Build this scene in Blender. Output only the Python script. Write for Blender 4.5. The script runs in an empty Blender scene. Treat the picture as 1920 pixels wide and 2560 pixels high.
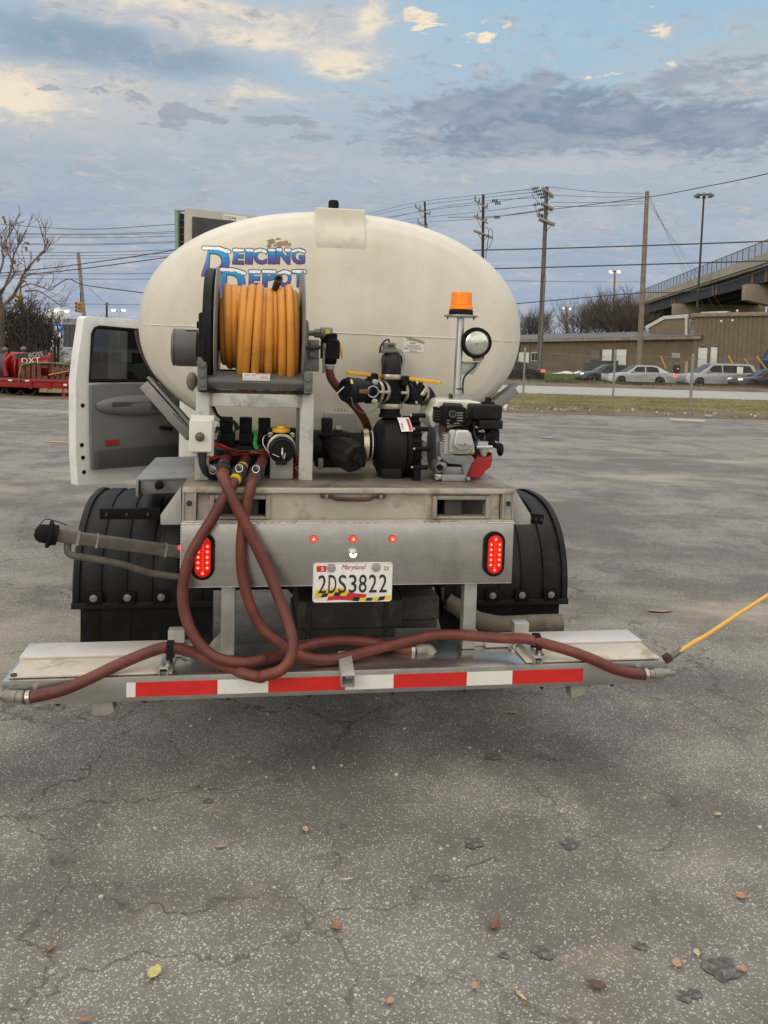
import bpy, bmesh, math, random
from mathutils import Vector, Matrix, Euler
C = bpy.context.scene.collection
SC = bpy.context.scene
PI = math.pi
V = Vector
R = math.radians
rnd = random.Random(7)

# ------------------------------------------------------------------ camera
F, HZ, ROLL, PIT, CAMH = 2050.0, 890.0, 0.0294, 0.0633, 1.55
YPP = HZ + F * math.tan(PIT)
cam_d = bpy.data.cameras.new('camera')
cam = bpy.data.objects.new('camera', cam_d); C.objects.link(cam)
CAM_R = Matrix.Rotation(PI / 2 - PIT, 3, 'X') @ Matrix.Rotation(ROLL, 3, 'Z')
cam.matrix_world = Matrix.Translation((0, 0, CAMH)) @ CAM_R.to_4x4()
cam_d.sensor_fit = 'HORIZONTAL'; cam_d.sensor_width = 36.0
cam_d.lens = 36.0 * F / 1920.0
cam_d.shift_y = (YPP - 1280.0) / 1920.0
cam_d.clip_start = 0.05; cam_d.clip_end = 3000
SC.camera = cam

# ------------------------------------------------------------------ exposure, world, sun
SC.view_settings.view_transform = 'Standard'
SC.view_settings.look = 'None'
SC.view_settings.exposure = 0.0
SC.view_settings.gamma = 1.0
SC.cycles.max_bounces = 6
SUN_EL, SUN_AZ = R(24), R(215)        # low behind the viewer, to the left
W = bpy.data.worlds.new('World'); SC.world = W
W.use_nodes = True


class NT:
    """small shader-node expression builder"""
    def __init__(s, nt): s.nt = nt
    def n(s, t, **k):
        x = s.nt.nodes.new(t)
        for a, b in k.items(): setattr(x, a, b)
        return x
    def l(s, a, b): s.nt.links.new(a, b)
    def put(s, v, sock):
        if hasattr(v, 'is_linked') or hasattr(v, 'links'): s.l(v, sock)
        else:
            if isinstance(v, (tuple, list)) and len(v) == 3 and sock.type == 'RGBA': v = (*v, 1)
            sock.default_value = v
    def m(s, op, a, b=0.0, c=0.0, clamp=False):
        x = s.n('ShaderNodeMath', operation=op, use_clamp=clamp)
        s.put(a, x.inputs[0]); s.put(b, x.inputs[1])
        if op in ('MULTIPLY_ADD', 'SMOOTH_MIN', 'SMOOTH_MAX', 'COMPARE', 'WRAP'): s.put(c, x.inputs[2])
        return x.outputs[0]
    def v(s, op, a, b=None, sc=None):
        x = s.n('ShaderNodeVectorMath', operation=op)
        s.put(a, x.inputs[0])
        if b is not None: s.put(b, x.inputs[1])
        if sc is not None: s.put(sc, x.inputs[3])
        return x.outputs[1] if op in ('DOT_PRODUCT', 'LENGTH', 'DISTANCE') else x.outputs[0]
    def noise(s, vec, scale, detail=4, rough=.55, dist=0, col=False):
        x = s.n('ShaderNodeTexNoise'); s.put(vec, x.inputs['Vector'])
        x.inputs['Scale'].default_value = scale; x.inputs['Detail'].default_value = detail
        x.inputs['Roughness'].default_value = rough; x.inputs['Distortion'].default_value = dist
        return x.outputs['Color' if col else 'Fac']
    def voro(s, vec, scale, feature='F1', rand=1.0, out='Distance'):
        x = s.n('ShaderNodeTexVoronoi', feature=feature); s.put(vec, x.inputs['Vector'])
        x.inputs['Scale'].default_value = scale; x.inputs['Randomness'].default_value = rand
        return x.outputs[out]
    def ss(s, x, a, b, lo=0.0, hi=1.0):
        k = s.n('ShaderNodeMapRange', interpolation_type='SMOOTHSTEP')
        s.put(x, k.inputs[0])
        k.inputs[1].default_value = a; k.inputs[2].default_value = b
        k.inputs[3].default_value = lo; k.inputs[4].default_value = hi
        return k.outputs[0]
    def mix(s, f, a, b, mode='MIX'):
        x = s.n('ShaderNodeMix', data_type='RGBA', blend_type=mode)
        s.put(f, x.inputs[0]); s.put(a, x.inputs[6]); s.put(b, x.inputs[7])
        return x.outputs[2]
    def ramp(s, f, stops, interp='LINEAR'):
        x = s.n('ShaderNodeValToRGB'); r = x.color_ramp; r.interpolation = interp
        while len(r.elements) < len(stops): r.elements.new(.5)
        for e, (p, c) in zip(r.elements, stops):
            e.position = p; e.color = (*c, 1) if len(c) == 3 else c
        s.put(f, x.inputs[0]); return x.outputs[0]
    def xyz(s, vec):
        x = s.n('ShaderNodeSeparateXYZ'); s.put(vec, x.inputs[0]); return x.outputs
    def comb(s, a, b, c):
        x = s.n('ShaderNodeCombineXYZ')
        for i, q in enumerate((a, b, c)): s.put(q, x.inputs[i])
        return x.outputs[0]
    def bump(s, h, strength=.3, dist=.01):
        x = s.n('ShaderNodeBump'); x.inputs['Strength'].default_value = strength
        x.inputs['Distance'].default_value = dist; s.put(h, x.inputs['Height']); return x.outputs[0]


def build_world():
    nt = W.node_tree; nt.nodes.clear(); g = NT(nt)
    d = g.n('ShaderNodeTexCoord').outputs['Generated']
    sx, sy, sz = g.xyz(d)
    sky = g.n('ShaderNodeTexSky', sky_type='NISHITA', sun_disc=False)
    sky.sun_elevation = SUN_EL; sky.sun_rotation = SUN_AZ
    sky.air_density = 1.2; sky.dust_density = 1.5; sky.ozone_density = 2.0
    skyc = g.v('SCALE', sky.outputs[0], sc=0.10)
    az = g.m('ARCTAN2', sx, sy); el = g.m('ARCSINE', sz)
    zz = g.m('ADD', g.m('MAXIMUM', sz, 0.0), 0.16)
    p = g.v('MULTIPLY', g.comb(g.m('DIVIDE', sx, zz), g.m('DIVIDE', sy, zz), 0.0), (1.0, 1.15, 1.0))
    wn = g.noise(p, 2.2, 4, .55, 0, True); wn2 = g.noise(p, 9, 3, .5, 0, True)
    pw = g.v('ADD', p, g.v('SCALE', g.v('SUBTRACT', wn, (.5, .5, .5)), sc=.22))
    pw = g.v('ADD', pw, g.v('SCALE', g.v('SUBTRACT', wn2, (.5, .5, .5)), sc=.035))
    n1 = g.noise(pw, 1.6, 5, .5)                       # broad sheets
    n2 = g.noise(g.v('ADD', pw, (7.3, 2.1, 0)), 5.2, 7, .58)
    n3 = g.noise(g.v('ADD', pw, (1.7, 9.1, 0)), 12.0, 6, .60)
    c2, c3 = g.m('SUBTRACT', n2, .5), g.m('SUBTRACT', n3, .5)
    c4 = g.m('SUBTRACT', g.noise(g.v('ADD', pw, (3.7, 4.1, 0)), 26.0, 4, .55), .5)
    def blob(a0, e0, wa, we, k=1.0):
        q = g.m('ADD', g.m('POWER', g.m('ABSOLUTE', g.m('DIVIDE', g.m('SUBTRACT', az, a0), wa)), 2.0),
                g.m('POWER', g.m('ABSOLUTE', g.m('DIVIDE', g.m('SUBTRACT', el, e0), we)), 2.0))
        return g.m('MULTIPLY', g.m('POWER', 2.718, g.m('MULTIPLY', q, -1.0)), k)
    def field(lst):
        o = None
        for u, v, du, dv, k in lst:
            f = 1 / (1 + ((v - 1020) / 2050) ** 2)
            b = blob(math.atan((u - 960) / 2090.0), math.atan((1020.0 - v) / 2050.0) - .0633 + .0294 * (u - 960) / 2050, du / 2050.0, dv * f / 2050.0, k)
            o = b if o is None else g.m('ADD', o, b)
        return o
    base = g.ramp(g.m('DIVIDE', el, .5), [(0.0, (.35, .42, .58)), (.12, (.32, .40, .58)), (.24, (.33, .41, .56)), (.38, (.39, .46, .56)),
                                         (.50, (.42, .49, .58)), (.60, (.40, .53, .66)), (.72, (.37, .55, .71)), (1.0, (.34, .53, .72))])
    c = g.mix(.10, base, skyc)
    # broad soft sheets, low and wide
    c = g.mix(g.m('MULTIPLY', g.ss(g.m('ADD', n1, g.m('MULTIPLY', c3, .3)), .36, .68), g.ss(el, .36, .20, 0, .85)), c, (.47, .51, .59))
    c = g.mix(g.m('MULTIPLY', g.ss(n2, .46, .72), g.ss(el, .30, .16, 0, .55)), c, (.29, .355, .47))
    # grey-blue gap at upper left, grey-lilac veil at upper right
    c = g.mix(field([(190, 135, 260, 58, 1.0), (430, 170, 160, 45, .75), (60, 190, 200, 35, .5)]), c, (.24, .35, .48))
    c = g.mix(g.m('MULTIPLY', field([(1830, 190, 200, 70, .8), (1850, 60, 200, 60, .35)]), g.ss(n2, .38, .6)), c, (.43, .48, .53))
    # diffuse warm glow behind the cream cloud
    c = g.mix(field([(60, 40, 420, 70, .15), (700, 80, 360, 110, .32), (60, 290, 330, 80, .55), (1800, 260, 260, 70, .30)]), c, (.68, .645, .60))
    # cream cloud
    m1 = field([(120, 20, 160, 45, .75), (420, 45, 220, 48, 1.0), (640, 105, 180, 50, 1.0), (820, 150, 95, 42, .95), (800, 40, 130, 45, .55), (0, 290, 150, 55, 1.0), (240, 262, 260, 40, .75), (620, 235, 140, 30, .65), (900, 50, 40, 45, .6)])
    k1 = g.ss(g.m('ADD', m1, g.m('ADD', g.m('MULTIPLY', c2, 2.0), g.m('MULTIPLY', c3, 1.2))), -.10, .74)
    gold = field([(830, 165, 90, 40, 1.0), (640, 110, 90, 30, .6), (900, 50, 40, 45, .9), (430, 25, 160, 30, .5), (0, 295, 120, 50, 1.0), (580, 225, 30, 18, .7), (690, 245, 60, 14, .5)])
    cc = g.mix(g.ss(g.m('ADD', g.m('ADD', gold, g.m('MULTIPLY', m1, .25)), g.m('ADD', g.m('MULTIPLY', c3, 2.2), g.m('MULTIPLY', c2, 1.6))), .05, 1.05), (.52, .54, .59), (.88, .77, .62))
    c = g.mix(g.m('MULTIPLY', k1, .88), c, cc)
    # small bright tufts
    tf = field([(1030, 42, 48, 40, 1), (1180, 95, 42, 32, 1), (1230, 70, 22, 9, .9), (1612, 112, 26, 22, 1), (1596, 62, 15, 11, .9), (1125, 168, 20, 11, .9), (1478, 212, 75, 10, 1), (1550, 262, 65, 16, 1), (1820, 280, 70, 16, .9), (1605, 205, 18, 12, .9), (1650, 205, 14, 12, .9), (1010, 255, 60, 16, .6), (930, 178, 12, 7, .7), (1740, 165, 20, 7, .6), (1560, 378, 28, 16, .5)])
    k2 = g.m('MULTIPLY', g.ss(g.m('ADD', g.m('MULTIPLY', tf, .55), g.m('ADD', g.m('MULTIPLY', c3, 3.2), g.m('MULTIPLY', c4, 1.6))), .30, .62), g.ss(tf, .10, .40))
    c = g.mix(g.m('MULTIPLY', k2, .92), c, (.95, .80, .60))
    # slate bank on the right, lumps trailing to the left
    m3 = field([(1400, 318, 330, 62, 1.0), (1210, 250, 110, 34, .75), (1440, 255, 110, 30, .6), (1770, 372, 230, 66, 1.0), (1130, 365, 220, 48, .62), (1345, 206, 45, 14, .8), (1065, 268, 90, 26, .55), (1640, 235, 50, 22, .45), (1800, 225, 110, 30, .45)])
    k3 = g.ss(g.m('ADD', m3, g.m('ADD', g.m('MULTIPLY', c2, 1.9), g.m('ADD', g.m('MULTIPLY', c3, 1.5), g.m('MULTIPLY', c4, 1.6)))), .04, .86)
    c = g.mix(g.m('MULTIPLY', k3, .86), c, g.mix(g.ss(g.m('ADD', n2, g.m('MULTIPLY', c3, .7)), .36, .64), (.20, .265, .375), (.31, .365, .46)))
    m4 = field([(110, 262, 60, 16, .9), (270, 262, 90, 16, .7), (430, 292, 90, 26, .85), (560, 300, 120, 24, .7), (700, 300, 70, 26, .7), (800, 352, 110, 20, .75), (490, 165, 60, 16, .75), (730, 205, 40, 16, .5), (870, 220, 80, 18, .6), (950, 270, 60, 30, .5), (380, 330, 120, 18, .5)])
    k4 = g.m('MULTIPLY', g.ss(g.m('ADD', m4, g.m('ADD', g.m('MULTIPLY', c3, 3.6), g.m('MULTIPLY', c4, 1.0))), .50, .85), g.ss(m4, .15, .5))
    c = g.mix(g.m('MULTIPLY', k4, .75), c, (.32, .365, .45))
    # pale ragged patches low in the bank and below it
    m5 = field([(1450, 425, 330, 34, .9), (1080, 330, 120, 30, .5), (1580, 372, 60, 20, .6), (700, 420, 400, 40, .45), (300, 380, 300, 40, .5)])
    k5 = g.ss(g.m('ADD', m5, g.m('ADD', g.m('MULTIPLY', c2, 1.6), g.m('MULTIPLY', c3, 1.6))), .25, 1.0)
    c = g.mix(g.m('MULTIPLY', k5, .65), c, (.52, .55, .60))
    c = g.v('MULTIPLY', c, (1.04, 1.03, 1.0))
    # sky brightening added out of view, overhead and behind, to light tank and ground
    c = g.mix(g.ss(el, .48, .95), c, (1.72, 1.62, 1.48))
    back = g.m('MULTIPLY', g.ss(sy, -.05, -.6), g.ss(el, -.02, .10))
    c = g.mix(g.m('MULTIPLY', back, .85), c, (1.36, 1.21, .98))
    c = g.mix(g.ss(el, 0.0, -.03), c, (.12, .115, .11))
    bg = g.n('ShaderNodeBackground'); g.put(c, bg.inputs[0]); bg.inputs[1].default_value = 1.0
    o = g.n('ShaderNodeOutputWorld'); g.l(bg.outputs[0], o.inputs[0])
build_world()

sd = bpy.data.lights.new('sun', 'SUN'); sd.energy = 0.6; sd.angle = R(25); sd.color = (1, .90, .78)
sun = bpy.data.objects.new('sun', sd); C.objects.link(sun)
# sky rotation is clockwise from +Y seen from above
sdir = V((math.sin(SUN_AZ) * math.cos(SUN_EL), math.cos(SUN_AZ) * math.cos(SUN_EL), math.sin(SUN_EL)))
sun.matrix_world = sdir.to_track_quat('Z', 'Y').to_matrix().to_4x4()

# ------------------------------------------------------------------ measuring helpers (photo measurements to metres)
def ray(u, v):
    a, b = u - 960.0, v - YPP
    c, s = math.cos(ROLL), math.sin(ROLL)
    x, y = a * c + b * s, -a * s + b * c
    return V((x / F, math.cos(PIT) - y / F * math.sin(PIT), -math.sin(PIT) - y / F * math.cos(PIT)))
CAM = V((0, 0, CAMH))
def at(u, v, Y):
    d = ray(u, v); return CAM + d * (Y / d.y)
def onz(u, v, z=0.0):
    d = ray(u, v); return CAM + d * ((z - CAMH) / d.z)
TM = Matrix.Translation((-.1025, 3.0938, .687)) @ Matrix.Rotation(.1559, 4, 'Z')
TI = TM.inverted()
def L(u, v, y):
    d = TI.to_3x3() @ ray(u, v); o = TI @ CAM
    return o + d * ((y - o.y) / d.y)
def Lz(u, v, z):
    d = TI.to_3x3() @ ray(u, v); o = TI @ CAM
    return o + d * ((z - o.z) / d.z)

# ------------------------------------------------------------------ mesh helpers
def cr(pts, n=8, closed=False):
    P = [V(p) for p in pts]; N = len(P); out = []
    rng = range(N if closed else N - 1)
    for i in rng:
        if closed: a, b, c, d = P[(i - 1) % N], P[i], P[(i + 1) % N], P[(i + 2) % N]
        else: a, b, c, d = P[max(i - 1, 0)], P[i], P[i + 1], P[min(i + 2, N - 1)]
        for k in range(n):
            t = k / n; t2, t3 = t * t, t * t * t
            out.append(.5 * ((2 * b) + (-a + c) * t + (2 * a - 5 * b + 4 * c - d) * t2 + (-a + 3 * b - 3 * c + d) * t3))
    if not closed: out.append(P[-1])
    return out


class MB:
    def __init__(s): s.v = []; s.f = []
    def raw(s, vs, fs):
        o = len(s.v); s.v += [V(p) for p in vs]; s.f += [tuple(i + o for i in f) for f in fs]; return s
    def box(s, x0, x1, y0, y1, z0, z1):
        x0, x1 = min(x0, x1), max(x0, x1); y0, y1 = min(y0, y1), max(y0, y1); z0, z1 = min(z0, z1), max(z0, z1)
        return s.raw([(x0, y0, z0), (x1, y0, z0), (x1, y1, z0), (x0, y1, z0), (x0, y0, z1), (x1, y0, z1), (x1, y1, z1), (x0, y1, z1)],
                     [(0, 3, 2, 1), (4, 5, 6, 7), (0, 1, 5, 4), (1, 2, 6, 5), (2, 3, 7, 6), (3, 0, 4, 7)])
    def cbox(s, c, sz, rot=None):
        hx, hy, hz = sz[0] / 2, sz[1] / 2, sz[2] / 2
        t = MB().box(-hx, hx, -hy, hy, -hz, hz); M = Matrix.Identity(3) if rot is None else (rot if isinstance(rot, Matrix) else Euler(rot).to_matrix())
        return s.raw([M @ p + V(c) for p in t.v], t.f)
    def beam(s, p0, p1, w, h, up=(0, 0, 1)):
        p0, p1 = V(p0), V(p1); t = (p1 - p0).normalized(); a = t.cross(V(up))
        if a.length < 1e-4: a = t.cross(V((1, 0, 0)))
        a.normalize(); b = a.cross(t)
        vs = [p + a * (w / 2 * i) + b * (h / 2 * j) for p in (p0, p1) for i, j in ((-1, -1), (1, -1), (1, 1), (-1, 1))]
        return s.raw(vs, [(0, 1, 2, 3), (7, 6, 5, 4), (0, 4, 5, 1), (1, 5, 6, 2), (2, 6, 7, 3), (3, 7, 4, 0)])
    def sqtube(s, p0, p1, w, h, th=.004, up=(0, 0, 1)):
        p0, p1 = V(p0), V(p1); t = (p1 - p0).normalized(); a = t.cross(V(up)).normalized(); b = a.cross(t)
        vs = []
        for p in (p0, p1):
            for q in (0, th):
                vs += [p + a * ((w / 2 - q) * i) + b * ((h / 2 - q) * j) for i, j in ((-1, -1), (1, -1), (1, 1), (-1, 1))]
        fs = []
        for k in range(4):
            n = (k + 1) % 4
            fs += [(k, 8 + k, 8 + n, n), (4 + k, 4 + n, 12 + n, 12 + k), (k, n, 4 + n, 4 + k), (8 + k, 12 + k, 12 + n, 8 + n)]
        return s.raw(vs, fs)
    def tube(s, pts, r, n=12, cap=True, closed=False):
        P = [V(p) for p in pts]; N = len(P); rr = r if isinstance(r, (list, tuple)) else [r] * N
        T = []
        for i in range(N):
            a = P[(i - 1) % N] if (closed or i > 0) else P[i]; b = P[(i + 1) % N] if (closed or i < N - 1) else P[i]
            T.append((b - a).normalized() if (b - a).length > 1e-9 else V((0, 0, 1)))
        u = T[0].orthogonal().normalized(); vs = []; fs = []
        for i in range(N):
            if i: u = T[i - 1].rotation_difference(T[i]) @ u
            u = (u - T[i] * u.dot(T[i])).normalized(); w = T[i].cross(u)
            for k in range(n):
                a = 2 * PI * k / n; vs.append(P[i] + (u * math.cos(a) + w * math.sin(a)) * rr[i])
        for i in range(N - 1 if not closed else N):
            j = (i + 1) % N
            for k in range(n):
                l = (k + 1) % n; fs.append((i * n + k, i * n + l, j * n + l, j * n + k))
        if cap and not closed: fs += [tuple(range(n - 1, -1, -1)), tuple((N - 1) * n + k for k in range(n))]
        return s.raw(vs, fs)
    def cyl(s, p0, p1, r, n=20, r1=None): return s.tube([p0, p1], [r, r if r1 is None else r1], n)
    def lathe(s, prof, o, ax=(0, 0, 1), n=28, cap=True):
        """prof: (t along axis, radius)"""
        o = V(o); ax = V(ax).normalized(); u = ax.orthogonal().normalized(); w = ax.cross(u); vs = []; fs = []
        for t, r in prof:
            for k in range(n):
                a = 2 * PI * k / n; vs.append(o + ax * t + (u * math.cos(a) + w * math.sin(a)) * max(r, 1e-4))
        for i in range(len(prof) - 1):
            for k in range(n):
                l = (k + 1) % n; fs.append((i * n + k, i * n + l, (i + 1) * n + l, (i + 1) * n + k))
        if cap: fs += [tuple(range(n - 1, -1, -1)), tuple((len(prof) - 1) * n + k for k in range(n))]
        return s.raw(vs, fs)
    def prism(s, pts, dep):
        """planar 3-D outline extruded by vector dep"""
        P = [V(p) for p in pts]; d = V(dep); n = len(P)
        return s.raw(P + [p + d for p in P], [tuple(range(n - 1, -1, -1)), tuple(range(n, 2 * n))] + [(i, (i + 1) % n, n + (i + 1) % n, n + i) for i in range(n)])
    def grid(s, f, nu, nv, cu=False, cv=False):
        vs = [f(i / (nu if cu else nu - 1), j / (nv if cv else nv - 1)) for i in range(nu) for j in range(nv)]
        fs = []
        for i in range(nu if cu else nu - 1):
            for j in range(nv if cv else nv - 1):
                a, b = (i + 1) % nu, (j + 1) % nv
                fs.append((i * nv + j, a * nv + j, a * nv + b, i * nv + b))
        return s.raw(vs, fs)
    def ball(s, c, r, n=16, m=10):
        c = V(c); r = r if isinstance(r, (tuple, list)) else (r, r, r)
        return s.grid(lambda a, b: c + V((r[0] * math.sin(PI * b) * math.cos(2 * PI * a), r[1] * math.sin(PI * b) * math.sin(2 * PI * a), r[2] * math.cos(PI * b))), n, m, True)
    def ring(s, c, ax, R_, r, n=28, m=8):
        c, ax = V(c), V(ax).normalized(); u = ax.orthogonal().normalized(); w = ax.cross(u)
        return s.tube([c + (u * math.cos(2 * PI * k / n) + w * math.sin(2 * PI * k / n)) * R_ for k in range(n)], r, m, closed=True)
    def band(s, c, ax, r0, r1, wdt, n=32):
        """flat clamp ring"""
        h = wdt / 2
        return s.lathe([(-h, r0), (-h, r1), (h, r1), (h, r0), (-h, r0)], c, ax, n, cap=False)
    def add(s, o): return s.raw(o.v, o.f)
    def xf(s, M): s.v = [M @ p for p in s.v]; return s


ORG = {}
def build(name, mb, m, parent=None, frame=None, bevel=0, seg=2, smooth=35, bang=28):
    me = bpy.data.meshes.new(name)
    lo = V((min(p[i] for p in mb.v) for i in range(3))); hi = V((max(p[i] for p in mb.v) for i in range(3)))
    org = V(((lo.x + hi.x) / 2, (lo.y + hi.y) / 2, lo.z))
    me.from_pydata([p - org for p in mb.v], [], mb.f); me.validate()
    bm = bmesh.new(); bm.from_mesh(me)
    bmesh.ops.recalc_face_normals(bm, faces=bm.faces)
    if bevel:
        es = [e for e in bm.edges if len(e.link_faces) == 2 and e.calc_face_angle(0) > R(bang)]
        bmesh.ops.bevel(bm, geom=es, offset=bevel, segments=seg, profile=.6, affect='EDGES', clamp_overlap=True)
    bm.to_mesh(me); bm.free()
    if smooth:
        for p in me.polygons: p.use_smooth = True
        me.set_sharp_from_angle(angle=R(smooth))
    me.materials.append(m)
    o = bpy.data.objects.new(name, me); C.objects.link(o)
    if parent is not None:
        porg, fr = ORG[parent]; o.parent = parent; o.location = org - porg; ORG[o] = (org, fr)
    else:
        fr = frame or Matrix.Identity(4); o.matrix_world = fr @ Matrix.Translation(org); ORG[o] = (org, fr)
    return o
def tag(o, label=None, cat=None, group=None, kind=None):
    for k, v in (('label', label), ('category', cat), ('group', group), ('kind', kind)):
        if v: o[k] = v
    return o
def thing(name, label, cat, base, group=None, frame=None, kind=None):
    o = bpy.data.objects.new(name, None); C.objects.link(o); o.empty_display_size = .1
    fr = frame or Matrix.Identity(4); o.matrix_world = fr @ Matrix.Translation(V(base)); ORG[o] = (V(base), fr)
    return tag(o, label, cat, group, kind)
def copy_tree(o, parent=None):
    c = o.copy(); C.objects.link(c); c.parent = parent
    if o in ORG: ORG[c] = ORG[o]
    for ch in list(o.children): copy_tree(ch, c)
    return c
def struct(name, mb, m, **k): return tag(build(name, mb, m, **k), kind='structure')

def text_mb(body, sx, sz, off=0.0, shear=0.0, ext=0.0, center=True):
    """text as a mesh in the xz plane, scaled to exactly sx wide, sz high (sx None keeps the aspect)"""
    cu = bpy.data.curves.new('t', 'FONT'); cu.body = body; cu.size = 1; cu.offset = off; cu.shear = shear; cu.resolution_u = 4
    cu.extrude = ext
    ob = bpy.data.objects.new('t', cu); C.objects.link(ob)
    dg = bpy.context.evaluated_depsgraph_get(); me = bpy.data.meshes.new_from_object(ob.evaluated_get(dg))
    vs = [v.co.copy() for v in me.vertices]; fs = [tuple(p.vertices) for p in me.polygons]
    bpy.data.objects.remove(ob); bpy.data.curves.remove(cu); bpy.data.meshes.remove(me)
    x0, x1 = min(p.x for p in vs), max(p.x for p in vs); y0, y1 = min(p.y for p in vs), max(p.y for p in vs)
    kz = sz / (y1 - y0); kx = kz if sx is None else sx / (x1 - x0)
    mb = MB(); mb.raw([((p.x - x0) * kx - ((x1 - x0) * kx / 2 if center else 0), -p.z, (p.y - y0) * kz) for p in vs], fs)
    return mb

# ------------------------------------------------------------------ materials
def mat(name, col, rough=.5, metal=0.0, var=.12, vs=6.0, bump=0.0, bs=80.0, dirt=None, da=.5, ds=5.0, spec=.5, emit=None, es=0.0, coat=0.0, trans=0.0, streak=None, rvar=.1):
    m = bpy.data.materials.new(name); m.use_nodes = True; nt = m.node_tree; nt.nodes.clear(); g = NT(nt)
    b = g.n('ShaderNodeBsdfPrincipled'); o = g.n('ShaderNodeOutputMaterial'); g.l(b.outputs[0], o.inputs[0])
    tc = g.n('ShaderNodeTexCoord').outputs['Object']
    n = g.noise(tc, vs, 5, .6)
    c = g.mix(g.ss(n, .3, .7), tuple(x * (1 - var) for x in col), tuple(min(1, x * (1 + var)) for x in col))
    if streak:
        sv = g.v('MULTIPLY', tc, streak); n4 = g.noise(sv, 1.0, 4, .6)
        c = g.mix(g.m('MULTIPLY', g.ss(n4, .35, .75), .35), c, tuple(x * .7 for x in col))
    if dirt:
        n2 = g.noise(tc, ds, 8, .7, .4)
        c = g.mix(g.m('MULTIPLY', g.ss(n2, .5, .68), da), c, dirt)
    g.put(c, b.inputs['Base Color'])
    n3 = g.noise(tc, vs * 3.1, 4, .6)
    g.put(g.m('ADD', rough - rvar / 2, g.m('MULTIPLY', n3, rvar), clamp=True), b.inputs['Roughness'])
    b.inputs['Metallic'].default_value = metal; b.inputs['Specular IOR Level'].default_value = spec
    b.inputs['Coat Weight'].default_value = coat; b.inputs['Transmission Weight'].default_value = trans
    if emit: g.put(emit, b.inputs['Emission Color']); b.inputs['Emission Strength'].default_value = es
    if bump:
        g.put(g.bump(g.noise(tc, bs, 4, .6), bump, .004), b.inputs['Normal'])
    return m
ALU = mat('brushed_aluminium', (.58, .57, .56), .29, .95, .12, 4, .03, 120, (.27, .245, .21), .35, 4, streak=(1.5, 1.5, 30), rvar=.2)
ALU_D = mat('dirty_aluminium', (.34, .325, .29), .55, .35, .2, 7, .25, 90, (.20, .15, .10), .6, 6)
ALU_L = mat('pale_aluminium', (.50, .495, .48), .42, .55, .1, 5, .1, 90, (.33, .28, .23), .5, 7)
ALU_W = mat('welded_frame', (.44, .44, .43), .45, .55, .14, 9, .15, 60, (.16, .15, .14), .55, 9)
STEEL = mat('zinc_steel', (.45, .45, .45), .32, .9, .2, 30, dirt=(.15, .13, .11), da=.4, ds=40)
GSTEEL = mat('grey_painted_steel', (.15, .148, .145), .5, .2, .12, 10, .15, 80, (.10, .09, .08), .3, 12)
DSTEEL = mat('dark_steel', (.045, .042, .04), .6, .3, .3, 9, .3, 60, (.13, .10, .075), .5, 6)
RUST = mat('rusty_steel', (.085, .04, .028), .75, .2, .35, 20, .4, 90, (.05, .03, .025), .5, 20)
BLK = mat('black_plastic', (.006, .0062, .007), .55, 0, .3, 12, .15, 150, (.05, .045, .04), .12, 9, spec=.16)
BLKM = mat('black_satin_plastic', (.009, .0095, .0115), .5, 0, .25, 5, .12, 60, (.07, .065, .058), .13, 5, spec=.2)
FEND = mat('dusty_fender_plastic', (.010, .0105, .0125), .5, 0, .25, 5, .15, 70, (.10, .088, .072), .28, 3, spec=.22, rvar=.2)
RUB = mat('rubber', (.010, .010, .011), .8, 0, .25, 10, .2, 70, (.07, .06, .05), .25, 6, spec=.15)
TANKM = mat('cream_polyethylene', (.70, .675, .605), .42, 0, .05, 1.4, .05, 14, (.50, .43, .32), .26, 1.7, spec=.4, streak=(5, 1, .7))
TANKB = mat('pale_polyethylene', (.68, .65, .575), .42, 0, .05, 3, .05, 20, (.42, .33, .22), .4, 5, spec=.4)
HOSER = mat('red_rubber_hose', (.128, .030, .021), .52, 0, .4, 7, .35, 160, (.075, .035, .027), .4, 8, streak=(9, 9, 9), rvar=.25)
HOSEY = mat('yellow_rubber_hose', (.56, .235, .030), .5, 0, .10, 6, .1, 120, (.25, .11, .03), .4, 9)
YEL = mat('yellow_plastic', (.72, .40, .02), .45, 0, .08, 8, dirt=(.2, .12, .03), da=.4, ds=14)
WHITE = mat('white_paint', (.80, .80, .79), .32, 0, .04, 5, 0, 50, (.45, .42, .38), .3, 4, coat=.3)
WBOX = mat('white_box_plastic', (.66, .66, .62), .5, 0, .05, 8, dirt=(.3, .28, .25), da=.35, ds=10)
GBOX = mat('grey_box_plastic', (.33, .33, .33), .5, 0, .06, 8, dirt=(.2, .19, .18), da=.35, ds=10)
REDP = mat('red_engine_paint', (.36, .012, .016), .3, 0, .08, 6, coat=.3)
CREAMP = mat('off_white_enamel', (.68, .68, .62), .3, 0, .04, 5, coat=.3, dirt=(.4, .38, .33), da=.25, ds=9)
CAST = mat('grey_cast_alloy', (.25, .27, .28), .45, .5, .15, 18, .25, 120)
SILV = mat('silver_alloy_cover', (.56, .56, .57), .36, .7, .08, 14, .15, 150)
AMBER = mat('amber_lens', (.95, .26, .008), .18, 0, .05, 6, emit=(1, .22, .005), es=.10)
REDM = mat('lit_marker_lens', (.8, .02, .02), .3, emit=(1, .025, .02), es=2.2)
REDL = mat('red_lens', (.38, .006, .005), .2, 0, .1, 30, emit=(1, .012, .008), es=.30)
LEDR = mat('lit_red_led', (.6, .02, .015), .3, emit=(1, .03, .015), es=.9)
LEDC = mat('lit_led_core', (1, .4, .2), .3, emit=(1, .20, .08), es=3.0)
LAMPW = mat('lit_plate_lamp', (1, .9, .5), .3, emit=(1, .82, .35), es=3.5)
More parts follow.
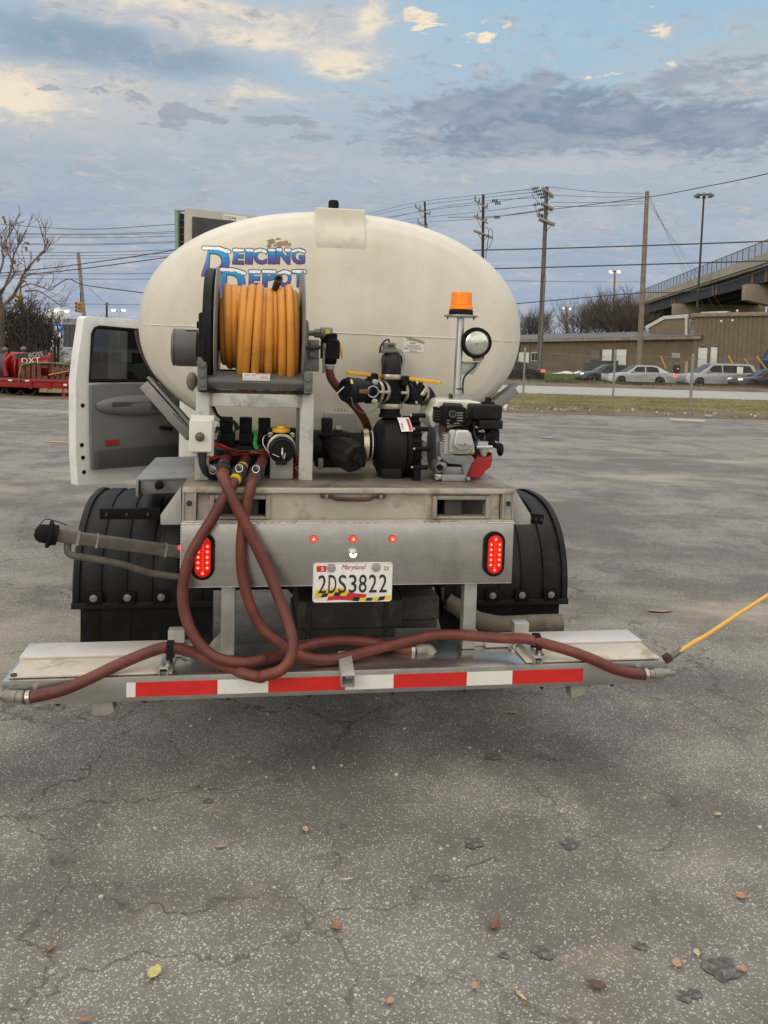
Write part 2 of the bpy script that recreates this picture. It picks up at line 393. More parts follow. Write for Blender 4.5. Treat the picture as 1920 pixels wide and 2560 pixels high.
FITM = mat('dull_fitting', (.24, .235, .22), .45, .3, .2, 30, dirt=(.12, .11, .10), da=.5, ds=30)
GLASSC = mat('lamp_glass', (.62, .64, .62), .12, .6, .3, 30, .3, 40)
TAPER = mat('red_reflective_tape', (.60, .022, .020), .35, 0, .10, 9, dirt=(.4, .03, .025), da=.4, ds=12)
TAPEW = mat('white_reflective_tape', (.74, .74, .72), .35, 0, .06, 9, dirt=(.42, .41, .38), da=.6, ds=9)
PAPER = mat('white_sticker', (.80, .79, .76), .6, 0, .04, 9)
PAPERB = mat('faded_tan_sticker', (.36, .28, .2), .7, 0, .2, 20)
INK = mat('black_ink', (.02, .02, .022), .5)
INKR = mat('red_ink', (.45, .03, .03), .5)
INKB = mat('faded_ink', (.22, .22, .25), .6)
WIREK = mat('black_cable', (.014, .014, .015), .5)
WIRER = mat('red_cable', (.36, .02, .025), .45)
WIREG = mat('green_cable', (.03, .45, .10), .45)
# ================================================================== THE TRUCK (all coordinates in the truck's own frame)
FT = dict(frame=TM)
truck = thing('tank_truck', 'white flatbed deicing truck with cream elliptical tank and open cab door, seen from behind', 'truck', (0, 1.1, -.687), frame=TM)
def part(name, mb, m, par=truck, **k): return build(name, mb, m, parent=par, **k)
DZ = .362                                # deck surface
# ---- deck and rear frame
m = MB().box(-.6385, .630, 0, 2.9, DZ - .012, DZ)
deck = part('deck', m, mat('weathered_deck_plate', (.25, .22, .19), .45, .4, .25, 5, .2, 60, (.08, .05, .04), .75, 4), bevel=.002)
m = MB()
m.box(-.6385, .630, -.010, -.0005, DZ - .022, DZ - .003)               # lip
m.box(-.6385, .630, -.012, .03, .226, .236)                           # lower flange
wy0, wy1 = .018, .028
cl = (L(532, 1275, 0).x, L(668, 1275, 0).x); crr = (L(1090, 1270, 0).x, L(1219, 1270, 0).x)
cz0, cz1 = .246, .317
xs = [-.585, cl[0], cl[1], crr[0], crr[1], .578]
for a, b in ((0, 1), (2, 3), (4, 5)): m.box(xs[a], xs[b], wy0, wy1, .236, DZ - .013)
for a, b in ((1, 2), (3, 4)):
    m.box(xs[a], xs[b], wy0, wy1, .236, cz0); m.box(xs[a], xs[b], wy0, wy1, cz1, DZ - .013)
channel = part('rear_channel', m, mat('stained_white_channel', (.45, .425, .37), .55, .15, .10, 6, .15, 90, (.17, .11, .06), .75, 5), bevel=.002)
for x0, x1 in (cl, crr):
    f = MB()
    f.box(x0 - .012, x0 + .006, 0.004, .06, cz0 - .008, cz1 + .012); f.box(x1 - .006, x1 + .012, 0.004, .06, cz0 - .008, cz1 + .012)
    f.box(x0 + .0062, x1 - .0062, .004, .06, cz1 - .004, cz1 + .012); f.box(x0 + .0062, x1 - .0062, .004, .06, cz0 - .008, cz0 + .002)
    part('socket_frame', f, ALU_D, channel, bevel=.004)
for x0, x1 in ((-.6385, -.588), (.582, .630)):
    m = MB().box(x0, x1, -.004, .05, .2365, DZ - .0225)
    m.box(x0, x0 + .008, -.010, -.0042, .2365, DZ - .0225); m.box(x1 - .008, x1, -.010, -.0042, .2365, DZ - .0225)
    p = part('corner_post', m, ALU_D, bevel=.003)
    xc = (x0 + x1) / 2
    part('bolt_hole', MB().lathe([(0, .011), (.004, .011)], (xc, -.0045, .300), (0, -1, 0), 18), INK, p)
    part('bolt_hole_rim', MB().band((xc, -.0055, .300), (0, 1, 0), .011, .016, .003, 20), ALU_D, p)
# triangular gussets outboard of the corner posts
for sgn, us in ((-1, ((401, 1312), (401, 1288), (452, 1216), (455, 1312))), (1, ((1327, 1311), (1327, 1288), (1284, 1217), (1284, 1312)))):
    part('corner_gusset', MB().prism([L(u, v, .02) for u, v in us], (0, .012, 0)), ALU_W, bevel=.003)
# ---- aluminium light panel
px0, px1 = -.6385, .6285
panel = part('light_panel', MB().box(px0, px1, -.018, -.0125, -.010, .2255).box(px0, px1, -.018, .04, -.014, -.010), ALU, bevel=.0015)
wb = MB()
for i in range(46):
    x = px0 + .01 + (px1 - px0 - .02) * i / 45
    wb.ball((x, -.017, .2265), (.016, .004, .0028 + .0012 * rnd.random()), 8, 5)
part('weld_bead', wb, SILV, panel)
wb = MB()
for i in range(20): wb.ball((px0 - .001, -.013, -.005 + .0115 * i), (.004, .005, .007), 8, 5)
part('weld_bead', wb, SILV, panel)
for u, v in ((784, 1347), (883, 1347), (981, 1347)):
    c = L(u, v, -.018)
    ml = part('marker_light', MB().lathe([(0, .0145), (.004, .0145), (.006, .013)], c, (0, -1, 0), 20), BLK, panel)
    ln_ = part('lens', MB().lathe([(.0062, .0128), (.010, .011), (.012, .005)], c, (0, -1, 0), 18), REDM, ml)
    part('led_core', MB().lathe([(.0121, .005), (.0135, .003)], c, (0, -1, 0), 12), LEDC, ml)
c = L(882, 1381, -.018)
part('plate_lamp', MB().lathe([(0, .0185), (.006, .0185), (.013, .015), (.018, .008), (.019, .001)], c, (0, -1, 0), 22), SILV, panel)
part('lamp_window', MB().grid(lambda a, b: c + V((math.cos(PI + PI * a) * .0145 * math.cos(b * 1.2), -.0145 - .005 * math.sin(b * 1.45), math.sin(PI + PI * a) * .0165 * math.cos(b * 1.2) - .001)), 16, 6), LAMPW, panel)
# ---- oval tail lights
def stadium(c, w, h, y, n=14):
    r = w / 2; P = []
    for k in range(n + 1): a = PI * k / n; P.append((c.x + r * math.cos(a), y, c.z + (h / 2 - r) + r * math.sin(a)))
    for k in range(n + 1): a = PI + PI * k / n; P.append((c.x + r * math.cos(a), y, c.z - (h / 2 - r) + r * math.sin(a)))
    return P
for u, v in ((507.5, 1390), (1234.5, 1384)):
    c = L(u, v, -.018)
    tl = part('tail_light', MB().prism(stadium(c, .084, .178, -.0182), (0, -.012, 0)), RUB, bevel=.006, seg=3)
    part('lens', MB().prism(stadium(c, .058, .152, -.0302), (0, -.006, 0)), REDL, tl, bevel=.004)
    lm, lc = MB(), MB()
    for i in range(7):
        for sx in ((-1, 1) if 0 < i < 6 else (0,)):
            p = V((c.x + sx * .0165, -.0365, c.z + .060 - .02 * i))
            lm.lathe([(0, .0085), (.002, .007)], p, (0, -1, 0), 12); lc.lathe([(.0022, .0038), (.004, .002)], p, (0, -1, 0), 10)
    for i in range(11): lm.box(c.x - .005, c.x + .005, -.0372, -.0363, c.z - .052 + .0095 * i, c.z - .047 + .0095 * i)
    part('led_array', lm, LEDR, tl); part('led_core', lc, LEDC, tl)
# side marker on the left end of the panel
c = L(449, 1369, .03)
sm = part('side_marker_light', MB().lathe([(0, .012), (.006, .012)], (-.6390, .03, c.z), (-1, 0, 0), 16), BLK)
part('lens', MB().lathe([(.0062, .011), (.014, .008), (.018, .002)], (-.6390, .03, c.z), (-1, 0, 0), 16), LEDR, sm)
part('panel_side', MB().box(-.6383, -.630, -.0123, .30, -.010, .2255), ALU, panel)
# ---- grab handle
hp = [L(u, v, -.03) for u, v in ((822, 1238), (832, 1242), (842, 1247), (880, 1248.5), (920, 1248), (932, 1243), (942, 1238))]
gh = part('grab_handle', MB().tube(cr(hp, 6), .0085, 10), RUST)
for u, v, s in ((815, 1237, -1), (949, 1238, 1)):
    q = L(u, v, .012)
    part('lug', MB().cbox((q.x, -.006, q.z), (.046, .022, .020)), RUST, gh, bevel=.008)
    part('bolt', MB().lathe([(0, .008), (.006, .007)], (q.x, -.0172, q.z), (0, -1, 0), 6), STEEL, gh)
q = L(873, 1245, .018)
part('label_plate', MB().box(q.x - .045, q.x + .045, .0145, .0178, q.z - .016, q.z + .016), mat('grey_tape', (.40, .38, .34), .6), channel)
# ---- licence plate
pl = MB()
PW, PH = .3048, .1524
def rrect(w, h, r, y, cx=0, cz=0, n=5):
    P = []
    for a0, sx, sz in ((0, 1, 1), (90, -1, 1), (180, -1, -1), (270, 1, -1)):
        for k in range(n + 1):
            a = R(a0 + 90 * k / n); P.append((cx + sx * (w / 2 - r) + r * math.cos(a), y, cz + sz * (h / 2 - r) + r * math.sin(a)))
    return P
plate = part('license_plate', MB().prism(rrect(PW, PH, .012, -.0215), (0, .002, 0)), mat('white_plate', (.78, .78, .77), .35, 0, .03, 20, dirt=(.45, .43, .4), da=.3, ds=20), bevel=.0006)
rim = MB().tube([V(p) for p in rrect(PW - .004, PH - .004, .011, -.0216)], .0018, 6, closed=True)
part('rim', rim, mat('plate_rim', (.72, .72, .71), .4), plate)
DX = [-.1165, -.078, -.040, -.0005, .038, .077, .116]
tx = MB()
for ch, x in zip('2DS3822', DX):
    t = text_mb(ch, .030, .070, .004); t.xf(Matrix.Translation((x, -.0236, -.040))); tx.add(t)
part('plate_number', tx, INK, plate, smooth=0)
t = text_mb('Maryland', .094, .024, .0, .35); t.xf(Matrix.Translation((.002, -.0236, .045))); part('state_name', t, mat('plate_red', (.35, .03, .05), .5), plate, smooth=0)
for body, x, w, col, ink in (('5', -.121, .036, mat('sticker_red', (.55, .03, .03), .5), PAPER), ('23', .127, .027, PAPER, INK)):
    s_ = part('registration_sticker', MB().box(x - w / 2, x + w / 2, -.0228, -.0217, .0425, .065), col, plate)
    t = text_mb(body, .010 if body == '5' else .019, .015, .012); t.xf(Matrix.Translation((x + (.004 if body == '5' else 0), -.0236, .046))); part('sticker_number', t, ink, plate, smooth=0)
for x in (-.084, .088): part('plate_screw', MB().lathe([(0, .017), (.004, .017), (.0045, .008), (.008, .007)], (x, -.0217, .0575), (0, -1, 0), 20), GBOX, plate)
FB, FY, FR = mat('flag_black', (.02, .02, .02), .4), mat('flag_yellow', (.75, .55, .04), .4), mat('flag_red', (.50, .03, .05), .4)
def quadset(qs): 
    q_ = MB()
    for q in qs: q_.prism([(x, -.0228, -.071 + (z + .071) * 1.4) for x, z in q], (0, .0008, 0))
    return q_
fy, fb, fr_ = [], [], []
def wave(x): return -.0035 * math.sin(x * 28)
nx = 12
for i in range(nx):
    xa, xb = -.146 + .292 * i / nx, -.146 + .292 * (i + 1) / nx
    for r_, (z0, z1) in enumerate(((-.071, -.060), (-.060, -.050))):
        q = [(xa, z0 + wave(xa)), (xb, z0 + wave(xb)), (xb + .006, z1 + wave(xb)), (xa + .006, z1 + wave(xa))]
        if i > 11 and r_: continue
        if i < 6 and r_ == 0: (fr_ if i in (2, 3, 4, 5) else None) is not None and fr_.append(q)
        elif i in (5, 6, 7) and r_ == 1: fr_.append(q)
        elif i in (8, 9, 10, 11) and r_ == 1: pass
        else: ((fy if (i + r_) % 2 else fb)).append(q)
for i in range(4):
    x = -.14 + .03 * i; fy.append([(x, -.050 + wave(x)), (x + .03, -.05 + wave(x + .03)), (x + .03, -.043 + wave(x + .03)), (x, -.036 + wave(x))])
part('flag_band', quadset(fy), FY, plate, smooth=0); part('flag_check', quadset(fb), FB, plate, smooth=0); part('flag_cross', quadset(fr_), FR, plate, smooth=0)
part('plate_bracket', MB().box(-.12, .12, -.0193, -.0183, -.06, .07), GBOX, plate)

# ---- chassis under the deck
m = MB()
for s in (-1, 1): m.box(s * .43 - .035, s * .43 + .035, .32, 6.3, -.06, .17)
m.box(-.395, .395, .40, .46, -.05, .15); m.box(-.395, .395, 1.9, 1.98, -.05, .15)
part('chassis_rail', m, DSTEEL, bevel=.004)
m = MB().box(-.58, .57, .10, .26, -.02, .05).box(-.6, .6, .26, .30, .05, .33).box(-.43, -.36, .03, .4, .06, .33).box(.36, .43, .03, .4, .06, .33)
part('hitch_crossmember', m, DSTEEL, bevel=.006)
x0, x1 = L(743, 1530, .5).x, L(1000, 1530, .5).x; x2 = L(1098, 1530, .5).x
z1, z0, zb = L(870, 1503, .5).z, L(870, 1561, .5).z, L(870, 1592, .5).z
m = MB().box(x0, x1, .44, .95, z0, z1 + .02).box(x1 + .002, x2, .50, .95, z0 + .012, z1 + .015).box(x0 - .01, x1 - .02, .47, .95, zb, z0 - .001).box(x1 - .018, x2, .53, .95, zb + .02, z0 + .010)
tk = part('fuel_tank', m, mat('dusty_black_plastic', (.040, .038, .036), .7, 0, .25, 6, .2, 60, (.14, .12, .10), .55, 5), bevel=.014, seg=3)
for u in (772, 965):
    q = L(u, 1540, .43); part('tank_strap', MB().box(q.x - .009, q.x + .009, .433, .4385, zb + .02, z1 + .01).cyl((q.x, .428, zb + .02), (q.x, .428, z0 - .01), .006, 8), DSTEEL, tk)
part('rear_axle', MB().tube([(-.95, 1.1, -.287), (-.2, 1.1, -.287), (-.12, 1.1, -.287), (.12, 1.1, -.287), (.2, 1.1, -.287), (.95, 1.1, -.287)], [.06, .06, .14, .14, .06, .06], 16).ball((0, 1.02, -.287), (.17, .15, .19)), DSTEEL)
for s in (-1, 1):
    lf = MB()
    for i in range(5):
        w = .62 - .09 * i; lf.tube(cr([(s * .47, 1.1 - w, -.13 + .05 * (w / .62) - .016 * i), (s * .47, 1.1, -.17 - .018 * i), (s * .47, 1.1 + w, -.13 + .05 * (w / .62) - .016 * i)], 6), .012, 4)
    part('leaf_spring', lf, DSTEEL)
def wheel(x, y, zc, rt, w, sgn, nm='wheel'):
    t = part(nm, MB().lathe([(-w / 2, rt * .6), (-w / 2 + .01, rt * .86), (-w / 2 + .045, rt), (w / 2 - .045, rt), (w / 2 - .01, rt * .86), (w / 2, rt * .6), (-w / 2, rt * .6)], (x, y, zc), (1, 0, 0), 40, cap=False), RUB)
    part('rim', MB().lathe([(-w * .42, rt * .605), (-w * .42, rt * .54), (0, rt * .45), (0, rt * .2), (.03, rt * .19), (.03, .01)], (x, y, zc), (sgn, 0, 0), 28), STEEL, t)
    tr = MB()
    for k in range(44):
        a = 2 * PI * k / 44
        for q in (-.3, 0, .3): tr.cbox((x + q * w * .75, y + math.cos(a) * rt, zc + math.sin(a) * rt), (w * .16, .026, .012), Matrix.Rotation(a - PI / 2, 3, 'X'))
    part('tread', tr, RUB, t)
for s in (-1, 1):
    for x in (.74, .98): wheel(s * x, 1.1, -.287, .395, .215, s)
    wheel(s * .93, 5.35, -.287, .395, .215, s)
# ---- fenders with mud flaps
def fender(s, xo):
    xi = xo - s * .60; yc, ry, zc, rz = 1.1, .50, (-.252 if s < 0 else -.270), (.400 if s < 0 else .420)
    def arc(off, n=36, a0=0.0, a1=PI):
        P = []
        for k in range(n + 1):
            a = a0 + (a1 - a0) * k / n
            ca, sa = math.cos(a), math.sin(a); e = .80
            P.append((yc - math.copysign(abs(ca) ** e, ca) * (ry + off), zc + abs(sa) ** e * (rz + off)))
        return P
    def shell(xa, xb, o0, o1, **k):
        A, B = arc(o0, **k), arc(o1, **k)
        return MB().prism([(xa, y, z) for y, z in A] + [(xa, y, z) for y, z in reversed(B)], (xb - xa, 0, 0))
    fb = shell(xi, xo, -.010, 0)
    fb.add(shell(xo - s * .028, xo, .0005, .012)); 
    fb.box(xi, xo + s * .004, yc - ry - .018, yc - ry + .012, zc - .022, zc + .006)
    f = part('fender', fb, FEND, bevel=.003)
    rb = MB()
    for t0, t1 in ((.09, .20), (.24, .38), (.42, .56), (.60, .74), (.78, .92)):
        rb.add(shell(xo - s * .60 * t0, xo - s * .60 * t1, .0002, .009))
    part('raised_rib', rb, FEND, f, bevel=.004)
    fl = MB().box(xi, xo - s * .03, yc - ry + .014, yc - ry + .022, -.52, zc - .01)
    for t in (.18, .40, .62, .84): fl.box(xo - s * .6 * t - .003, xo - s * .6 * t + .003, yc - ry + .011, yc - ry + .0135, -.52, zc - .03)
    part('mud_flap', fl, RUB, f)
    for ub in ((236, 320, 404) if s < 0 else (1228, 1301, 1373)):
        x = L(ub, 1500, .6).x
        part('pad', MB().box(x - .035, x + .035, yc - ry - .022, yc - ry - .0105, zc - .004, zc + .055), BLK, f, bevel=.004)
        part('bolt', MB().lathe([(0, .016), (.003, .016), (.0035, .008), (.010, .007)], (x, yc - ry - .0225, zc + .028), (0, -1, 0), 16), STEEL, f)
    return f
fL = fender(-1, L(182, 1440, .6).x); fR = fender(1, L(1416, 1500, .6).x)
for us, par in ((((247, 1287), (399, 1287)), fL), (((1325, 1297), (1362, 1301)), fR)):
    a, b = L(*us[0], .56), L(*us[1], .56); a.y = .60; b.y = .60
    part('fender_bracket', MB().beam(a + V((0, -.01, 0)), b + V((0, -.01, 0)), .03, .048), BLK, par, bevel=.004)
    bl = MB()
    for t in (.12, .45, .8): bl.lathe([(0, .008), (.008, .007)], a.lerp(b, t) + V((0, -.026, 0)), (0, -1, 0), 6)
    part('bolt', bl, DSTEEL, par)
# exhaust tail pipe
ep = [L(u, v, y) for u, v, y in ((1120, 1500, .62), (1180, 1543, .56), (1215, 1556, .53), (1260, 1562, .51), (1330, 1559, .5), (1404, 1557, .49))]
EXM = mat('dusty_exhaust_steel', (.17, .15, .12), .75, .2, .2, 7, .3, 90, (.08, .06, .05), .6, 9)
ex = part('exhaust_pipe', MB().tube(cr(ep, 8), .041, 20, cap=False).tube(cr(ep, 8)[-2:], .037, 20), EXM)
# left filler pipe with cap and drain hose
FPM = mat('muddy_pipe', (.10, .088, .074), .8, 0, .3, 9, .4, 70, (.05, .04, .032), .7, 8)
pp = [L(u, v, y) for u, v, y in ((140, 1338, .20), (250, 1352, .24), (360, 1366, .28), (470, 1382, .32))]
fp = part('filler_pipe', MB().beam(pp[0], pp[3], .043, .045), FPM, bevel=.006)
dx = (pp[0] - pp[1]).normalized()
part('cap', MB().lathe([(-.005, .038), (.012, .040), (.02, .052), (.03, .052), (.032, .036), (.055, .035), (.07, .026), (.078, .012)], pp[0], dx, 22), RUB, fp)
part('cap_leash', MB().tube(cr([pp[0] + dx * .06 + V((0, 0, .03)), pp[0] + dx * .03 + V((0, -.01, .06)), pp[0] - dx * .04 + V((0, 0, .045))], 8), .0022, 6), WIREK, fp)
cb = MB()

for t, w in ((.155, .012), (.165, 0), (.30, .006), (.82, .010)): 
    if w: part('clamp', MB().beam(pp[0].lerp(pp[3], t - .01), pp[0].lerp(pp[3], t + w), .048, .050), STEEL, fp)
dh = [L(u, v, y) for u, v, y in ((170, 1355, .21), (170, 1380, .2), (188, 1390, .2), (240, 1398, .22), (310, 1412, .25), (375, 1432, .28), (460, 1444, .31))]
part('drain_hose', MB().tube(cr(dh, 8), .0135, 12), FPM, fp)
# left tool platform beside the deck
a, b, c_, d_ = L(343, 1196, .62), L(470, 1192, .62), Lz(520, 1152, L(343, 1196, .62).z), Lz(415, 1150, L(343, 1196, .62).z)
m = MB().prism([a, b, V((b.x, 1.35, b.z)), V((a.x, 1.35, a.z))], (0, 0, -.010)).prism([a + V((.012, .012, -.0105)), b + V((0, .012, -.0105)), b + V((0, .03, -.075)), a + V((.012, .03, -.075))], (0, .02, 0)).beam(a + V((0, 0, -.04)), V((a.x, 1.35, a.z - .04)), .012, .08)
sb = part('step_box', m, mat('galvanised_plate', (.33, .34, .34), .5, .5, .15, 6, .1, 60, (.15, .14, .13), .5, 5), bevel=.002)
part('rubber_stop', MB().lathe([(0, .02), (.03, .016), (.031, .008)], L(398, 1213, .62), (0, -1, 0), 18), RUB, sb)

# ---- tank
CX, CZ, TA, TB, TN = .015, .992, .968, .581, 2.17
TPROF = [(0, .865), (.30, .872), (.55, .885), (.75, .905), (.86, .93), (.93, .965), (.975, 1.01), (.993, 1.055), (1.0, 1.11)]
def sup(a, n=TN):
    c, s = math.cos(a), math.sin(a); return math.copysign(abs(c) ** (2 / n), c), math.copysign(abs(s) ** (2 / n), s)
def tank_y(x, z):
    s = (abs((x - CX) / TA) ** TN + abs((z - CZ) / TB) ** TN) ** (1 / TN)
    for (s0, y0), (s1, y1) in zip(TPROF, TPROF[1:]):
        if s <= s1: return y0 + (y1 - y0) * (s - s0) / (s1 - s0)
    return TPROF[-1][1]
SMP = []
for (s0, y0), (s1, y1) in zip(TPROF, TPROF[1:]): SMP += [(s0 + (s1 - s0) * k / 4, y0 + (y1 - y0) * k / 4) for k in range(4)]
SMP.append(TPROF[-1])
SMP = [(max(s, .002), y) for s, y in SMP] + [(1.0, 2.25)] + [(s, 4.5 - y - 1.0 + .02) for s, y in reversed(SMP)]
m = MB(); n = 96; ring0 = []
for s, y in SMP:
    ring0.append(y)
m.grid(lambda a, b: V((CX + sup(2 * PI * a)[0] * TA * SMP[min(int(round(b * (len(SMP) - 1))), len(SMP) - 1)][0], SMP[int(round(b * (len(SMP) - 1)))][1], CZ + sup(2 * PI * a)[1] * TB * SMP[int(round(b * (len(SMP) - 1)))][0])), n, len(SMP), True)
tank = part('tank', m, TANKM, smooth=60)
# moulded seam across the end, and the moulded top boss
sm_ = MB().tube([(CX + TA * t, tank_y(CX + TA * t, CZ - .025 - .02 * t) - .0005, CZ - .025 - .012 * t) for t in [-.995 + 1.99 * k / 50 for k in range(51)]], .003, 6)
part('seam', sm_, TANKM, tank, smooth=60)
bx0, bx1 = L(791, 560, .9).x, L(915, 560, .9).x; bz1, bz0 = L(850, 518, .9).z, L(850, 624, .9).z
zs_ = [bz0 + (bz1 - bz0) * k / 6 for k in range(7)]; xm_ = (bx0 + bx1) / 2
m = MB().prism([(bx0, tank_y(xm_, bz0) + .002, bz0)] + [(bx0, min(tank_y(xm_, z) - .009, .93), z) for z in zs_[1:]] + [(bx0, 1.30, bz1), (bx0, 1.30, bz0)], (bx1 - bx0, 0, 0))
part('moulded_boss', m, TANKB, tank, bevel=.008, seg=4, bang=40)
for t in (-.45, .55): part('sump_rib', MB().box(CX + t * .6 - .07, CX + t * .6 + .07, .955, 1.0, DZ + .002, .62), TANKB, tank, bevel=.02, seg=3)
q = L(765, 522, 1.5); part('fill_lid', MB().lathe([(-.06, .22), (0, .22), (.012, .20), (.03, .19)], (q.x + .02, 1.75, CZ + TB - .012), (0, 0, 1), 32), BLKM, tank, bevel=.004)
q = L(834, 512, 1.35); part('vent_cap', MB().lathe([(-.04, .028), (.012, .028), (.022, .024)], (q.x, 1.35, q.z), (0, 0, 1), 20), BLK, tank, bevel=.002)
CRD = mat('dull_cradle_alloy', (.22, .215, .21), .5, .5, .15, 6, .1, 60, (.12, .10, .08), .5, 6)
# cradle arms and band under the tank
for pts in (((362, 962, 1.02), (478, 1092, .97)), ((1284, 975, .99), (1225, 1022, .95))):
    a, b = L(*pts[0]), L(*pts[1])
    part('cradle_arm', MB().sqtube(a, b, .050, .060, .005, up=(0, 1, 0)).beam(a + V((.02, .03, .034)), b + V((.02, .03, .034)), .012, .10, up=(0, 1, 0)), CRD, bevel=.002)
for pts in (((425, 1040, .94), (474, 1088, .94)),):
    a, b = L(*pts[0]), L(*pts[1]); part('cradle_arm', MB().beam(a, b, .04, .05, up=(0, 1, 0)), CRD, bevel=.003)
m = MB().tube(cr([(CX + TA * 1.012 * math.cos(a), 1.12, CZ + TB * 1.012 * math.sin(a)) for a in [PI * (1.02 + .20 * k / 10) for k in range(11)]], 2), .014, 6)
part('tank_band', m, RUST)
m = MB().tube(cr([(CX + TA * 1.012 * math.cos(a), 1.12, CZ + TB * 1.012 * math.sin(a)) for a in [PI * (1.80 + .18 * k / 10) for k in range(11)]], 2), .014, 6)
part('tank_band', m, RUST)

# ---- lettering on the tank: blue letters with snow caps
def onto(mb, off): mb.v = [V((p.x, tank_y(p.x, p.z) - off + p.y * 0, p.z)) for p in mb.v]; return mb
def gradm(name):
    mm = bpy.data.materials.new(name); mm.use_nodes = True; nt = mm.node_tree; g = NT(nt); b = nt.nodes['Principled BSDF']
    z = g.xyz(g.n('ShaderNodeTexCoord').outputs['Generated'])[2]
    g.put(g.ramp(z, [(.0, (.10, .035, .20)), (.30, (.055, .07, .33)), (.62, (.006, .22, .60)), (1, (.0, .40, .78))]), b.inputs['Base Color'])
    b.inputs['Roughness'].default_value = .35; return mm
LETM = gradm('letter_blue_gradient'); LETO = mat('letter_outline', (.018, .02, .06), .4); SNOW = mat('letter_snow', (.86, .88, .90), .5, 0, .02)
ltr = None
def letter(ch, u0, v0, u1, v1):
    a, b = L(u0, v1, .88), L(u1, v0, .88); w, h = b.x - a.x, b.z - a.z; cx = (a.x + b.x) / 2
    out = text_mb(ch, w, h, .062); out.xf(Matrix.Translation((cx, 0, a.z)))
    inn = text_mb(ch, w - .0052, h - .0052, .040); inn.xf(Matrix.Translation((cx, 0, a.z + .0026)))
    o_ = part('letter_outline', onto(out, .0016), LETO, tank, smooth=0)
    part('letter_face', onto(inn, .0026), LETM, tank, smooth=0)
    sn = MB(); k = max(6, int(w / .0055))
    def disc(x, z, rx, rz, off): sn.raw([(x, tank_y(x, z) - off, z)] + [(x + rx * math.cos(2 * PI * i / 14), tank_y(x + rx * math.cos(2 * PI * i / 14), z + rz * math.sin(2 * PI * i / 14)) - off, z + rz * math.sin(2 * PI * i / 14)) for i in range(14)], [(0, i + 1, (i + 1) % 14 + 1) for i in range(14)])
    so = MB(); hold = sn
    for i in range(k + 1):
        x = a.x + .006 + (w - .012) * i / k; r_ = .0036 + .0032 * rnd.random() + h * .016
        if ch == 'D': z = b.z - .004 - (.10 * h * max(0, (i / k - .6)) * 2.6)
        elif ch in 'CGO': z = b.z - .004 - .10 * h * abs(i / k - .5) * 2
        elif ch == 'N' and .3 < i / k < .75: continue
        else: z = b.z - .004
        sn = hold; disc(x, z - .0065, r_ * 1.0, r_ * 1.0, .0034 + .00003 * i)
        sn = so; disc(x, z - .005, r_ * 1.0 + .0035, r_ * 1.0 + .0035, .0012 + .00002 * i); sn = hold
    for fx, fz in {} if h < .12 else {'E': ((.6, .52), (.72, .1)), 'C': ((.7, .12),), 'G': ((.7, .5), (.5, .1)), 'N': ((.45, .5),), 'D': ((.48, .12),), 'P': ((.7, .42),)}.get(ch, ()):
        for dx_ in (-.5, .1, .6): disc(a.x + w * fx + dx_ * .016, a.z + h * fz + .003 * dx_, .008, .005, .0036 + .00003 * dx_)
    part('letter_snow', sn, SNOW, tank, smooth=0); part('snow_outline', so, LETO, tank, smooth=0)
letter('D', 502, 614, 575, 690)
for ch, u0, u1 in (('E', 580, 611), ('I', 612, 633), ('C', 633, 668), ('I', 669, 690), ('N', 690, 727), ('G', 728, 764)): letter(ch, u0, 619, u1, 660)
letter('D', 547, 670, 615, 742)
for ch, u0, u1 in (('E', 621, 652), ('P', 655, 691), ('O', 694, 729), ('T', 729, 765)): letter(ch, u0, 674, u1, 718)
# worn decal, instruction sticker, scuffs
for i in range(26):
    u, v = 669 + rnd.random() * 56, 596 + rnd.random() * 20
    a = L(u, v, .88); 
    if i == 0: wd = MB()
    k_ = 7; rx, rz = .006 + .016 * rnd.random(), .004 + .007 * rnd.random()
    wd.raw([(a.x + rx * (.6 + .5 * rnd.random()) * math.cos(2 * PI * j / k_), tank_y(a.x, a.z) - .0010 - .00002 * i, a.z + rz * (.6 + .5 * rnd.random()) * math.sin(2 * PI * j / k_)) for j in range(k_)], [tuple(range(k_))])
part('worn_decal', wd, PAPERB, tank, smooth=0)
P4 = [L(u, v, .9) for u, v in ((1007, 845), (1059, 858), (1057, 881), (1004, 881))]
st = part('instruction_sticker', onto(MB().raw([P4[0], P4[1], P4[2], P4[3]], [(0, 1, 2, 3)]), .002), PAPER, tank, smooth=0)
P4 = [L(u, v, .9) for u, v in ((1007, 844), (1024, 843), (1059, 854), (1058, 861), (1022, 848))]
part('torn_sticker_corner', onto(MB().raw(P4, [(0, 1, 2, 3, 4)]), .003), PAPERB, tank, smooth=0)
for body, u, v, w in (('TO PREVENT', 1024, 853, 24), ('DAMAGE', 1029, 860, 15), ('RETURN VALVE', 1032, 867, 34), ('MUST BE PARTIALLY', 1031, 873, 48), ('OPEN !!', 1031, 880, 20)):
    a = L(u, v, .9); t = text_mb(body, w * .0019, .0085, .01); t.xf(Matrix.Translation((a.x, 0, a.z))); part('sticker_text', onto(t, .0035), INKB, tank, smooth=0)
gb = L(850, 1062, .84)
g_ = part('sump_box', MB().box(L(812, 1060, .8).x, L(890, 1060, .8).x, .78, .93, DZ, L(850, 1032, .78).z), GBOX, bevel=.01)
tk_ = MB()
for i in range(4): tk_.box(L(838 + 8 * i, 1020, .86).x, L(838 + 8 * i, 1020, .86).x + .005, tank_y(0, .62) - .004, tank_y(0, .62) - .002, L(850, 1031, .86).z, L(850, 1024, .86).z)
part('gauge_marks', tk_, INKB, tank, smooth=0)

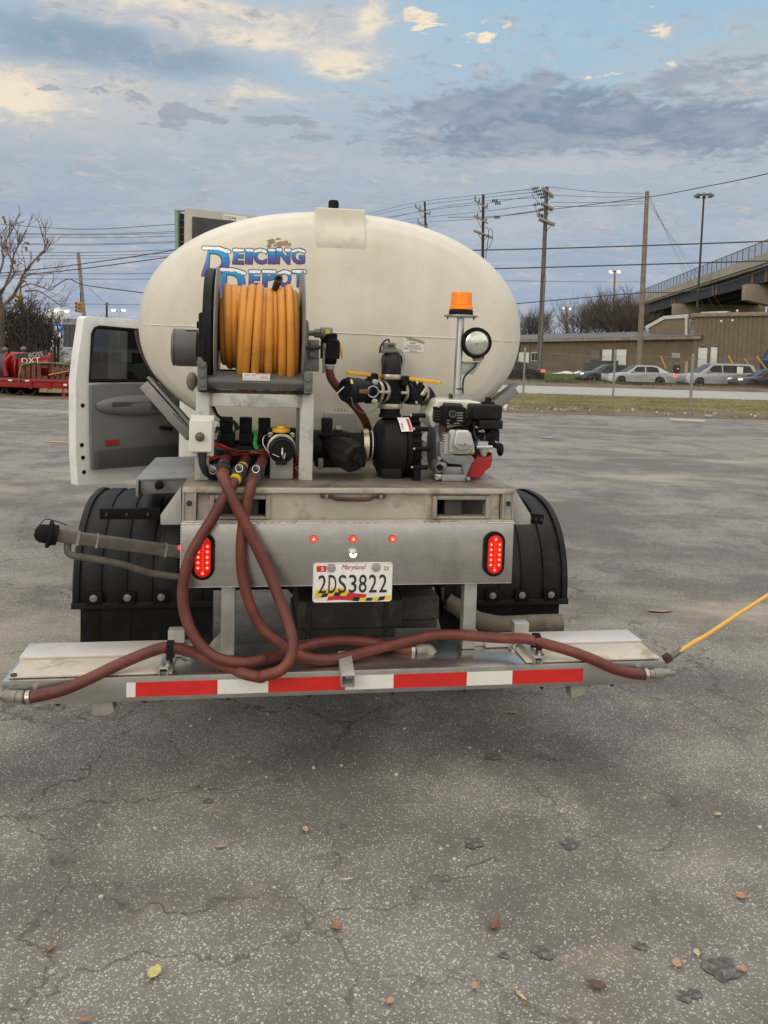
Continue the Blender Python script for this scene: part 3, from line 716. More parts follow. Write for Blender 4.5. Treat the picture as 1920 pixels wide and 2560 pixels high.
# ---- spray bar
BZ = -.2925; BF = -.15
bx0, bx1 = -1.222, 1.219
bar = part('spray_bar', MB().box(bx0, bx1, BF, BF + .006, -.380, BZ).box(bx0, bx1, BF + .0062, .15, BZ - .006, BZ).box(bx0, bx1, .1435, .1497, -.380, BZ - .0065).box(bx0, bx0 + .005, BF + .0062, .143, -.379, BZ - .0065).box(bx1 - .005, bx1, BF + .0062, .143, -.379, BZ - .0065), ALU, bevel=.0015)
CREAMY = mat('stained_pale_cover', (.54, .50, .425), .6, .1, .08, 4, .15, 50, (.25, .18, .10), .75, 6)
PINKY = mat('pale_aluminium_cover', (.62, .575, .55), .42, .35, .05, 4, .06, 50, (.34, .22, .17), .5, 2.5)
part('end_cover', MB().prism([(-1.205, BF + .012, BZ + .003), (-.655, BF + .012, BZ + .003), (-.655, .02, BZ + .003), (-1.205, .02, BZ + .003)], (0, 0, .007)), CREAMY, bar, bevel=.002)
part('end_cover', MB().prism([(.66, BF + .012, BZ + .003), (1.205, BF + .012, BZ + .003), (1.205, .03, BZ + .003), (.66, .03, BZ + .003)], (0, 0, .007)), CREAMY, bar, bevel=.002)
part('rear_cover', MB().box(-1.215, -.60, .026, .17, BZ + .002, BZ + .019), PINKY, bar, bevel=.003)
part('rear_cover', MB().box(.55, 1.215, .036, .17, BZ + .002, BZ + .017), PINKY, bar, bevel=.003)
tp = [(273, 293, 0), (294, 470, 1), (471, 585, 0), (586, 744, 1), (745, 868, 0), (869, 1009, 1), (1010, 1121, 0), (1122, 1258, 1)]
tp = [(316, 339, 0), (340, 544, 1), (544, 671, 0), (671, 863, 1), (863, 984, 0), (984, 1167, 1), (1167, 1281, 0), (1281, 1458, 1)]
for u0, u1, k in tp:
    vm = 1700; x0, x1 = L(u0, 1722 - .0345 * (u0 - 316), BF).x, L(u1, 1722 - .0345 * (u1 - 316), BF).x
    part('reflective_tape', MB().box(x0, x1 - .0004, BF - .0016, BF - .0004, -.364, -.312), TAPER if k else TAPEW, bar)
# receiver tube poking out over the face
part('receiver_tube', MB().sqtube((-.030, BF - .050, BZ - .020), (-.030, -.055, BZ + .016), .050, .050, .005), ALU_W, bar, bevel=.002)
nz = MB()
for u, v in ((143, 1767), (361, 1757), (570, 1749), (774, 1741), (984, 1731), (1163, 1725), (1356, 1722), (1532, 1718)):
    q = L(u, v, -.10); n_ = MB().lathe([(0, .020), (-.012, .018), (-.03, .004)], (q.x, -.09, -.382), (0, 0, 1), 10)
    part('spray_nozzle', n_, DSTEEL, bar)
for u, s in ((255, 1), (1445, -1)):
    q = L(u, 1765 - .034 * (u - 255), -.12)
    part('skid_foot', MB().prism([(q.x - .035, -.13, -.381), (q.x + .035, -.13, -.381), (q.x + .035 - s * -.01, -.13, -.425), (q.x + s * .01, -.13, -.437), (q.x - .03, -.13, -.437)], (0, .06, 0)), ALU_D, bar, bevel=.004)
for u in (470, 1290):
    q = Lz(u, 1655 - .034 * (u - 470), BZ); part('bar_bolt', MB().lathe([(.001, .026), (.005, .026), (.006, .012), (.022, .010)], (q.x, .02, BZ), (0, 0, 1), 20), STEEL, bar)
# support posts and gussets
for x in (-.467, .478):
    po = part('support_post', MB().box(x - .026, x + .026, .03, .085, BZ + .001, -.0145), ALU_W, bevel=.004)
    part('post_gusset', MB().prism([(x - math.copysign(.027, -x) * -1, .06, BZ + .001), (x + math.copysign(.095, x), .06, BZ + .001), (x + math.copysign(.027, x), .06, BZ + .085)], (0, .006, 0)), ALU, po)
    wb = MB()
    for i in range(9): wb.ball((x - .026 + .0065 * i, .028, -.014), (.005, .004, .004), 8, 5)
    part('weld_bead', wb, SILV, po)
def Z_(ox, oy, sc, x, y, dep): return L(ox + x / sc, oy + y / sc, dep)
# hose clamps: square tube across the bar with a strap
for x, hc in ((-.682, Z_(0, 1160, 2.37, 980, 1090, -.085)), (.700, Z_(1120, 1180, 2.074, 428, 872, -.085))):
    k = part('hose_clamp', MB().sqtube((x, BF - .012, BZ + .017), (x, .10, BZ + .017), .032, .032, .0035), ALU_W, bar, bevel=.0015)
    part('clamp_block', MB().box(x - .012, x + .05, .10, .15, BZ + .03, BZ + .078), ALU_L, bar, bevel=.002)
    ss_ = MB(); path = cr([(0, hc.y - .036, BZ + .034), (0, hc.y - .030, hc.z - .008), (0, hc.y - .019, hc.z + .019), (0, hc.y + .004, hc.z + .027), (0, hc.y + .024, hc.z + .012), (0, hc.y + .030, BZ + .034)], 5)
    ss_.grid(lambda a, b: V((x + .004 + .024 * b, path[int(round(a * (len(path) - 1)))].y, path[int(round(a * (len(path) - 1)))].z)), len(path), 2)
    ss_.grid(lambda a, b: V((x + .004 + .024 * b, path[int(round(a * (len(path) - 1)))].y * .97, path[int(round(a * (len(path) - 1)))].z - .004)), len(path), 2)
    part('strap', ss_, RUB, bar, smooth=60)
    part('strap_bolt', MB().lathe([(0, .018), (.003, .018), (.0035, .008), (.016, .008)], (x + .012, -.135, BZ + .034), (0, 0, 1), 14), STEEL, bar)
q = Lz(1660, 1640, BZ + .01)
# end fittings at both bar ends
for s, u, v in ((-1, 25, 1739), (1, 1650, 1683)):
    q = L(u, v, BF - .02)
    part('end_nipple', MB().lathe([(-.045, .014), (-.02, .017), (.02, .017), (.021, .013), (.042, .013), (.043, .010), (.06, .010)], q, (s, 0, -.03), 14), FITM, bar)
# yellow width marker rod on a spring clip at the right end
MRK = [L(u, v, y) for u, v, y in ((1700, 1628, -.02), (1733, 1607, -.03), (1771, 1585, -.04), (1843, 1537, -.06), (1930, 1481, -.08), (2050, 1395, -.10))]
mk = part('marker_rod', MB().tube(cr(MRK[:1] + MRK[1:], 8), [.0095 - .00006 * i for i in range(41)], 10), mat('yellow_rod', (.72, .43, .10), .45, 0, .06, 20), bar)
part('rod_spring', MB().tube([L(1678, 1643, -.01), L(1706, 1624, -.02)], .0115, 10), GSTEEL, bar)
part('rod_clip', MB().cbox(L(1668, 1645, -.01), (.03, .03, .03), (0, -.5, 0)), RUST, bar, bevel=.004)
part('corner_rivet', MB().lathe([(0, .012), (.006, .010)], (-1.19, BF + .02, BZ + .0105), (0, 0, 1), 12), RUST, bar)

# ---- cab ahead of the tank
cabm = MB()
prof = [(3.62, .0), (3.62, 1.28), (3.70, 1.36), (4.55, 1.38), (4.75, 1.32), (5.35, .72), (6.45, .60), (6.62, .48), (6.66, -.15), (6.60, -.22), (5.85, -.22), (5.75, .1), (5.35, .22), (4.95, .1), (4.85, -.22), (3.70, -.22)]
cab = part('cab', MB().prism([(-.98, y, z) for y, z in prof], (1.96, 0, 0)), WHITE, bevel=.05, seg=3)
gl = mat('dark_glass', (.012, .016, .017), .06, 0, .1, 3, spec=.6)
part('rear_window', MB().box(-.72, .72, 3.608, 3.618, .72, 1.16), gl, cab)
part('windshield', MB().prism([(-.82, 4.80, 1.30), (.82, 4.80, 1.30), (.86, 5.28, .815), (-.86, 5.28, .815)], (0, .02, .02)), gl, cab)
part('side_window', MB().box(.975, .99, 3.85, 4.70, .72, 1.20), gl, cab)
for s in (-1, 1): part('side_mirror', MB().cbox((s * 1.22, 4.72, .90), (.17, .07, .30)).tube([(s * .98, 4.72, .95), (s * 1.15, 4.72, .95)], .012, 8), BLK, cab, bevel=.02)
part('cab_door_right', MB().box(.982, .995, 3.75, 4.75, -.18, .70), WHITE, cab, bevel=.004).name = 'cab_door'
part('door_opening', MB().box(-.995, -.972, 3.80, 4.70, -.14, 1.22), mat('cab_interior', (.06, .06, .06), .8), cab)
# ---- open driver's door
Lt, Hg = V((-1.750, 3.55, 0)), V((-1.03, 4.20, 0))
ds = (Hg - Lt).normalized(); DW = (Hg - Lt).length; dn = V((ds.y, -ds.x, 0))    # dn faces the viewer
if dn.y > 0: dn = -dn
def D(s, z, t=0): return Lt + ds * s + dn * t + V((0, 0, z))
zb_, zt_ = -.225, 1.105
outl = [(0.03, zb_ + .01), (.0, zb_ + .25), (-.005, .55), (.02, .80), (.115, zt_ - .02), (.16, zt_), (DW - .22, zt_ - .01), (DW, .66), (DW, zb_)]
wo = [(.11, .60), (.135, .97), (.155, 1.01), (.19, 1.026), (DW - .25, 1.01), (DW - .06, .60)]
# door skin: one ring of quads round the window opening
prs = [((.02, zb_ + .01), (.115, .595)), ((.0, zb_ + .25), (.11, .60)), ((-.005, .60), (.112, .70)), ((.018, .80), (.122, .85)), ((.062, zt_ - .02), (.138, .985)), ((.085, zt_), (.19, 1.026)), ((DW - .22, zt_ - .01), (DW - .25, 1.01)), ((DW, .60), (DW - .06, .60)), ((DW, zb_), (DW - .10, .595))]
vs, fs, N_ = [], [], len(prs)
for t in (0, -.10):
    for k in (0, 1): vs += [D(*p[k], t) for p in prs]
for i in range(N_):
    j = (i + 1) % N_
    fs += [(i, j, N_ + j, N_ + i), (2 * N_ + j, 2 * N_ + i, 3 * N_ + i, 3 * N_ + j), (j, i, 2 * N_ + i, 2 * N_ + j), (N_ + i, N_ + j, 3 * N_ + j, 3 * N_ + i)]
m = MB().raw(vs, fs)
TGL = bpy.data.materials.new('tinted_glass'); TGL.use_nodes = True; _g = NT(TGL.node_tree); _t = _g.n('ShaderNodeBsdfTransparent'); _t.inputs[0].default_value = (.20, .23, .23, 1); _x = _g.n('ShaderNodeMixShader'); _x.inputs[0].default_value = .10; _s = _g.n('ShaderNodeBsdfGlossy'); _s.inputs['Roughness'].default_value = .03
_g.l(_t.outputs[0], _x.inputs[1]); _g.l(_s.outputs[0], _x.inputs[2]); _g.l(_x.outputs[0], TGL.node_tree.nodes['Material Output'].inputs[0])
door = part('cab_door', m, WHITE, bevel=.012, seg=3)
part('door_glass', MB().prism([D(s, z, -.05) for s, z in wo], dn * -.006), TGL, door)
sl = MB(); w3 = [D(s, z, .004) for s, z in wo]
sl.tube(w3, .013, 8, closed=True); part('window_seal', sl, RUB, door)
GTRIM = mat('grey_door_trim', (.155, .165, .165), .6, 0, .06, 6, .15, 200)
GTRIMD = mat('dark_door_trim', (.06, .062, .064), .6, 0, .06, 6, .15, 200)
trim = part('trim_panel', MB().prism([D(s, z, .001) for s, z in ((.12, -.10), (.108, .20), (.103, .57), (.30, .585), (DW - .03, .57), (DW - .03, -.12))], dn * .03), GTRIM, door, bevel=.012, seg=3)
def arm_(a, b):
    e = max(0.02, math.sin(PI * a)) ** .35
    return D(.15 + .83 * a, .40 + .10 * e * math.sin(PI * (.5 + b)) * .85, .030 + .055 * e * math.cos(PI * (b - .5)))
ar = MB().grid(arm_, 24, 10)
part('armrest', ar, GTRIM, door, smooth=80)
part('grab_recess', MB().prism([D(s, z, .07) for s, z in ((.27, .40), (.27, .435), (.82, .425), (.82, .395))], dn * .012), GTRIMD, door, bevel=.004)
part('inner_handle', MB().prism([D(s, z, .075) for s, z in ((.62, .37), (.62, .44), (.72, .44), (.72, .37))], dn * .014), GTRIMD, door, bevel=.004)
part('map_pocket', MB().prism([D(s, z, .031) for s, z in ((.15, -.095), (.15, .05), (DW - .06, .06), (DW - .06, -.11))], dn * .035), GTRIMD, door, bevel=.012)
part('door_reflector', MB().prism([D(s, z, .032) for s, z in ((.235, .085), (.235, .13), (.36, .13), (.36, .085))], dn * .006), mat('red_reflector', (.35, .02, .02), .3), door, bevel=.002)
lt = MB()
for z, s in ((.41, .055), (.10, .05), (.00, .06), (-.115, .07)): lt.lathe([(0, .017), (.006, .015)], D(s, z, .001), dn, 12)
part('latch_hole', lt, RUB, door)
part('window_crank', MB().cbox(D(.80, .20, .05), (.12, .03, .03), (0, .15, .7)), RUB, door, bevel=.01)
# ================================================================== EQUIPMENT STANDING ON THE DECK
ZF = {3: (780, 660, 3.072), 4: (460, 960, 3.318), 6: (0, 1160, 2.37), 7: (660, 1160, 2.592), 8: (1120, 1180, 2.074), 2: (420, 560, 3.770), 'e': (1060, 960, 6.9125), 'p': (850, 830, 5.819)}
def Z(k, x, y, dep): ox, oy, s = ZF[k]; return L(ox + x / s, oy + y / s, dep)
def zx(k, x, y, dep): return Z(k, x, y, dep).x
def zz_(k, x, y, dep): return Z(k, x, y, dep).z
def rectbox(mb, k, x0, y0, x1, y1, ya, yb):
    """box whose rear face (at depth ya) covers the measured rectangle"""
    xm, ym = (x0 + x1) / 2, (y0 + y1) / 2
    return mb.box(Z(k, x0, ym, ya).x, Z(k, x1, ym, ya).x, ya, yb, Z(k, xm, y1, ya).z, Z(k, xm, y0, ya).z)
def eq(name, label, cat, x, y, z=DZ, group=None): return thing(name, label, cat, (x, y, z), group, frame=TM)

# ---- reel stand (welded to the deck: part of the truck)
sy = .145
st = MB()
xl0, xl1 = L(488, 1100, sy).x, L(523, 1100, sy).x; xr0, xr1 = L(749, 1100, sy).x, L(783, 1100, sy).x
zt1, zt0 = L(636, 982, sy).z, L(636, 1018, sy).z
st.box(xl0, xl1, sy, sy + .05, DZ + .001, zt1); st.box(xr0, xr1, sy, sy + .05, DZ + .001, zt1 - .001)
st.box(xl1 + .0005, xr0 - .0005, sy + .004, sy + .048, zt0, zt1 - .004)
st.box(xl0 + .004, xl1 - .004, sy + .36, sy + .41, DZ + .001, zt1 - .002); st.box(xr0 + .004, xr1 - .004, sy + .36, sy + .41, DZ + .001, zt1 - .002)
st.box(xl0 + .005, xl1 - .005, sy + .051, sy + .359, zt0, zt1 - .003); st.box(xr0 + .005, xr1 - .005, sy + .051, sy + .359, zt0, zt1 - .003)
st.box(xl1 - .003, xr0 + .003, sy + .362, sy + .408, zt0, zt1 - .006)
rs = part('reel_stand', st, mat('worn_white_aluminium', (.50, .50, .49), .5, .25, .08, 6, .12, 90, (.20, .19, .18), .55, 13), bevel=.004)
for x in (xl1 + .002, xr0 - .002):
    wb = MB()
    for i in range(7): wb.ball((x + .003 * (rnd.random() - .5), sy - .001, zt0 + .004 + (zt1 - zt0 - .01) * i / 6), (.006, .004, .005), 8, 5)
    part('weld_bead', wb, ALU_D, rs)

# ---- hose reel
RY = .30; AX = L(640, 828, RY); AZ = AX.z
fxl, fxr = L(548, 800, RY).x, L(750, 800, RY).x
reel = eq('hose_reel', 'grey motorised hose reel bolted on the white stand, wound with yellow hose', 'hose reel', AX.x, RY, zt1)
FR_ = .252
for x, s in ((fxl, -1), (fxr, 1)):
    f = MB().lathe([(0, .05), (0, FR_ - .008), (.006, FR_), (.010, FR_ - .002), (.006, FR_ - .010), (.004, .05)], (x, RY, AZ), (s, 0, 0), 56)
    part('flange', f, mat('reel_flange_grey', (.22, .215, .205), .45, .35, .1, 8, dirt=(.12, .10, .08), da=.4, ds=12), reel, smooth=40)
part('drum', MB().cyl((fxl + .002, RY, AZ), (fxr - .002, RY, AZ), .085, 28), GSTEEL, reel)
gd = MB().lathe([(0, .20), (0, .235), (.010, .244), (.034, .244), (.042, .236), (.042, .05)], (fxl - .0105, RY, AZ), (-1, 0, 0), 48)
guard = part('drive_guard', gd, BLKM, reel, smooth=40)
m = MB(); rectbox(m, 2, 283, 830, 345, 1270, RY - .12, RY + .1)
part('gear_cover', m, BLKM, reel, bevel=.012, seg=3)
bt = MB()
for x, y in ((328, 1108), (328, 1212)): bt.lathe([(0, .006), (.006, .005)], Z(2, x, y, RY - .122), (0, -1, 0), 8)
part('cover_screw', bt, GSTEEL, reel)
part('gear_knob', MB().cyl(Z(2, 272, 950, RY - .05), Z(2, 285, 950, RY - .05), .014, 10), BLK, reel)
mc = Z(2, 275, 1168, RY - .02); me_ = Z(2, 40, 1168, RY - .02)
mr = .5 * (Z(2, 160, 990, RY - .02).z - Z(2, 160, 1345, RY - .02).z)
axm = V((-1, 0, 0)); ml_ = (mc.x - me_.x)
mo = part('motor', MB().lathe([(0, mr), (ml_ - .018, mr), (ml_ - .017, mr - .004), (ml_ - .012, mr - .004), (ml_ - .011, mr), (ml_ - .004, mr - .002), (ml_, mr - .012), (ml_, .01)], mc, axm, 36), mat('motor_grey', (.105, .105, .108), .42, .1, .08, 10, .08, 100), reel, smooth=40)
q = Z(2, 225, 1000, RY - .08); part('motor_label', MB().box(q.x - .026, q.x + .026, RY - .055, RY - .04, mc.z + mr - .004, mc.z + mr + .0005), PAPER, mo)
# base rail and uprights
by0 = .115
m = MB(); x0, x1 = Z(2, 368, 1470, by0).x, Z(2, 1282, 1490, by0).x
zA, zB, zC = Z(2, 820, 1392, by0 + .05).z, Z(2, 820, 1500, by0).z, Z(2, 820, 1568, by0).z
m.prism([(x0, by0 + .055, zA), (x0, by0 + .045, zA), (x0, by0, zB + .015), (x0, by0, zB), (x0, by0 + .02, zC), (x0, by0 + .055, zC)], (x1 - x0, 0, 0))
rail = part('base_rail', m, GSTEEL, reel, bevel=.003)
m = MB().box(x0, x1, .46, .51, zC, zA); part('base_rail', m, GSTEEL, reel, bevel=.003)
up = MB(); rectbox(up, 2, 275, 1255, 368, 1570, by0 - .012, by0 + .012); up.box(Z(2, 275, 1400, by0).x, Z(2, 368, 1400, by0).x, by0 + .0125, .51, zC, zC + .012)
ul = part('upright', up, GSTEEL, reel, bevel=.006)
up = MB(); rectbox(up, 2, 1282, 1395, 1365, 1600, by0 - .012, by0 + .012); rectbox(up, 2, 1282, 905, 1315, 1394, by0 + .06, by0 + .075); up.box(Z(2, 1290, 1500, by0).x, Z(2, 1360, 1500, by0).x, by0 + .0125, .51, zC, zC + .012)
ur = part('upright', up, GSTEEL, reel, bevel=.005)
for pr, pts in ((ul, ((325, 1308, .017), (325, 1420, .010), (325, 1505, .010))), (ur, ((1315, 1460, .010), (1315, 1543, .010)))):
    for x, y, r in pts: part('bolt', MB().lathe([(0, r * 1.35), (.003, r * 1.35), (.0035, r), (.011, r * .9)], Z(2, x, y, by0 - .0125), (0, -1, 0), 8), GSTEEL, pr)
part('foot_pad', MB().box(x0 - .03, x0 + .03, by0 - .005, .5, zt1 + .0005, zC - .0005), RUB, reel); part('foot_pad', MB().box(x1 - .03, x1 + .03, by0 - .005, .5, zt1 + .0005, zC - .0005), RUB, reel)
m = MB(); rectbox(m, 2, 702, 1408, 962, 1478, by0 - .004, by0 + .01)
sp = part('spec_plate', m, mat('spec_plate', (.70, .70, .70), .35, .3, .03, 20), reel, bevel=.001)
for body, x, y, w, ink in (('HOSE REEL', 905, 1455, 66, INKR), ('MODEL   SERIAL', 775, 1432, 110, INKB), ('MAX PRESSURE', 890, 1425, 120, INKR)):
    a = Z(2, x, y, by0 - .005); t = text_mb(body, w / 3.77 * .00156, .0075); t.xf(Matrix.Translation((a.x, by0 - .0046, a.z))); part('plate_text', t, ink, sp, smooth=0)
# bearing bracket, brake, swivel joint and feed valve on the right
m = MB(); rectbox(m, 2, 1315, 1090, 1425, 1268, RY - .11, RY - .098); rectbox(m, 2, 1290, 1255, 1425, 1390, RY - .10, RY - .09); m.box(Z(2, 1405, 1200, RY - .1).x, Z(2, 1425, 1200, RY - .1).x, RY - .0975, RY + .03, Z(2, 1400, 1390, RY - .1).z, Z(2, 1400, 1090, RY - .1).z)
bk = part('brake_bracket', m, GSTEEL, reel, bevel=.006)
for x, y in ((1360, 1122), (1356, 1226), (1310, 1348)): part('bolt', MB().lathe([(0, .014), (.003, .014), (.0035, .011), (.010, .010)], Z(2, x, y, RY - .112), (0, -1, 0), 8), GSTEEL, bk)
part('brake_screw', MB().cyl(Z(2, 1255, 1163, RY - .13), Z(2, 1440, 1163, RY - .13), .007, 10).cyl(Z(2, 1340, 1163, RY - .13), Z(2, 1425, 1163, RY - .13), .010, 10), DSTEEL, bk)
m = MB(); rectbox(m, 2, 1462, 1125, 1490, 1180, RY - .15, RY - .12); rectbox(m, 2, 1458, 1150, 1480, 1410, RY - .14, RY - .13)
part('brake_lever', m, GSTEEL, bk, bevel=.004)
sw = MB().cyl((fxr + .01, RY, AZ), (fxr + .035, RY, AZ), .045, 16)
a, b = Z(2, 1310, 1000, RY), Z(2, 1550, 1000, RY)
sw.tube([V((a.x - .01, RY, AZ)), V((a.x + .035, RY, AZ))], .012, 12); sw.cyl((a.x + .03, RY, AZ), (a.x + .055, RY, AZ), .019, 6); sw.cyl((a.x + .055, RY, AZ), (b.x, RY, AZ), .025, 20)
part('swivel_joint', sw, mat('swivel_grey', (.15, .145, .13), .5, .3, .12, 14), reel, smooth=40)
q = Z(2, 1505, 975, RY - .02); part('yellow_tag', MB().box(q.x - .010, q.x + .010, RY - .0262, RY - .02, AZ - .002, AZ + .016), mat('tag_yellow', (.6, .62, .05), .5), reel)
vx = Z(2, 1525, 1180, RY).x
bv = MB().lathe([(0, .016), (.02, .016)], (vx, RY, AZ - .045), (0, 0, 1), 14)
bv.lathe([(0, .024), (.010, .030), (.03, .030), (.035, .038), (.10, .038), (.105, .03), (.125, .03), (.13, .02)], (vx, RY, Z(2, 1525, 1325, RY).z), (0, 0, 1), 24).cbox((vx, RY - .01, Z(2, 1525, 1190, RY).z), (.075, .06, .07))
val = part('feed_valve', bv, BLK, reel, smooth=40)
yh = part('valve_handle', MB().prism([Z(2, x, y, RY - .03) for x, y in ((1596, 1150), (1610, 1122), (1632, 1120), (1650, 1190), (1655, 1262), (1636, 1270), (1625, 1200), (1600, 1180))], (0, .02, 0)), YEL, val, bevel=.004)
fc = MB().lathe([(0, .021), (.008, .022), (.016, .021)], (vx, RY, Z(2, 1525, 1370, RY).z), (0, 0, 1), 18)
part('hose_band', fc, ALU_D, val)
part('wire_junction', MB().ball(Z(2, 225, 1480, .2), (.022, .02, .035)).tube(cr([Z(2, 230, 1400, .2), Z(2, 190, 1440, .2), Z(2, 200, 1540, .2), Z(2, 240, 1575, .2)], 6), .004, 6), mat('corroded_fitting', (.2, .18, .15), .7, .2, .4, 30, .5, 80), reel)

# ---- yellow hose wound on the reel (one continuous run, two layers)
wnd = [(497, 500, .128, -.010), (548, 575, .160, -.028), (612, 640, .158, -.026), (655, 670, .150, -.03), (712, 684, .200, .016), (792, 716, .205, .016), (866, 810, .206, .016), (905, 878, .182, .010), (958, 946, .194, .018), (1010, 1012, .176, .010), (1074, 1085, .198, .018), (1148, 1168, .207, .014), (1200, 1200, .185, .014)]
path = []
for i, (xt, xb, r, dz) in enumerate(wnd):
    xT, xB = Z(2, xt, 700, RY - .17).x, Z(2, xb, 1300, RY - .19).x
    if i == 0: xT, xB = xT + .008, xB + .008
    xN = Z(2, wnd[min(i + 1, len(wnd) - 1)][0], 700, RY - .17).x; rn = wnd[min(i + 1, len(wnd) - 1)][2]; dn_ = wnd[min(i + 1, len(wnd) - 1)][3]
    for k in range(20):
        a = k / 20; th = PI / 2 + 2 * PI * a          # top -> front (viewer side) -> bottom -> back
        if a < .5: x = xT + (xB - xT) * (.5 - .5 * math.cos(PI * a * 2)); rr, d = r, dz
        else:
            s_ = .5 - .5 * math.cos(PI * (a - .5) * 2); x = xB + (xN - xB) * s_; rr = r + (rn - r) * s_; d = dz + (dn_ - dz) * s_
        sag = -.010 if math.sin(th) < -.2 else 0
        rr -= .007; path.append(V((x, RY + (rr + .004) * math.cos(th), AZ - .012 + rr * 1.02 * math.sin(th) - d + sag * (r > .19)))); rr += .007
path = cr(path, 3)
wh = build('wound_hose', MB().tube(path, .0163, 12), HOSEY, frame=TM, smooth=60)
tag(wh, 'yellow rubber hose coiled tightly on the grey reel', 'hose')
q = Z(2, 1040, 530, RY - .06)
part('hose_end_fitting', MB().tube(cr([Z(2, 1008, 680, RY + .0), Z(2, 1015, 600, RY - .03), q], 5), .0145, 12).lathe([(0, .017), (.018, .017), (.018, .010), (.004, .009)], q, V((.05, -1, .25)), 16), DSTEEL, wh)

# ---- white control box on the stand's left leg
cb = eq('control_box', 'small white switch box with a brass knob mounted on the left stand leg', 'control box', xl0 + .02, .12, L(500, 1132, .10).z)
m = MB(); rectbox(m, 4, 52, 262, 248, 600, .10, .143); part('back_box', m, WBOX, cb, bevel=.005)
m = MB(); rectbox(m, 4, 40, 298, 236, 568, .068, .0995); cv = part('cover', m, WBOX, cb, bevel=.008, seg=3)
q = Z(4, 132, 438, .066); part('switch_knob', MB().lathe([(0, .018), (.004, .018), (.005, .012), (.018, .011), (.02, .006), (.03, .005)], q, (0, -1, 0), 10), mat('aged_brass', (.16, .13, .09), .5, .6, .2, 30), cb)
part('supply_cable', MB().lathe([(0, .017), (.03, .018)], Z(4, 150, 605, .09), (0, 0, 1), 14).tube(cr([Z(4, 150, 590, .09), Z(4, 155, 660, .09), Z(4, 185, 730, .10), Z(4, 240, 765, .14), Z(4, 300, 770, .20)], 8), .0145, 12), WIREK, cb)

# ---- solenoid valves under the reel
for i, (x0, x1, y0, y1, lab) in enumerate(((290, 405, 282, 515, 'black solenoid valve nearest the white switch box'), (455, 568, 284, 505, 'black solenoid valve in the middle of the row of three'), (612, 722, 290, 490, 'black solenoid valve beside the green wires and capped valve'))):
    m = MB(); rectbox(m, 4, x0 + 4, y0, x1 - 4, y0 + 120, .30, .38)
    t = eq('solenoid_valve', lab, 'valve', (Z(4, x0, 400, .3).x + Z(4, x1, 400, .3).x) / 2, .34, DZ, 'solenoid valves under the hose reel')
    part('coil_cap', m, BLK, t, bevel=.004)
    m = MB(); rectbox(m, 4, x0, y0 + 121, x1 + 16, y1, .285, .40); part('coil_body', m, BLK, t, bevel=.006)
    xm = (Z(4, x0, 400, .3).x + Z(4, x1, 400, .3).x) / 2
    part('valve_body', MB().box(xm - .045, xm + .045, .29, .42, DZ + .001, Z(4, x0, y1, .285).z - .002), BLKM, t, bevel=.012)
mf = eq('valve_manifold', 'black pipe manifold lying on the deck behind the red hose couplings', 'pipe manifold', -.42, .36, DZ)
part('manifold_pipe', MB().cyl((-.60, .36, DZ + .085), (-.21, .36, DZ + .085), .046, 20), BLKM, mf)
rg = MB()
for x in (-.55, -.45, -.34, -.25): rg.lathe([(-.02, .052), (.02, .052)], (x, .36, DZ + .085), (1, 0, 0), 20)
part('manifold_collar', rg, BLK, mf)
# loom of red, black and green wires
lo = eq('wire_loom', 'loose bundle of red and black wires tied below the solenoid valves', 'cables', -.42, .25, DZ)
def loom(n, m_, nm, y0, y1, r, seed, pts):
    g_ = random.Random(seed)
    for i in range(n):
        w = MB(); oy = y0 + (y1 - y0) * g_.random(); P = []
        for (x, y) in pts: P.append(Z(4, x + g_.uniform(-14, 14), y + g_.uniform(-20, 20), oy + g_.uniform(-.01, .01)))
        w.tube(cr(P, 5), r, 6); part(nm, w, m_, lo, smooth=60)
loom(7, WIRER, 'red_wire', .22, .27, .0042, 3, [(225, 500), (300, 520), (390, 555), (480, 560), (570, 562), (650, 565), (720, 610)])
loom(4, WIRER, 'red_wire', .24, .27, .0042, 4, [(215, 625), (280, 590), (390, 575), (520, 580), (640, 560), (700, 545)])
loom(5, WIREK, 'black_wire', .215, .265, .005, 5, [(250, 560), (330, 565), (450, 552), (560, 568), (650, 545), (705, 560)])
loom(6, WIRER, 'red_wire', .25, .30, .0045, 6, [(895, 560), (925, 600), (950, 640), (900, 690), (930, 740), (960, 760)])
loom(3, WIREG, 'green_wire', .27, .285, .005, 8, [(585, 400), (600, 450), (590, 500), (605, 540)])
loom(2, WIREK, 'black_wire', .2, .24, .006, 9, [(230, 175), (300, 270), (410, 300), (450, 390)])
loom(2, WIREK, 'black_wire', .26, .29, .0045, 10, [(260, 400), (280, 350), (300, 420), (270, 480)])

# ---- capped valve on its bracket
cv = eq('capped_valve', 'black capped camlock valve with yellow knob on a grey angle bracket', 'valve', Z(4, 808, 700, .2).x, .22, DZ)
cc = Z(4, 810, 545, .17)
part('bracket', MB().box(Z(4, 714, 700, .19).x, Z(4, 904, 700, .19).x, .19, .197, DZ + .0015, cc.z - .01).box(Z(4, 714, 700, .19).x, Z(4, 904, 700, .19).x, .1975, .30, DZ + .0015, DZ + .008), GBOX, cv, bevel=.002)
part('valve_body', MB().cyl((cc.x, .21, cc.z + .01), (cc.x, .36, cc.z + .01), .058, 24).cbox((cc.x, .24, cc.z + .015), (.115, .03, .13)), BLK, cv, bevel=.004)
part('camlock_adapter', MB().lathe([(0, .057), (.012, .057), (.014, .05), (.03, .05)], (cc.x, .2095, cc.z + .004), (0, -1, 0), 28), mat('worn_alloy', (.42, .40, .36), .42, .7, .2, 20), cv)
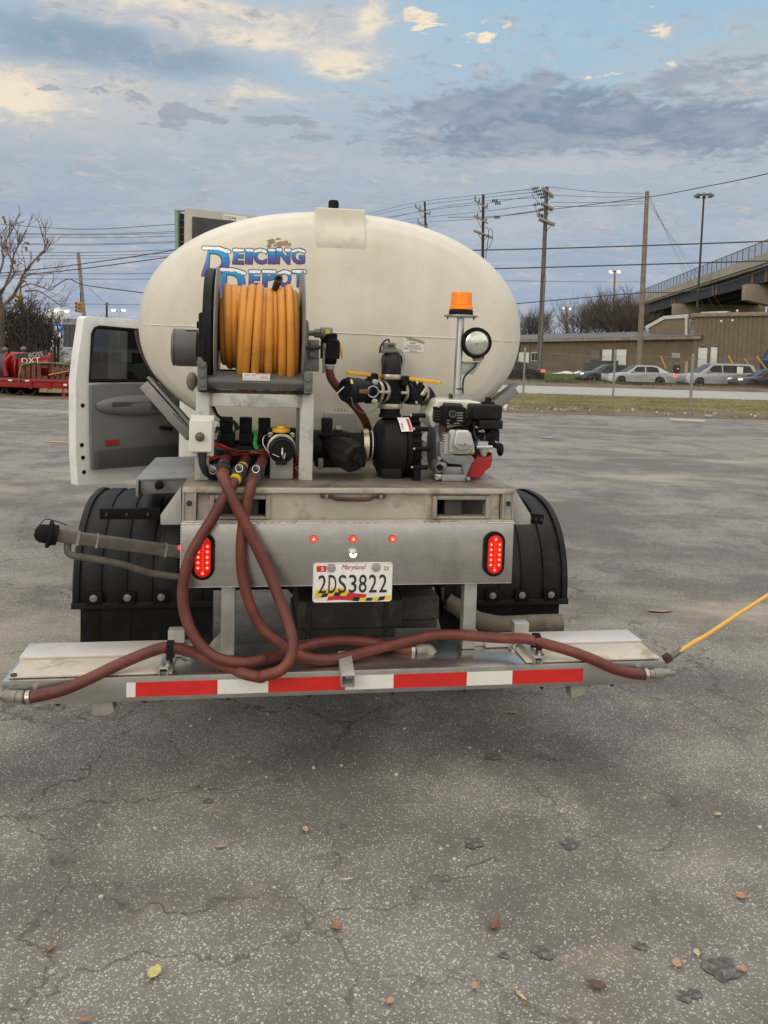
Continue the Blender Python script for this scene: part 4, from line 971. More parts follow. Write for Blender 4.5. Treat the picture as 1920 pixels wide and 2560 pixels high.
cap = part('dust_cap', MB().lathe([(0, .052), (.03, .052), (.036, .046), (.038, .040), (.030, .036), (.030, .022), (.036, .020), (.036, .001)], (cc.x, .19, cc.z), (0, -1, 0), 30), BLKM, cv, smooth=40)
part('cap_lug', MB().cbox((cc.x, .165, cc.z - .05), (.045, .03, .016)), BLKM, cap, bevel=.004)
part('cap_pin', MB().tube(cr([(cc.x + .002, .152, cc.z + .008), (cc.x + .002, .14, cc.z - .015), (cc.x + .008, .145, cc.z - .032), (cc.x + .013, .15, cc.z - .012)], 6), .004, 8), STEEL, cap)
part('lanyard', MB().tube(cr([Z(4, 730, 415, .2), Z(4, 670, 430, .18), Z(4, 655, 490, .17), Z(4, 700, 560, .16), Z(4, 790, 605, .15)], 8), .0022, 6), STEEL, cv)
part('pull_ring', MB().ring(Z(4, 802, 665, .185), (0.1, -1, 0.1), .018, .002), STEEL, cv)
part('yellow_knob', MB().lathe([(0, .036), (.014, .036), (.016, .02), (.026, .019)], Z(4, 806, 398, .22), (0, 0, 1), 22), YEL, cv, bevel=.001)
for sx in (-1, 1): part('flange_bolt', MB().lathe([(0, .012), (.003, .012), (.004, .008), (.012, .007)], (cc.x + sx * .043, .2245, cc.z + .052), (0, -1, 0), 8), STEEL, cv)

# ---- red hoses
HR = .0205
def hose(name, label, pts, n=8, r=HR, grp='red rubber hoses draped over the tailboard and spray bar', m_=HOSER):
    h = build(name, MB().tube(cr(pts, n), r, 16), m_, frame=TM, smooth=60)
    tag(h, label, 'hose', grp); return h
def camlock(h, p, d, mm, band=None):
    """coupling with two lever rings at p, along d"""
    d = V(d).normalized(); c = MB().lathe([(-.028, .024), (-.022, .029), (.018, .030), (.020, .025), (.034, .025)], p, d, 20)
    k = part('coupling', c, mm, h, smooth=40)
    part('clamp', MB().band(p + d * -.042, d, .0205, .0235, .012).band(p + d * .046, d, .0205, .0235, .012), STEEL, k)
    s_ = d.cross(V((0, 1, .3))).normalized()
    for sg in (-1, 1):
        part('lever', MB().beam(p + s_ * sg * .031 - d * .02, p + s_ * sg * .037 + d * .025, .016, .008, up=(0, 1, 0)), STEEL, k, bevel=.002)
        part('lever_ring', MB().ring(p + s_ * sg * .040 + d * .045, V((.4, 1, .2 * sg)), .014, .0018, 20, 6), STEEL, k)
    if band:
        for t, bm in band: part('colour_band', MB().lathe([(-.007, .0215), (.007, .0215)], p + d * t, d, 18), bm, k)
YB, GB, RB = mat('yellow_tape', (.68, .50, .03), .5), mat('green_tape', (.05, .10, .08), .5), mat('bright_red_tape', (.42, .05, .035), .5)
z6 = lambda x, y, d: Z(6, x, y, d)
z7 = lambda x, y, d: Z(7, x, y, d)
z8 = lambda x, y, d: Z(8, x, y, d)
barz = BZ + HR + .009
H1 = [Z(4, 350, 615, .24), Z(4, 335, 650, .13), Z(4, 325, 720, .02), Z(4, 330, 790, -.045), z6(1400, 250, -.075), z6(1500, 450, -.085), z6(1600, 660, -.095), z7(130, 960, -.14), z7(183, 1130, -.18), z7(175, 1250, -.205), z7(110, 1335, -.215), z7(0, 1372, -.215), z6(1540, 1262, -.20), z6(1440, 1240, -.165)]
H1 += [z6(1380, 1212, -.13), z6(1230, 1155, -.09), z6(1130, 1112, -.075), z6(1000, 1088, -.085), z6(900, 1108, -.10), z6(700, 1190, -.14), z6(500, 1285, -.185), z6(380, 1335, -.195), z6(280, 1362, -.195), z6(190, 1381, -.19), z6(140, 1388, -.19)]
h1 = hose('red_hose', 'red hose from the leftmost coupling, looping down, then strapped along the left of the bar', H1)
camlock(h1, Z(4, 325, 712, .035), Z(4, 330, 790, -.045) - Z(4, 335, 650, .13), mat('black_coupling', (.03, .03, .03), .5, .2, .3, 30), ((.058, RB),))
part('end_fitting', MB().lathe([(0, .017), (.03, .0165), (.032, .020), (.07, .021), (.072, .013), (.11, .013)], z6(150, 1386, -.19), z6(20, 1372, -.19) - z6(150, 1386, -.19), 16), FITM, h1, smooth=40)
part('hose_clamp', MB().band(z6(172, 1383, -.19), z6(140, 1388, -.19) - z6(280, 1362, -.195), .0205, .0235, .014), STEEL, h1)
H2 = [Z(4, 515, 615, .26), Z(4, 490, 680, .14), Z(4, 450, 750, .03), Z(4, 405, 830, -.035), z6(1335, 190, -.055), z6(1255, 330, -.06), z6(1190, 430, -.065), z6(1130, 540, -.07), z6(1096, 650, -.075), z6(1082, 770, -.08), z6(1100, 900, -.09), z6(1155, 1030, -.11), z6(1250, 1130, -.13), z6(1350, 1168, -.14), z6(1450, 1178, -.14), z6(1550, 1160, -.12), z7(0, 1268, -.095), z7(100, 1240, -.06), z7(215, 1200, -.02), z7(350, 1158, .02), z7(500, 1142, .045), z7(640, 1150, .055), z7(780, 1175, .04), z7(900, 1200, .02), z7(960, 1207, .015)]
h2 = hose('red_hose', 'red hose from the middle yellow-banded coupling, ending at the elbow on the spray bar', H2)
camlock(h2, Z(4, 455, 740, .04), Z(4, 405, 830, -.035) - Z(4, 490, 680, .14), mat('dark_coupling', (.055, .05, .045), .55, .2, .3, 30), ((-.058, YB), (.066, YB)))
ebd = z7(1000, 1206, .015)
part('elbow_fitting', MB().tube(cr([z7(985, 1207, .015), z7(1030, 1200, .015), z7(1070, 1205, .012), z7(1092, 1235, .005)], 6), .0215, 16).lathe([(-.012, .024), (.012, .024)], z7(1010, 1204, .015), (1, 0, .0), 8), FITM, h2, smooth=40)
part('hose_clamp', MB().band(z7(962, 1207, .015), (1, 0, -.05), .0205, .0235, .014), STEEL, h2)
H3 = [Z(4, 670, 600, .26), Z(4, 640, 660, .15), Z(4, 600, 735, .05), Z(4, 565, 815, -.025), z6(1480, 160, -.045), z6(1450, 290, -.055), z6(1430, 480, -.06), z6(1438, 660, -.065), z6(1480, 830, -.075), z6(1550, 970, -.085), z7(90, 1150, -.10), z7(210, 1232, -.105), z7(350, 1268, -.105), z7(500, 1258, -.085), z7(700, 1205, -.03), z7(900, 1155, .005), z7(1080, 1112, .025), z7(1230, 1106, .02), z7(1400, 1118, .0), z7(1560, 1130, -.03), z8(400, 865, -.075), z8(520, 895, -.115), z8(640, 930, -.15), z8(760, 975, -.175), z8(860, 1020, -.185), z8(960, 1045, -.185), z8(1040, 1050, -.185)]
h3 = hose('red_hose', 'red hose from the right coupling, running right through the strap to the bar end', H3)
camlock(h3, Z(4, 598, 745, .05), Z(4, 565, 815, -.025) - Z(4, 640, 660, .15), mat('charcoal_coupling', (.04, .04, .04), .5, .2, .3, 30), ((-.06, GSTEEL), (.066, GB)))
part('end_fitting', MB().lathe([(0, .017), (.02, .0165), (.022, .020), (.055, .021), (.057, .014), (.09, .014)], z8(1040, 1050, -.185), z8(1140, 1040, -.185) - z8(1040, 1050, -.185), 16), FITM, h3, smooth=40)
part('hose_clamp', MB().band(z8(1025, 1050, -.185), (1, 0, 0), .0205, .0235, .014), STEEL, h3)
H4 = [V((vx, RY, Z(2, 1525, 1370, RY).z)), Z(3, 135, 830, RY), Z(3, 160, 900, RY + .01), Z(3, 245, 1000, RY + .03), Z(3, 345, 1110, RY + .06), Z(3, 405, 1200, RY + .09), Z(3, 432, 1280, RY + .12), Z(3, 435, 1345, RY + .13)]
hose('red_hose', 'thin dark red hose hanging from the reel valve down to the pump inlet', H4, r=.0175)

# ---- pump and its pipework
PY = .30
pump = eq('water_pump', 'black plastic centrifugal pump with ribbed clamp ring standing on the deck', 'pump', Z('p', 800, 1700, PY).x, PY, DZ)
pc = Z('p', 760, 1690, PY); pr_ = .117
x_l, x_m, x_r = Z('p', 552, 1690, .2).x, Z('p', 960, 1690, .2).x, Z('p', 1180, 1690, .2).x
pz = DZ + .125
part('volute', MB().lathe([(0, .05), (0, .085), (.012, .105), (.03, .118), (x_m - x_l, .121), (x_m - x_l, .05)], (x_l, PY, pz), (1, 0, 0), 44), BLKM, pump, smooth=30)
part('volute_foot', MB().box(x_l + .02, x_m - .01, PY - .09, PY + .09, DZ + .001, pz - .08), BLKM, pump, bevel=.01)
rb = MB().lathe([(0, .114), (x_r - x_m, .114)], (x_m + .0005, PY, pz), (1, 0, 0), 44)
rear = part('rear_housing', rb, BLK, pump)
ribs = MB()
for k in range(24):
    a = 2 * PI * k / 24; ribs.cbox(((x_m + x_r) / 2 + .012, PY + math.cos(a) * .118, pz + math.sin(a) * .118), (x_r - x_m - .02, .02, .006), Matrix.Rotation(a, 3, 'X'))
part('housing_rib', ribs, BLK, rear)
part('clamp_band', MB().lathe([(-.006, .112), (-.006, .128), (.012, .128), (.012, .112)], (x_m + .012, PY, pz), (1, 0, 0), 44, cap=False), BLK, pump)
for x, y, w in ((1045, 1215, 200), (1090, 1412, 200), (1090, 1700, 230), (1060, 1968, 220)):
    a, b = Z('p', x, y, .17), Z('p', x + w, y, .17)
    bb = part('clamp_bolt', MB().cyl(a, b, .0095, 10), BLK, pump)
    part('bolt_tip', MB().cyl(a - V((.008, 0, 0)), a, .006, 8), STEEL, bb)
m = MB(); rectbox(m, 'p', 1075, 1975, 1180, 2180, .165, .23); part('mounting_foot', m, BLK, pump, bevel=.006)
lg = Z('p', 980, 1360, .18)
stp = [Z('p', x, y, .175) for x, y in ((880, 1268), (1055, 1268), (1075, 1450), (905, 1455))]
def wrapx(p, off=.0015): 
    dz_ = p.z - pz; return V((p.x, PY - math.sqrt(max(1e-6, (.121 + off) ** 2 - dz_ * dz_)), p.z))
sg = MB().grid(lambda a, b: wrapx(stp[0].lerp(stp[1], a).lerp(stp[3].lerp(stp[2], a), b), .009), 6, 8)
lab = part('pump_label', sg, PAPER, pump)
sg = MB().grid(lambda a, b: wrapx(stp[0].lerp(stp[1], .70 + a * .22).lerp(stp[3].lerp(stp[2], .70 + a * .22), .08 + b * .85), .010), 4, 8)
part('label_band', sg, mat('label_pink', (.5, .05, .10), .5, 0, .4, 60), lab)
sg = MB().grid(lambda a, b: wrapx(stp[0].lerp(stp[1], .10 + a * .2).lerp(stp[3].lerp(stp[2], .10 + a * .2), .35 + b * .5), .010), 4, 8)
part('label_text_block', sg, mat('label_grey', (.45, .43, .38), .5, 0, .4, 80), lab)
# suction side: neck, clamp and strainer
nx = Z('p', 530, 1640, .3)
part('inlet_neck', MB().cyl((Z('p', 430, 1640, PY).x, PY, pz + .005), (x_l + .002, PY, pz + .005), .052, 24).lathe([(-.012, .06), (0, .06)], (x_l - .0005, PY, pz + .005), (1, 0, 0), 28), BLK, pump, smooth=40)
part('thread_sealant', MB().band((x_l - .014, PY, pz + .005), (1, 0, 0), .052, .0605, .003), PAPER, pump)
strn = eq('suction_strainer', 'black Y-shaped strainer with hex cap clamped to the left of the pump', 'strainer', Z('p', 150, 1750, .26).x, .28, DZ)
xa = Z('p', 425, 1640, PY).x; xs0 = Z(3, 0, 1370, PY).x - .03
part('strainer_body', MB().cyl((xs0, PY, pz), (xa, PY, pz), .055, 24).lathe([(0, .064), (.03, .064)], (xs0 + .03, PY, pz), (1, 0, 0), 24).lathe([(0, .062), (.022, .062)], (xa - .024, PY, pz), (1, 0, 0), 24), BLK, strn, smooth=40)
y0_, y1_ = V((Z(3, 130, 1360, .27).x, .29, pz + .01)), Z(3, 345, 1500, .14)
yd = (y1_ - y0_).normalized(); yl = (y1_ - y0_).length
part('strainer_bowl', MB().lathe([(0, .05), (yl * .35, .052), (yl * .4, .058), (yl * .55, .06), (yl * .57, .066), (yl * .9, .064), (yl * .98, .055), (yl, .02)], y0_, yd, 10), BLKM, strn, smooth=25)
part('bowl_plug', MB().lathe([(0, .028), (.02, .027), (.021, .014), (.03, .013)], y1_, yd, 6), BLKM, strn, smooth=20)
part('pipe_clamp', MB().band((Z('p', 385, 1640, .25).x, PY, pz + .003), (1, 0, .0), .062, .069, .022), mat('clamp_steel', (.50, .46, .38), .35, .85, .15, 20), strn)
part('clamp_screw', MB().cbox(Z('p', 375, 1475, .28), (.018, .03, .02)), STEEL, strn, bevel=.003)
m = MB(); rectbox(m, 3, 78, 1185, 160, 1300, .24, .30); part('control_cap', m, BLK, strn, bevel=.008)
m = MB(); rectbox(m, 3, 55, 1295, 290, 1325, .235, .33); part('control_plate', m, BLK, strn, bevel=.004)
m = MB(); rectbox(m, 3, 170, 1275, 235, 1294, .25, .30); cs = part('switch_base', m, BLK, strn, bevel=.003)
m = MB(); rectbox(m, 3, 183, 1245, 225, 1274, .255, .29); part('grey_cap', m, mat('dusty_pink_cap', (.34, .25, .23), .6), cs, bevel=.003)
m = MB(); rectbox(m, 3, 45, 1490, 90, 1580, .22, .24); part('drain_valve', m, mat('dark_brass', (.18, .16, .12), .5, .6), strn, bevel=.008)
m = MB(); rectbox(m, 3, 20, 1440, 420, 1570, .28, .40); part('strainer_foot', m, BLK, strn, bevel=.02)

# discharge tree on top of the pump
man = eq('pump_valve_tree', 'black pipe tee with two ball valves, clamps and long yellow handles above the pump', 'valve assembly', Z('p', 745, 1230, PY).x, PY, Z('p', 745, 1240, PY).z)
tx_ = Z('p', 735, 900, PY).x
part('lower_neck', MB().lathe([(0, .047), (.012, .047), (.013, .042), (.075, .042), (.076, .046), (.09, .046)], (tx_, PY, Z('p', 745, 1240, PY).z), (0, 0, 1), 26), BLK, man, smooth=40)
CLM = mat('clamp_band_steel', (.46, .43, .36), .35, .85, .15, 20)
def clampring(c, ax, r, w=.02): return part('pipe_clamp', MB().band(c, ax, r, r + .005, w, 36).cbox(V(c) + V((r * .2, -r - .006, 0)), (.03, .012, w * .7)), CLM, man, bevel=.0015)
clampring((tx_, PY, Z('p', 740, 1075, PY).z), (0, 0, 1), .046, .021)
tz = Z('p', 745, 870, PY).z
# slightly skewed run (left end toward the viewer)
ld = (Z('p', 210, 850, PY - .10) - V((tx_, PY, tz))).normalized()
rd = -ld
part('tee_body', MB().tube([V((tx_, PY, tz)) + ld * .075, V((tx_, PY, tz)) + rd * .075], .040, 24).cyl((tx_, PY, tz - .055), (tx_, PY, tz + .075), .040, 24), BLK, man, smooth=40)
for s_ in (.052, .088): clampring(V((tx_, PY, tz)) + ld * s_ * .9, ld, .043, .016)
clampring(V((tx_, PY, tz)) + rd * .055, ld, .043, .016)
o0 = V((tx_, PY, tz)) + ld * .095
lv = part('left_ball_valve', MB().lathe([(0, .048), (.018, .052), (.03, .052), (.031, .044), (.07, .044), (.071, .050), (.13, .052), (.134, .047)], o0, ld, 30), BLKM, man, smooth=35)
oc = o0 + ld * .134
part('dust_cap', MB().lathe([(0, .047), (.012, .046), (.013, .036), (.009, .034), (.009, .022), (.014, .02), (.014, .001)], oc, ld, 30), BLKM, lv, smooth=35)
for dz_, dx_ in ((.038, .0), (-.040, .0)):
    part('valve_bolt', MB().lathe([(0, .013), (.006, .012), (.007, .008), (.014, .007)], o0 + ld * .022 + V((.018, -.045, dz_)), (0, -1, 0), 8), STEEL, lv)
part('camlock_lever', MB().beam(o0 + ld * .03 + V((0, -.056, .0)), o0 + ld * .085 + V((0, -.054, 0)), .012, .018), mat('bronze_lever', (.20, .13, .08), .5, .6, .2, 30), lv, bevel=.003)
part('lever_ring', MB().ring(o0 + ld * .012 + V((0, -.064, 0)), (.1, -1, 0), .022, .003, 26, 8), STEEL, lv)
part('cap_pin', MB().tube([oc + ld * .016 + V((.0, 0, .012)), oc + ld * .03 + V((-.012, 0, -.01)), oc + ld * .032 + V((-.018, 0, -.018))], .004, 8), STEEL, lv)
part('lanyard', MB().tube(cr([Z('p', 165, 950, .12), Z('p', 200, 1080, .14), Z('p', 300, 1165, .17), Z('p', 420, 1175, .2), Z('p', 540, 1100, .2), Z('p', 630, 960, .19)], 8), .0018, 6), STEEL, lv)
part('yellow_sticker', MB().grid(lambda a, b: o0 + ld * (.10 + .022 * a) + V((0, -math.sin(.5 + b * .5) * .0525, math.cos(.5 + b * .5) * .0525)), 3, 5), mat('pale_yellow_label', (.62, .55, .25), .5), lv)
o1 = V((tx_, PY, tz)) + rd * .078
rv = part('right_ball_valve', MB().lathe([(0, .045), (.01, .05), (.022, .05)], o1, rd, 28).cbox(o1 + rd * .052, (.062, .09, .098)), BLKM, man, bevel=.006)
part('valve_bolt', MB().lathe([(0, .011), (.01, .010)], o1 + rd * .05 + V((0, -.046, .042)), (1, 0, 0), 8).lathe([(0, .011), (.01, .010)], o1 + rd * .05 + V((0, -.046, -.042)), (1, 0, 0), 8), STEEL, rv)
part('return_elbow', MB().tube(cr([o1 + rd * .08, o1 + rd * .125 + V((0, .03, -.005)), o1 + rd * .165 + V((0, .07, -.05)), o1 + rd * .175 + V((0, .08, -.13))], 6), .038, 20), BLK, man, smooth=50)
part('sight_fitting', MB().cyl(Z('p', 1190, 920, .32), Z('p', 1265, 810, .32), .010, 10).band(o1 + rd * .10 + V((0, .015, -.002)), rd, .039, .044, .018), CLM, rv)
# long yellow handles
hl0, hl1 = Z('p', 105, 590, .19), Z('p', 580, 640, PY - .01)
yh1 = part('yellow_handle', MB().beam(hl0, hl1, .020, .014), YEL, man, bevel=.003)
part('handle_hub', MB().lathe([(-.03, .022), (-.012, .024), (.006, .022), (.010, .01)], hl0.lerp(hl1, .78), (0, 0, 1), 16), BLK, yh1)
hr0, hr1 = Z('p', 880, 660, PY - .01), Z('p', 1465, 740, .21)
yh2 = part('yellow_handle', MB().beam(hr0, hr1, .020, .014), YEL, man, bevel=.003)
part('handle_hub', MB().lathe([(-.03, .022), (-.012, .024), (.006, .022), (.010, .01)], hr0.lerp(hr1, .12), (0, 0, 1), 16), BLK, yh2)
# elbow to the tank with a flow sensor
ez = Z('p', 735, 650, PY).z
clampring((tx_, PY, ez), (0, 0, 1), .046, .021)
ev = V((.19, 1, .03)).normalized()
e_ = cr([V((tx_, PY, ez - .02)), V((tx_, PY, ez + .02)), V((tx_, PY, ez + .048)) + ev * .02, V((tx_, PY, ez + .064)) + ev * .07, V((tx_, PY, ez + .066)) + ev * .14], 6)
part('upper_elbow', MB().tube(e_, .041, 24), BLKM, man, smooth=50)
rbm = MB()
for dx_ in (-.012, .012): rbm.tube([p + V((dx_, -.041 if i < 8 else -.03, 0)) for i, p in enumerate(e_[:14])], .003, 6)
part('elbow_rib', rbm, BLKM, man)
ec = V((tx_, PY, ez + .063))
part('pipe_clamp', MB().band(ec + ev * .08, ev, .046, .055, .03, 36), CLM, man)
part('tank_pipe', MB().cyl(ec + ev * .06, ec + ev * .60, .045, 26), BLK, man)
fs = part('flow_sensor', MB().cbox(Z('p', 710, 275, PY + .06), (.066, .05, .016)).cbox(Z('p', 715, 205, PY + .06), (.050, .05, .028)), GSTEEL, man, bevel=.003)
part('sensor_window', MB().cbox(Z('p', 740, 200, PY + .034), (.022, .004, .010)), INK, fs)
part('sensor_cable', MB().tube(cr([Z('p', 720, 150, PY + .06), Z('p', 700, 110, PY + .06), Z('p', 640, 140, PY + .07), Z('p', 590, 220, PY + .08), Z('p', 580, 300, PY + .1)], 8), .0038, 8).tube(cr([Z('p', 760, 295, PY + .04), Z('p', 830, 310, PY + .03), Z('p', 890, 350, PY + .02)], 6), .003, 6), WIREK, fs)

# ---- petrol engine
EY = .19
eng = eq('petrol_engine', 'small petrol engine with cream fuel tank, silver valve cover and red fan shroud', 'engine', Z('e', 560, 1680, EY).x, EY + .08, DZ)
def E_(x, y, d=EY): return Z('e', x, y, d)
m = MB().prism([E_(x, y, .26) for x, y in ((80, 545), (215, 290), (300, 268), (800, 285), (1000, 320), (1010, 600), (900, 610), (300, 830), (200, 790), (130, 740))], (0, .22, 0))
part('fuel_tank', m, CREAMP, eng, bevel=.016, seg=4, bang=15)
part('filler_bracket', MB().sqtube(E_(460, 240, .34), E_(780, 245, .34), .08, .036, .004), STEEL, eng)
mufo = [E_(x, y, .175) for x, y in ((318, 385), (420, 372), (690, 395), (748, 435), (745, 600), (690, 712), (330, 705), (290, 690), (300, 420))]
muf = part('muffler_guard', MB().prism(mufo, (0, .05, 0)), BLK, eng, bevel=.007, seg=2)
part('muffler_side', MB().prism([E_(205, 395, .20), E_(298, 415, .18), E_(288, 690, .18), E_(195, 660, .20)], (0, .06, .0)), BLK, muf, bevel=.005)
part('muffler_top', MB().prism([E_(320, 380, .178), E_(690, 390, .178), E_(640, 345, .22), E_(330, 330, .24)], (0, .004, .003)), BLK, muf, bevel=.002)
part('exhaust_outlet', MB().band(E_(487, 515, .170), (0, 1, 0), .011, .0155, .02, 24), mat('heat_grey', (.12, .12, .13), .4, .6), muf)
part('outlet_dark', MB().lathe([(0, .011), (.001, .011)], E_(487, 515, .168), (0, -1, 0), 20), INK, muf)
sl_ = MB(); GR = mat('slot_light', (.20, .20, .20), .5, .4)
for y in (500, 543, 588, 634): sl_.cbox(E_(620, y, .1735), (.026, .003, .0055))
for x, y, w in ((425, 632, .014), (412, 680, .012), (565, 682, .024)): sl_.cbox(E_(x, y, .1735), (w, .003, .005))
part('guard_slot', sl_, GR, muf, bevel=.001)
s2 = MB()
for i in range(6): s2.cbox(E_(425 + 42 * i, 384, .186), (.006, .02, .006), (.6, 0, .2))
for i in range(4): s2.cbox(E_(250, 470 + 48 * i, .186), (.03, .004, .004), (0, 0, -.2))
part('vent_slot', s2, INK, muf)
part('exhaust_stub', MB().tube(cr([E_(330, 700, .22), E_(325, 820, .21), E_(330, 940, .21)], 5), .016, 12), RUST, eng)
# valve cover
vo = [(505, 795), (620, 790), (760, 800), (812, 850), (868, 1060), (882, 1180), (850, 1222), (790, 1205), (640, 1180), (530, 1205), (470, 1215), (440, 1170), (445, 1050), (452, 880), (428, 840), (460, 790)]
vc = part('valve_cover_flange', MB().prism([E_(x, y, .125) for x, y in vo], (0, .014, 0)), SILV, eng, bevel=.003)
vi = [(560, 800), (770, 800), (815, 870), (860, 1055), (770, 1150), (600, 1150), (505, 1075), (540, 900)]
part('valve_cover', MB().prism([E_(x, y, .092) for x, y in vi], (0, .0328, 0)), SILV, vc, bevel=.011, seg=4, bang=15)
t = text_mb('OHV', .040, .0085, .02, ext=.06); a = E_(690, 1045, .0905); t.xf(Matrix.Translation((a.x, .0915, a.z))); part('embossed_lettering', t, mat('embossed_alloy', (.46, .46, .47), .45, .7), vc, smooth=0)
for x, y in ((497, 1168), (838, 1172)): part('cover_bolt', MB().lathe([(0, .008), (.005, .0075), (.006, .005), (.009, .004)], E_(x, y, .1245), (0, -1, 0), 12), mat('brass_bolt', (.5, .42, .28), .35, .8), vc)
# head, fins, crankcase
hd = MB()
for i in range(7): hd.box(E_(360, 0, .14).x, E_(450, 0, .14).x + .06, .140, .24, E_(0, 1150 - 42 * i, .14).z, E_(0, 1150 - 42 * i, .14).z + .0035)
hd.box(E_(385, 0, .15).x, E_(800, 0, .15).x, .146, .26, E_(0, 1200, .15).z, E_(0, 850, .15).z)
part('cylinder_head', hd, SILV, eng)
co = [(285, 1000), (330, 990), (380, 1120), (440, 1190), (560, 1230), (820, 1230), (890, 1310), (830, 1370), (770, 1520), (750, 1600), (690, 1590), (660, 1400), (430, 1380), (300, 1300), (270, 1150)]
part('crankcase', MB().prism([E_(x, y, .152) for x, y in co], (0, .19, 0)), CAST, eng, bevel=.007, seg=3)
m = MB(); rectbox(m, 'e', 330, 1430, 700, 1560, .165, .33); part('crankcase_side', m, CAST, eng, bevel=.006)
m = MB(); rectbox(m, 'e', 312, 1568, 722, 1678, .150, .33); part('engine_base', m, mat('base_alloy', (.30, .31, .31), .5, .4), eng, bevel=.003)
m = MB().prism([E_(x, y, .155) for x, y in ((250, 1330), (400, 1350), (420, 1450), (330, 1540), (220, 1560), (210, 1440))], (0, .12, 0)); part('oil_sump', m, CAST, eng, bevel=.012, seg=3)
part('oil_plug', MB().lathe([(0, .013), (.014, .012)], E_(270, 1440, .154), (0, -1, 0), 16), BLK, eng)
for x, y in ((208, 1615), (250, 1275), (755, 1625)): part('mount_bolt', MB().lathe([(0, .009), (.016, .008)], E_(x, y, .15), (0, -1, 0), 8), STEEL, eng)
m = MB(); rectbox(m, 'e', 195, 1560, 310, 1650, .16, .20); part('drain_boss', m, SILV, eng, bevel=.004)
part('pump_adapter', MB().lathe([(0, .10), (.03, .105), (.05, .09)], (E_(120, 1300, .3).x, PY, pz), (1, 0, 0), 32), mat('blue_grey_alloy', (.16, .20, .22), .5, .4), eng)
# air cleaner
m = MB(); rectbox(m, 'e', 845, 360, 1360, 622, .165, .32); ac = part('air_cleaner_cover', m, BLKM, eng, bevel=.014, seg=4)
m = MB(); rectbox(m, 'e', 962, 625, 1368, 780, .162, .32); part('air_cleaner_base', m, BLKM, ac, bevel=.006)
m = MB(); rectbox(m, 'e', 840, 625, 955, 790, .19, .30); part('air_cleaner_duct', m, BLK, ac, bevel=.012)
m = MB(); rectbox(m, 'e', 1125, 782, 1315, 1075, .19, .30); part('intake_elbow', m, BLKM, ac, bevel=.01)
part('wing_nut', MB().lathe([(-.012, .030), (.004, .028), (.005, .013), (.018, .012), (.024, .008)], E_(1105, 325, .24), (0, 0, 1), 16), BLK, ac)
# carburettor, linkage, shroud
cbx = MB(); cbx.cyl(E_(1030, 1120, .16), E_(1030, 1250, .16), .022, 20, .010); rectbox(cbx, 'e', 930, 1000, 1110, 1110, .145, .22); cbx.cyl(E_(905, 1090, .15), E_(1180, 1090, .15), .008, 10)
part('carburettor', cbx, SILV, eng, bevel=.003)
lk = MB(); rectbox(lk, 'e', 850, 700, 1080, 860, .20, .22); lk.beam(E_(800, 590, .2), E_(690, 780, .2), .025, .012, up=(0, 1, 0)); lk.beam(E_(870, 960, .19), E_(1200, 880, .19), .03, .012, up=(0, 1, 0))
part('control_linkage', lk, BLK, eng, bevel=.003)
lk = MB()
for x, y in ((905, 745), (970, 815), (1020, 810), (950, 980), (1250, 1000)): lk.cbox(E_(x, y, .185), (.014, .008, .007), (0, rnd.random(), 0))
lk.beam(E_(920, 995, .145), E_(1110, 995, .145), .006, .004)
part('linkage_clip', lk, STEEL, eng)
part('fuel_line', MB().tube(cr([E_(880, 700, .21), E_(860, 820, .19), E_(900, 930, .18), E_(950, 1010, .17)], 6), .005, 8).tube(cr([E_(1000, 830, .2), E_(1050, 900, .17), E_(1040, 980, .16)], 6), .004, 8), WIREK, eng)
part('choke_knob', MB().tube([E_(1150, 1040, .2), E_(1300, 1090, .2), E_(1320, 1150, .2)], [.008, .012, .016], 12).ball(E_(1318, 1135, .2), (.015, .012, .028)), BLK, eng)
so = [(925, 1205), (1010, 1270), (1120, 1255), (1190, 1190), (1185, 1330), (1160, 1430), (1070, 1500), (1010, 1600), (960, 1625), (770, 1625), (760, 1570), (790, 1450), (840, 1345), (900, 1300)]
part('fan_shroud', MB().prism([E_(x, y, .18) for x, y in so], (0, .16, 0)), REDP, eng, bevel=.012, seg=3)
bkx = E_(900, 1000, .30); part('engine_block', MB().box(E_(330, 0, .25).x, E_(1130, 0, .25).x, .252, .40, DZ + .03, E_(0, 760, .25).z), DSTEEL, eng, bevel=.01)

# ---- beacon on its pole, with work lamp
BY = .44
bc = eq('beacon_pole', 'aluminium pole carrying an amber flashing beacon behind the engine', 'beacon', L(1148, 995, BY).x, BY, DZ)
pb, pt = L(1144, 990, BY), L(1152, 791, BY)
pdx = (pt - pb); part('pole', MB().cyl(V((pb.x - .012, BY, DZ)), pt, .0165, 22), mat('satin_aluminium_pole', (.62, .62, .63), .3, .8, .05, 10), bc)
part('pole_clamp', MB().band(L(1145, 972, BY), (0, 0, 1), .0165, .019, .006), BLK, bc)
m = MB().box(pb.x - .05, pb.x + .05, BY + .018, BY + .16, DZ + .001, DZ + .30); part('pole_bracket', m, ALU_W, bc, bevel=.004)
dc = L(1152, 791, BY)
part('mount_disc', MB().lathe([(-.004, .070), (0, .074), (.004, .074), (.006, .05)], dc, (0, 0, 1), 40), ALU_L, bc, smooth=40)
sc = MB()
for k in range(6): sc.cyl(dc + V((.066 * math.cos(k * PI / 3 + .3), .066 * math.sin(k * PI / 3 + .3), -.012)), dc + V((.066 * math.cos(k * PI / 3 + .3), .066 * math.sin(k * PI / 3 + .3), -.003)), .003, 6)
part('disc_screw', sc, DSTEEL, bc)
part('beacon_base', MB().lathe([(.006, .053), (.022, .053), (.028, .050)], dc, (0, 0, 1), 36), BLK, bc, smooth=40)
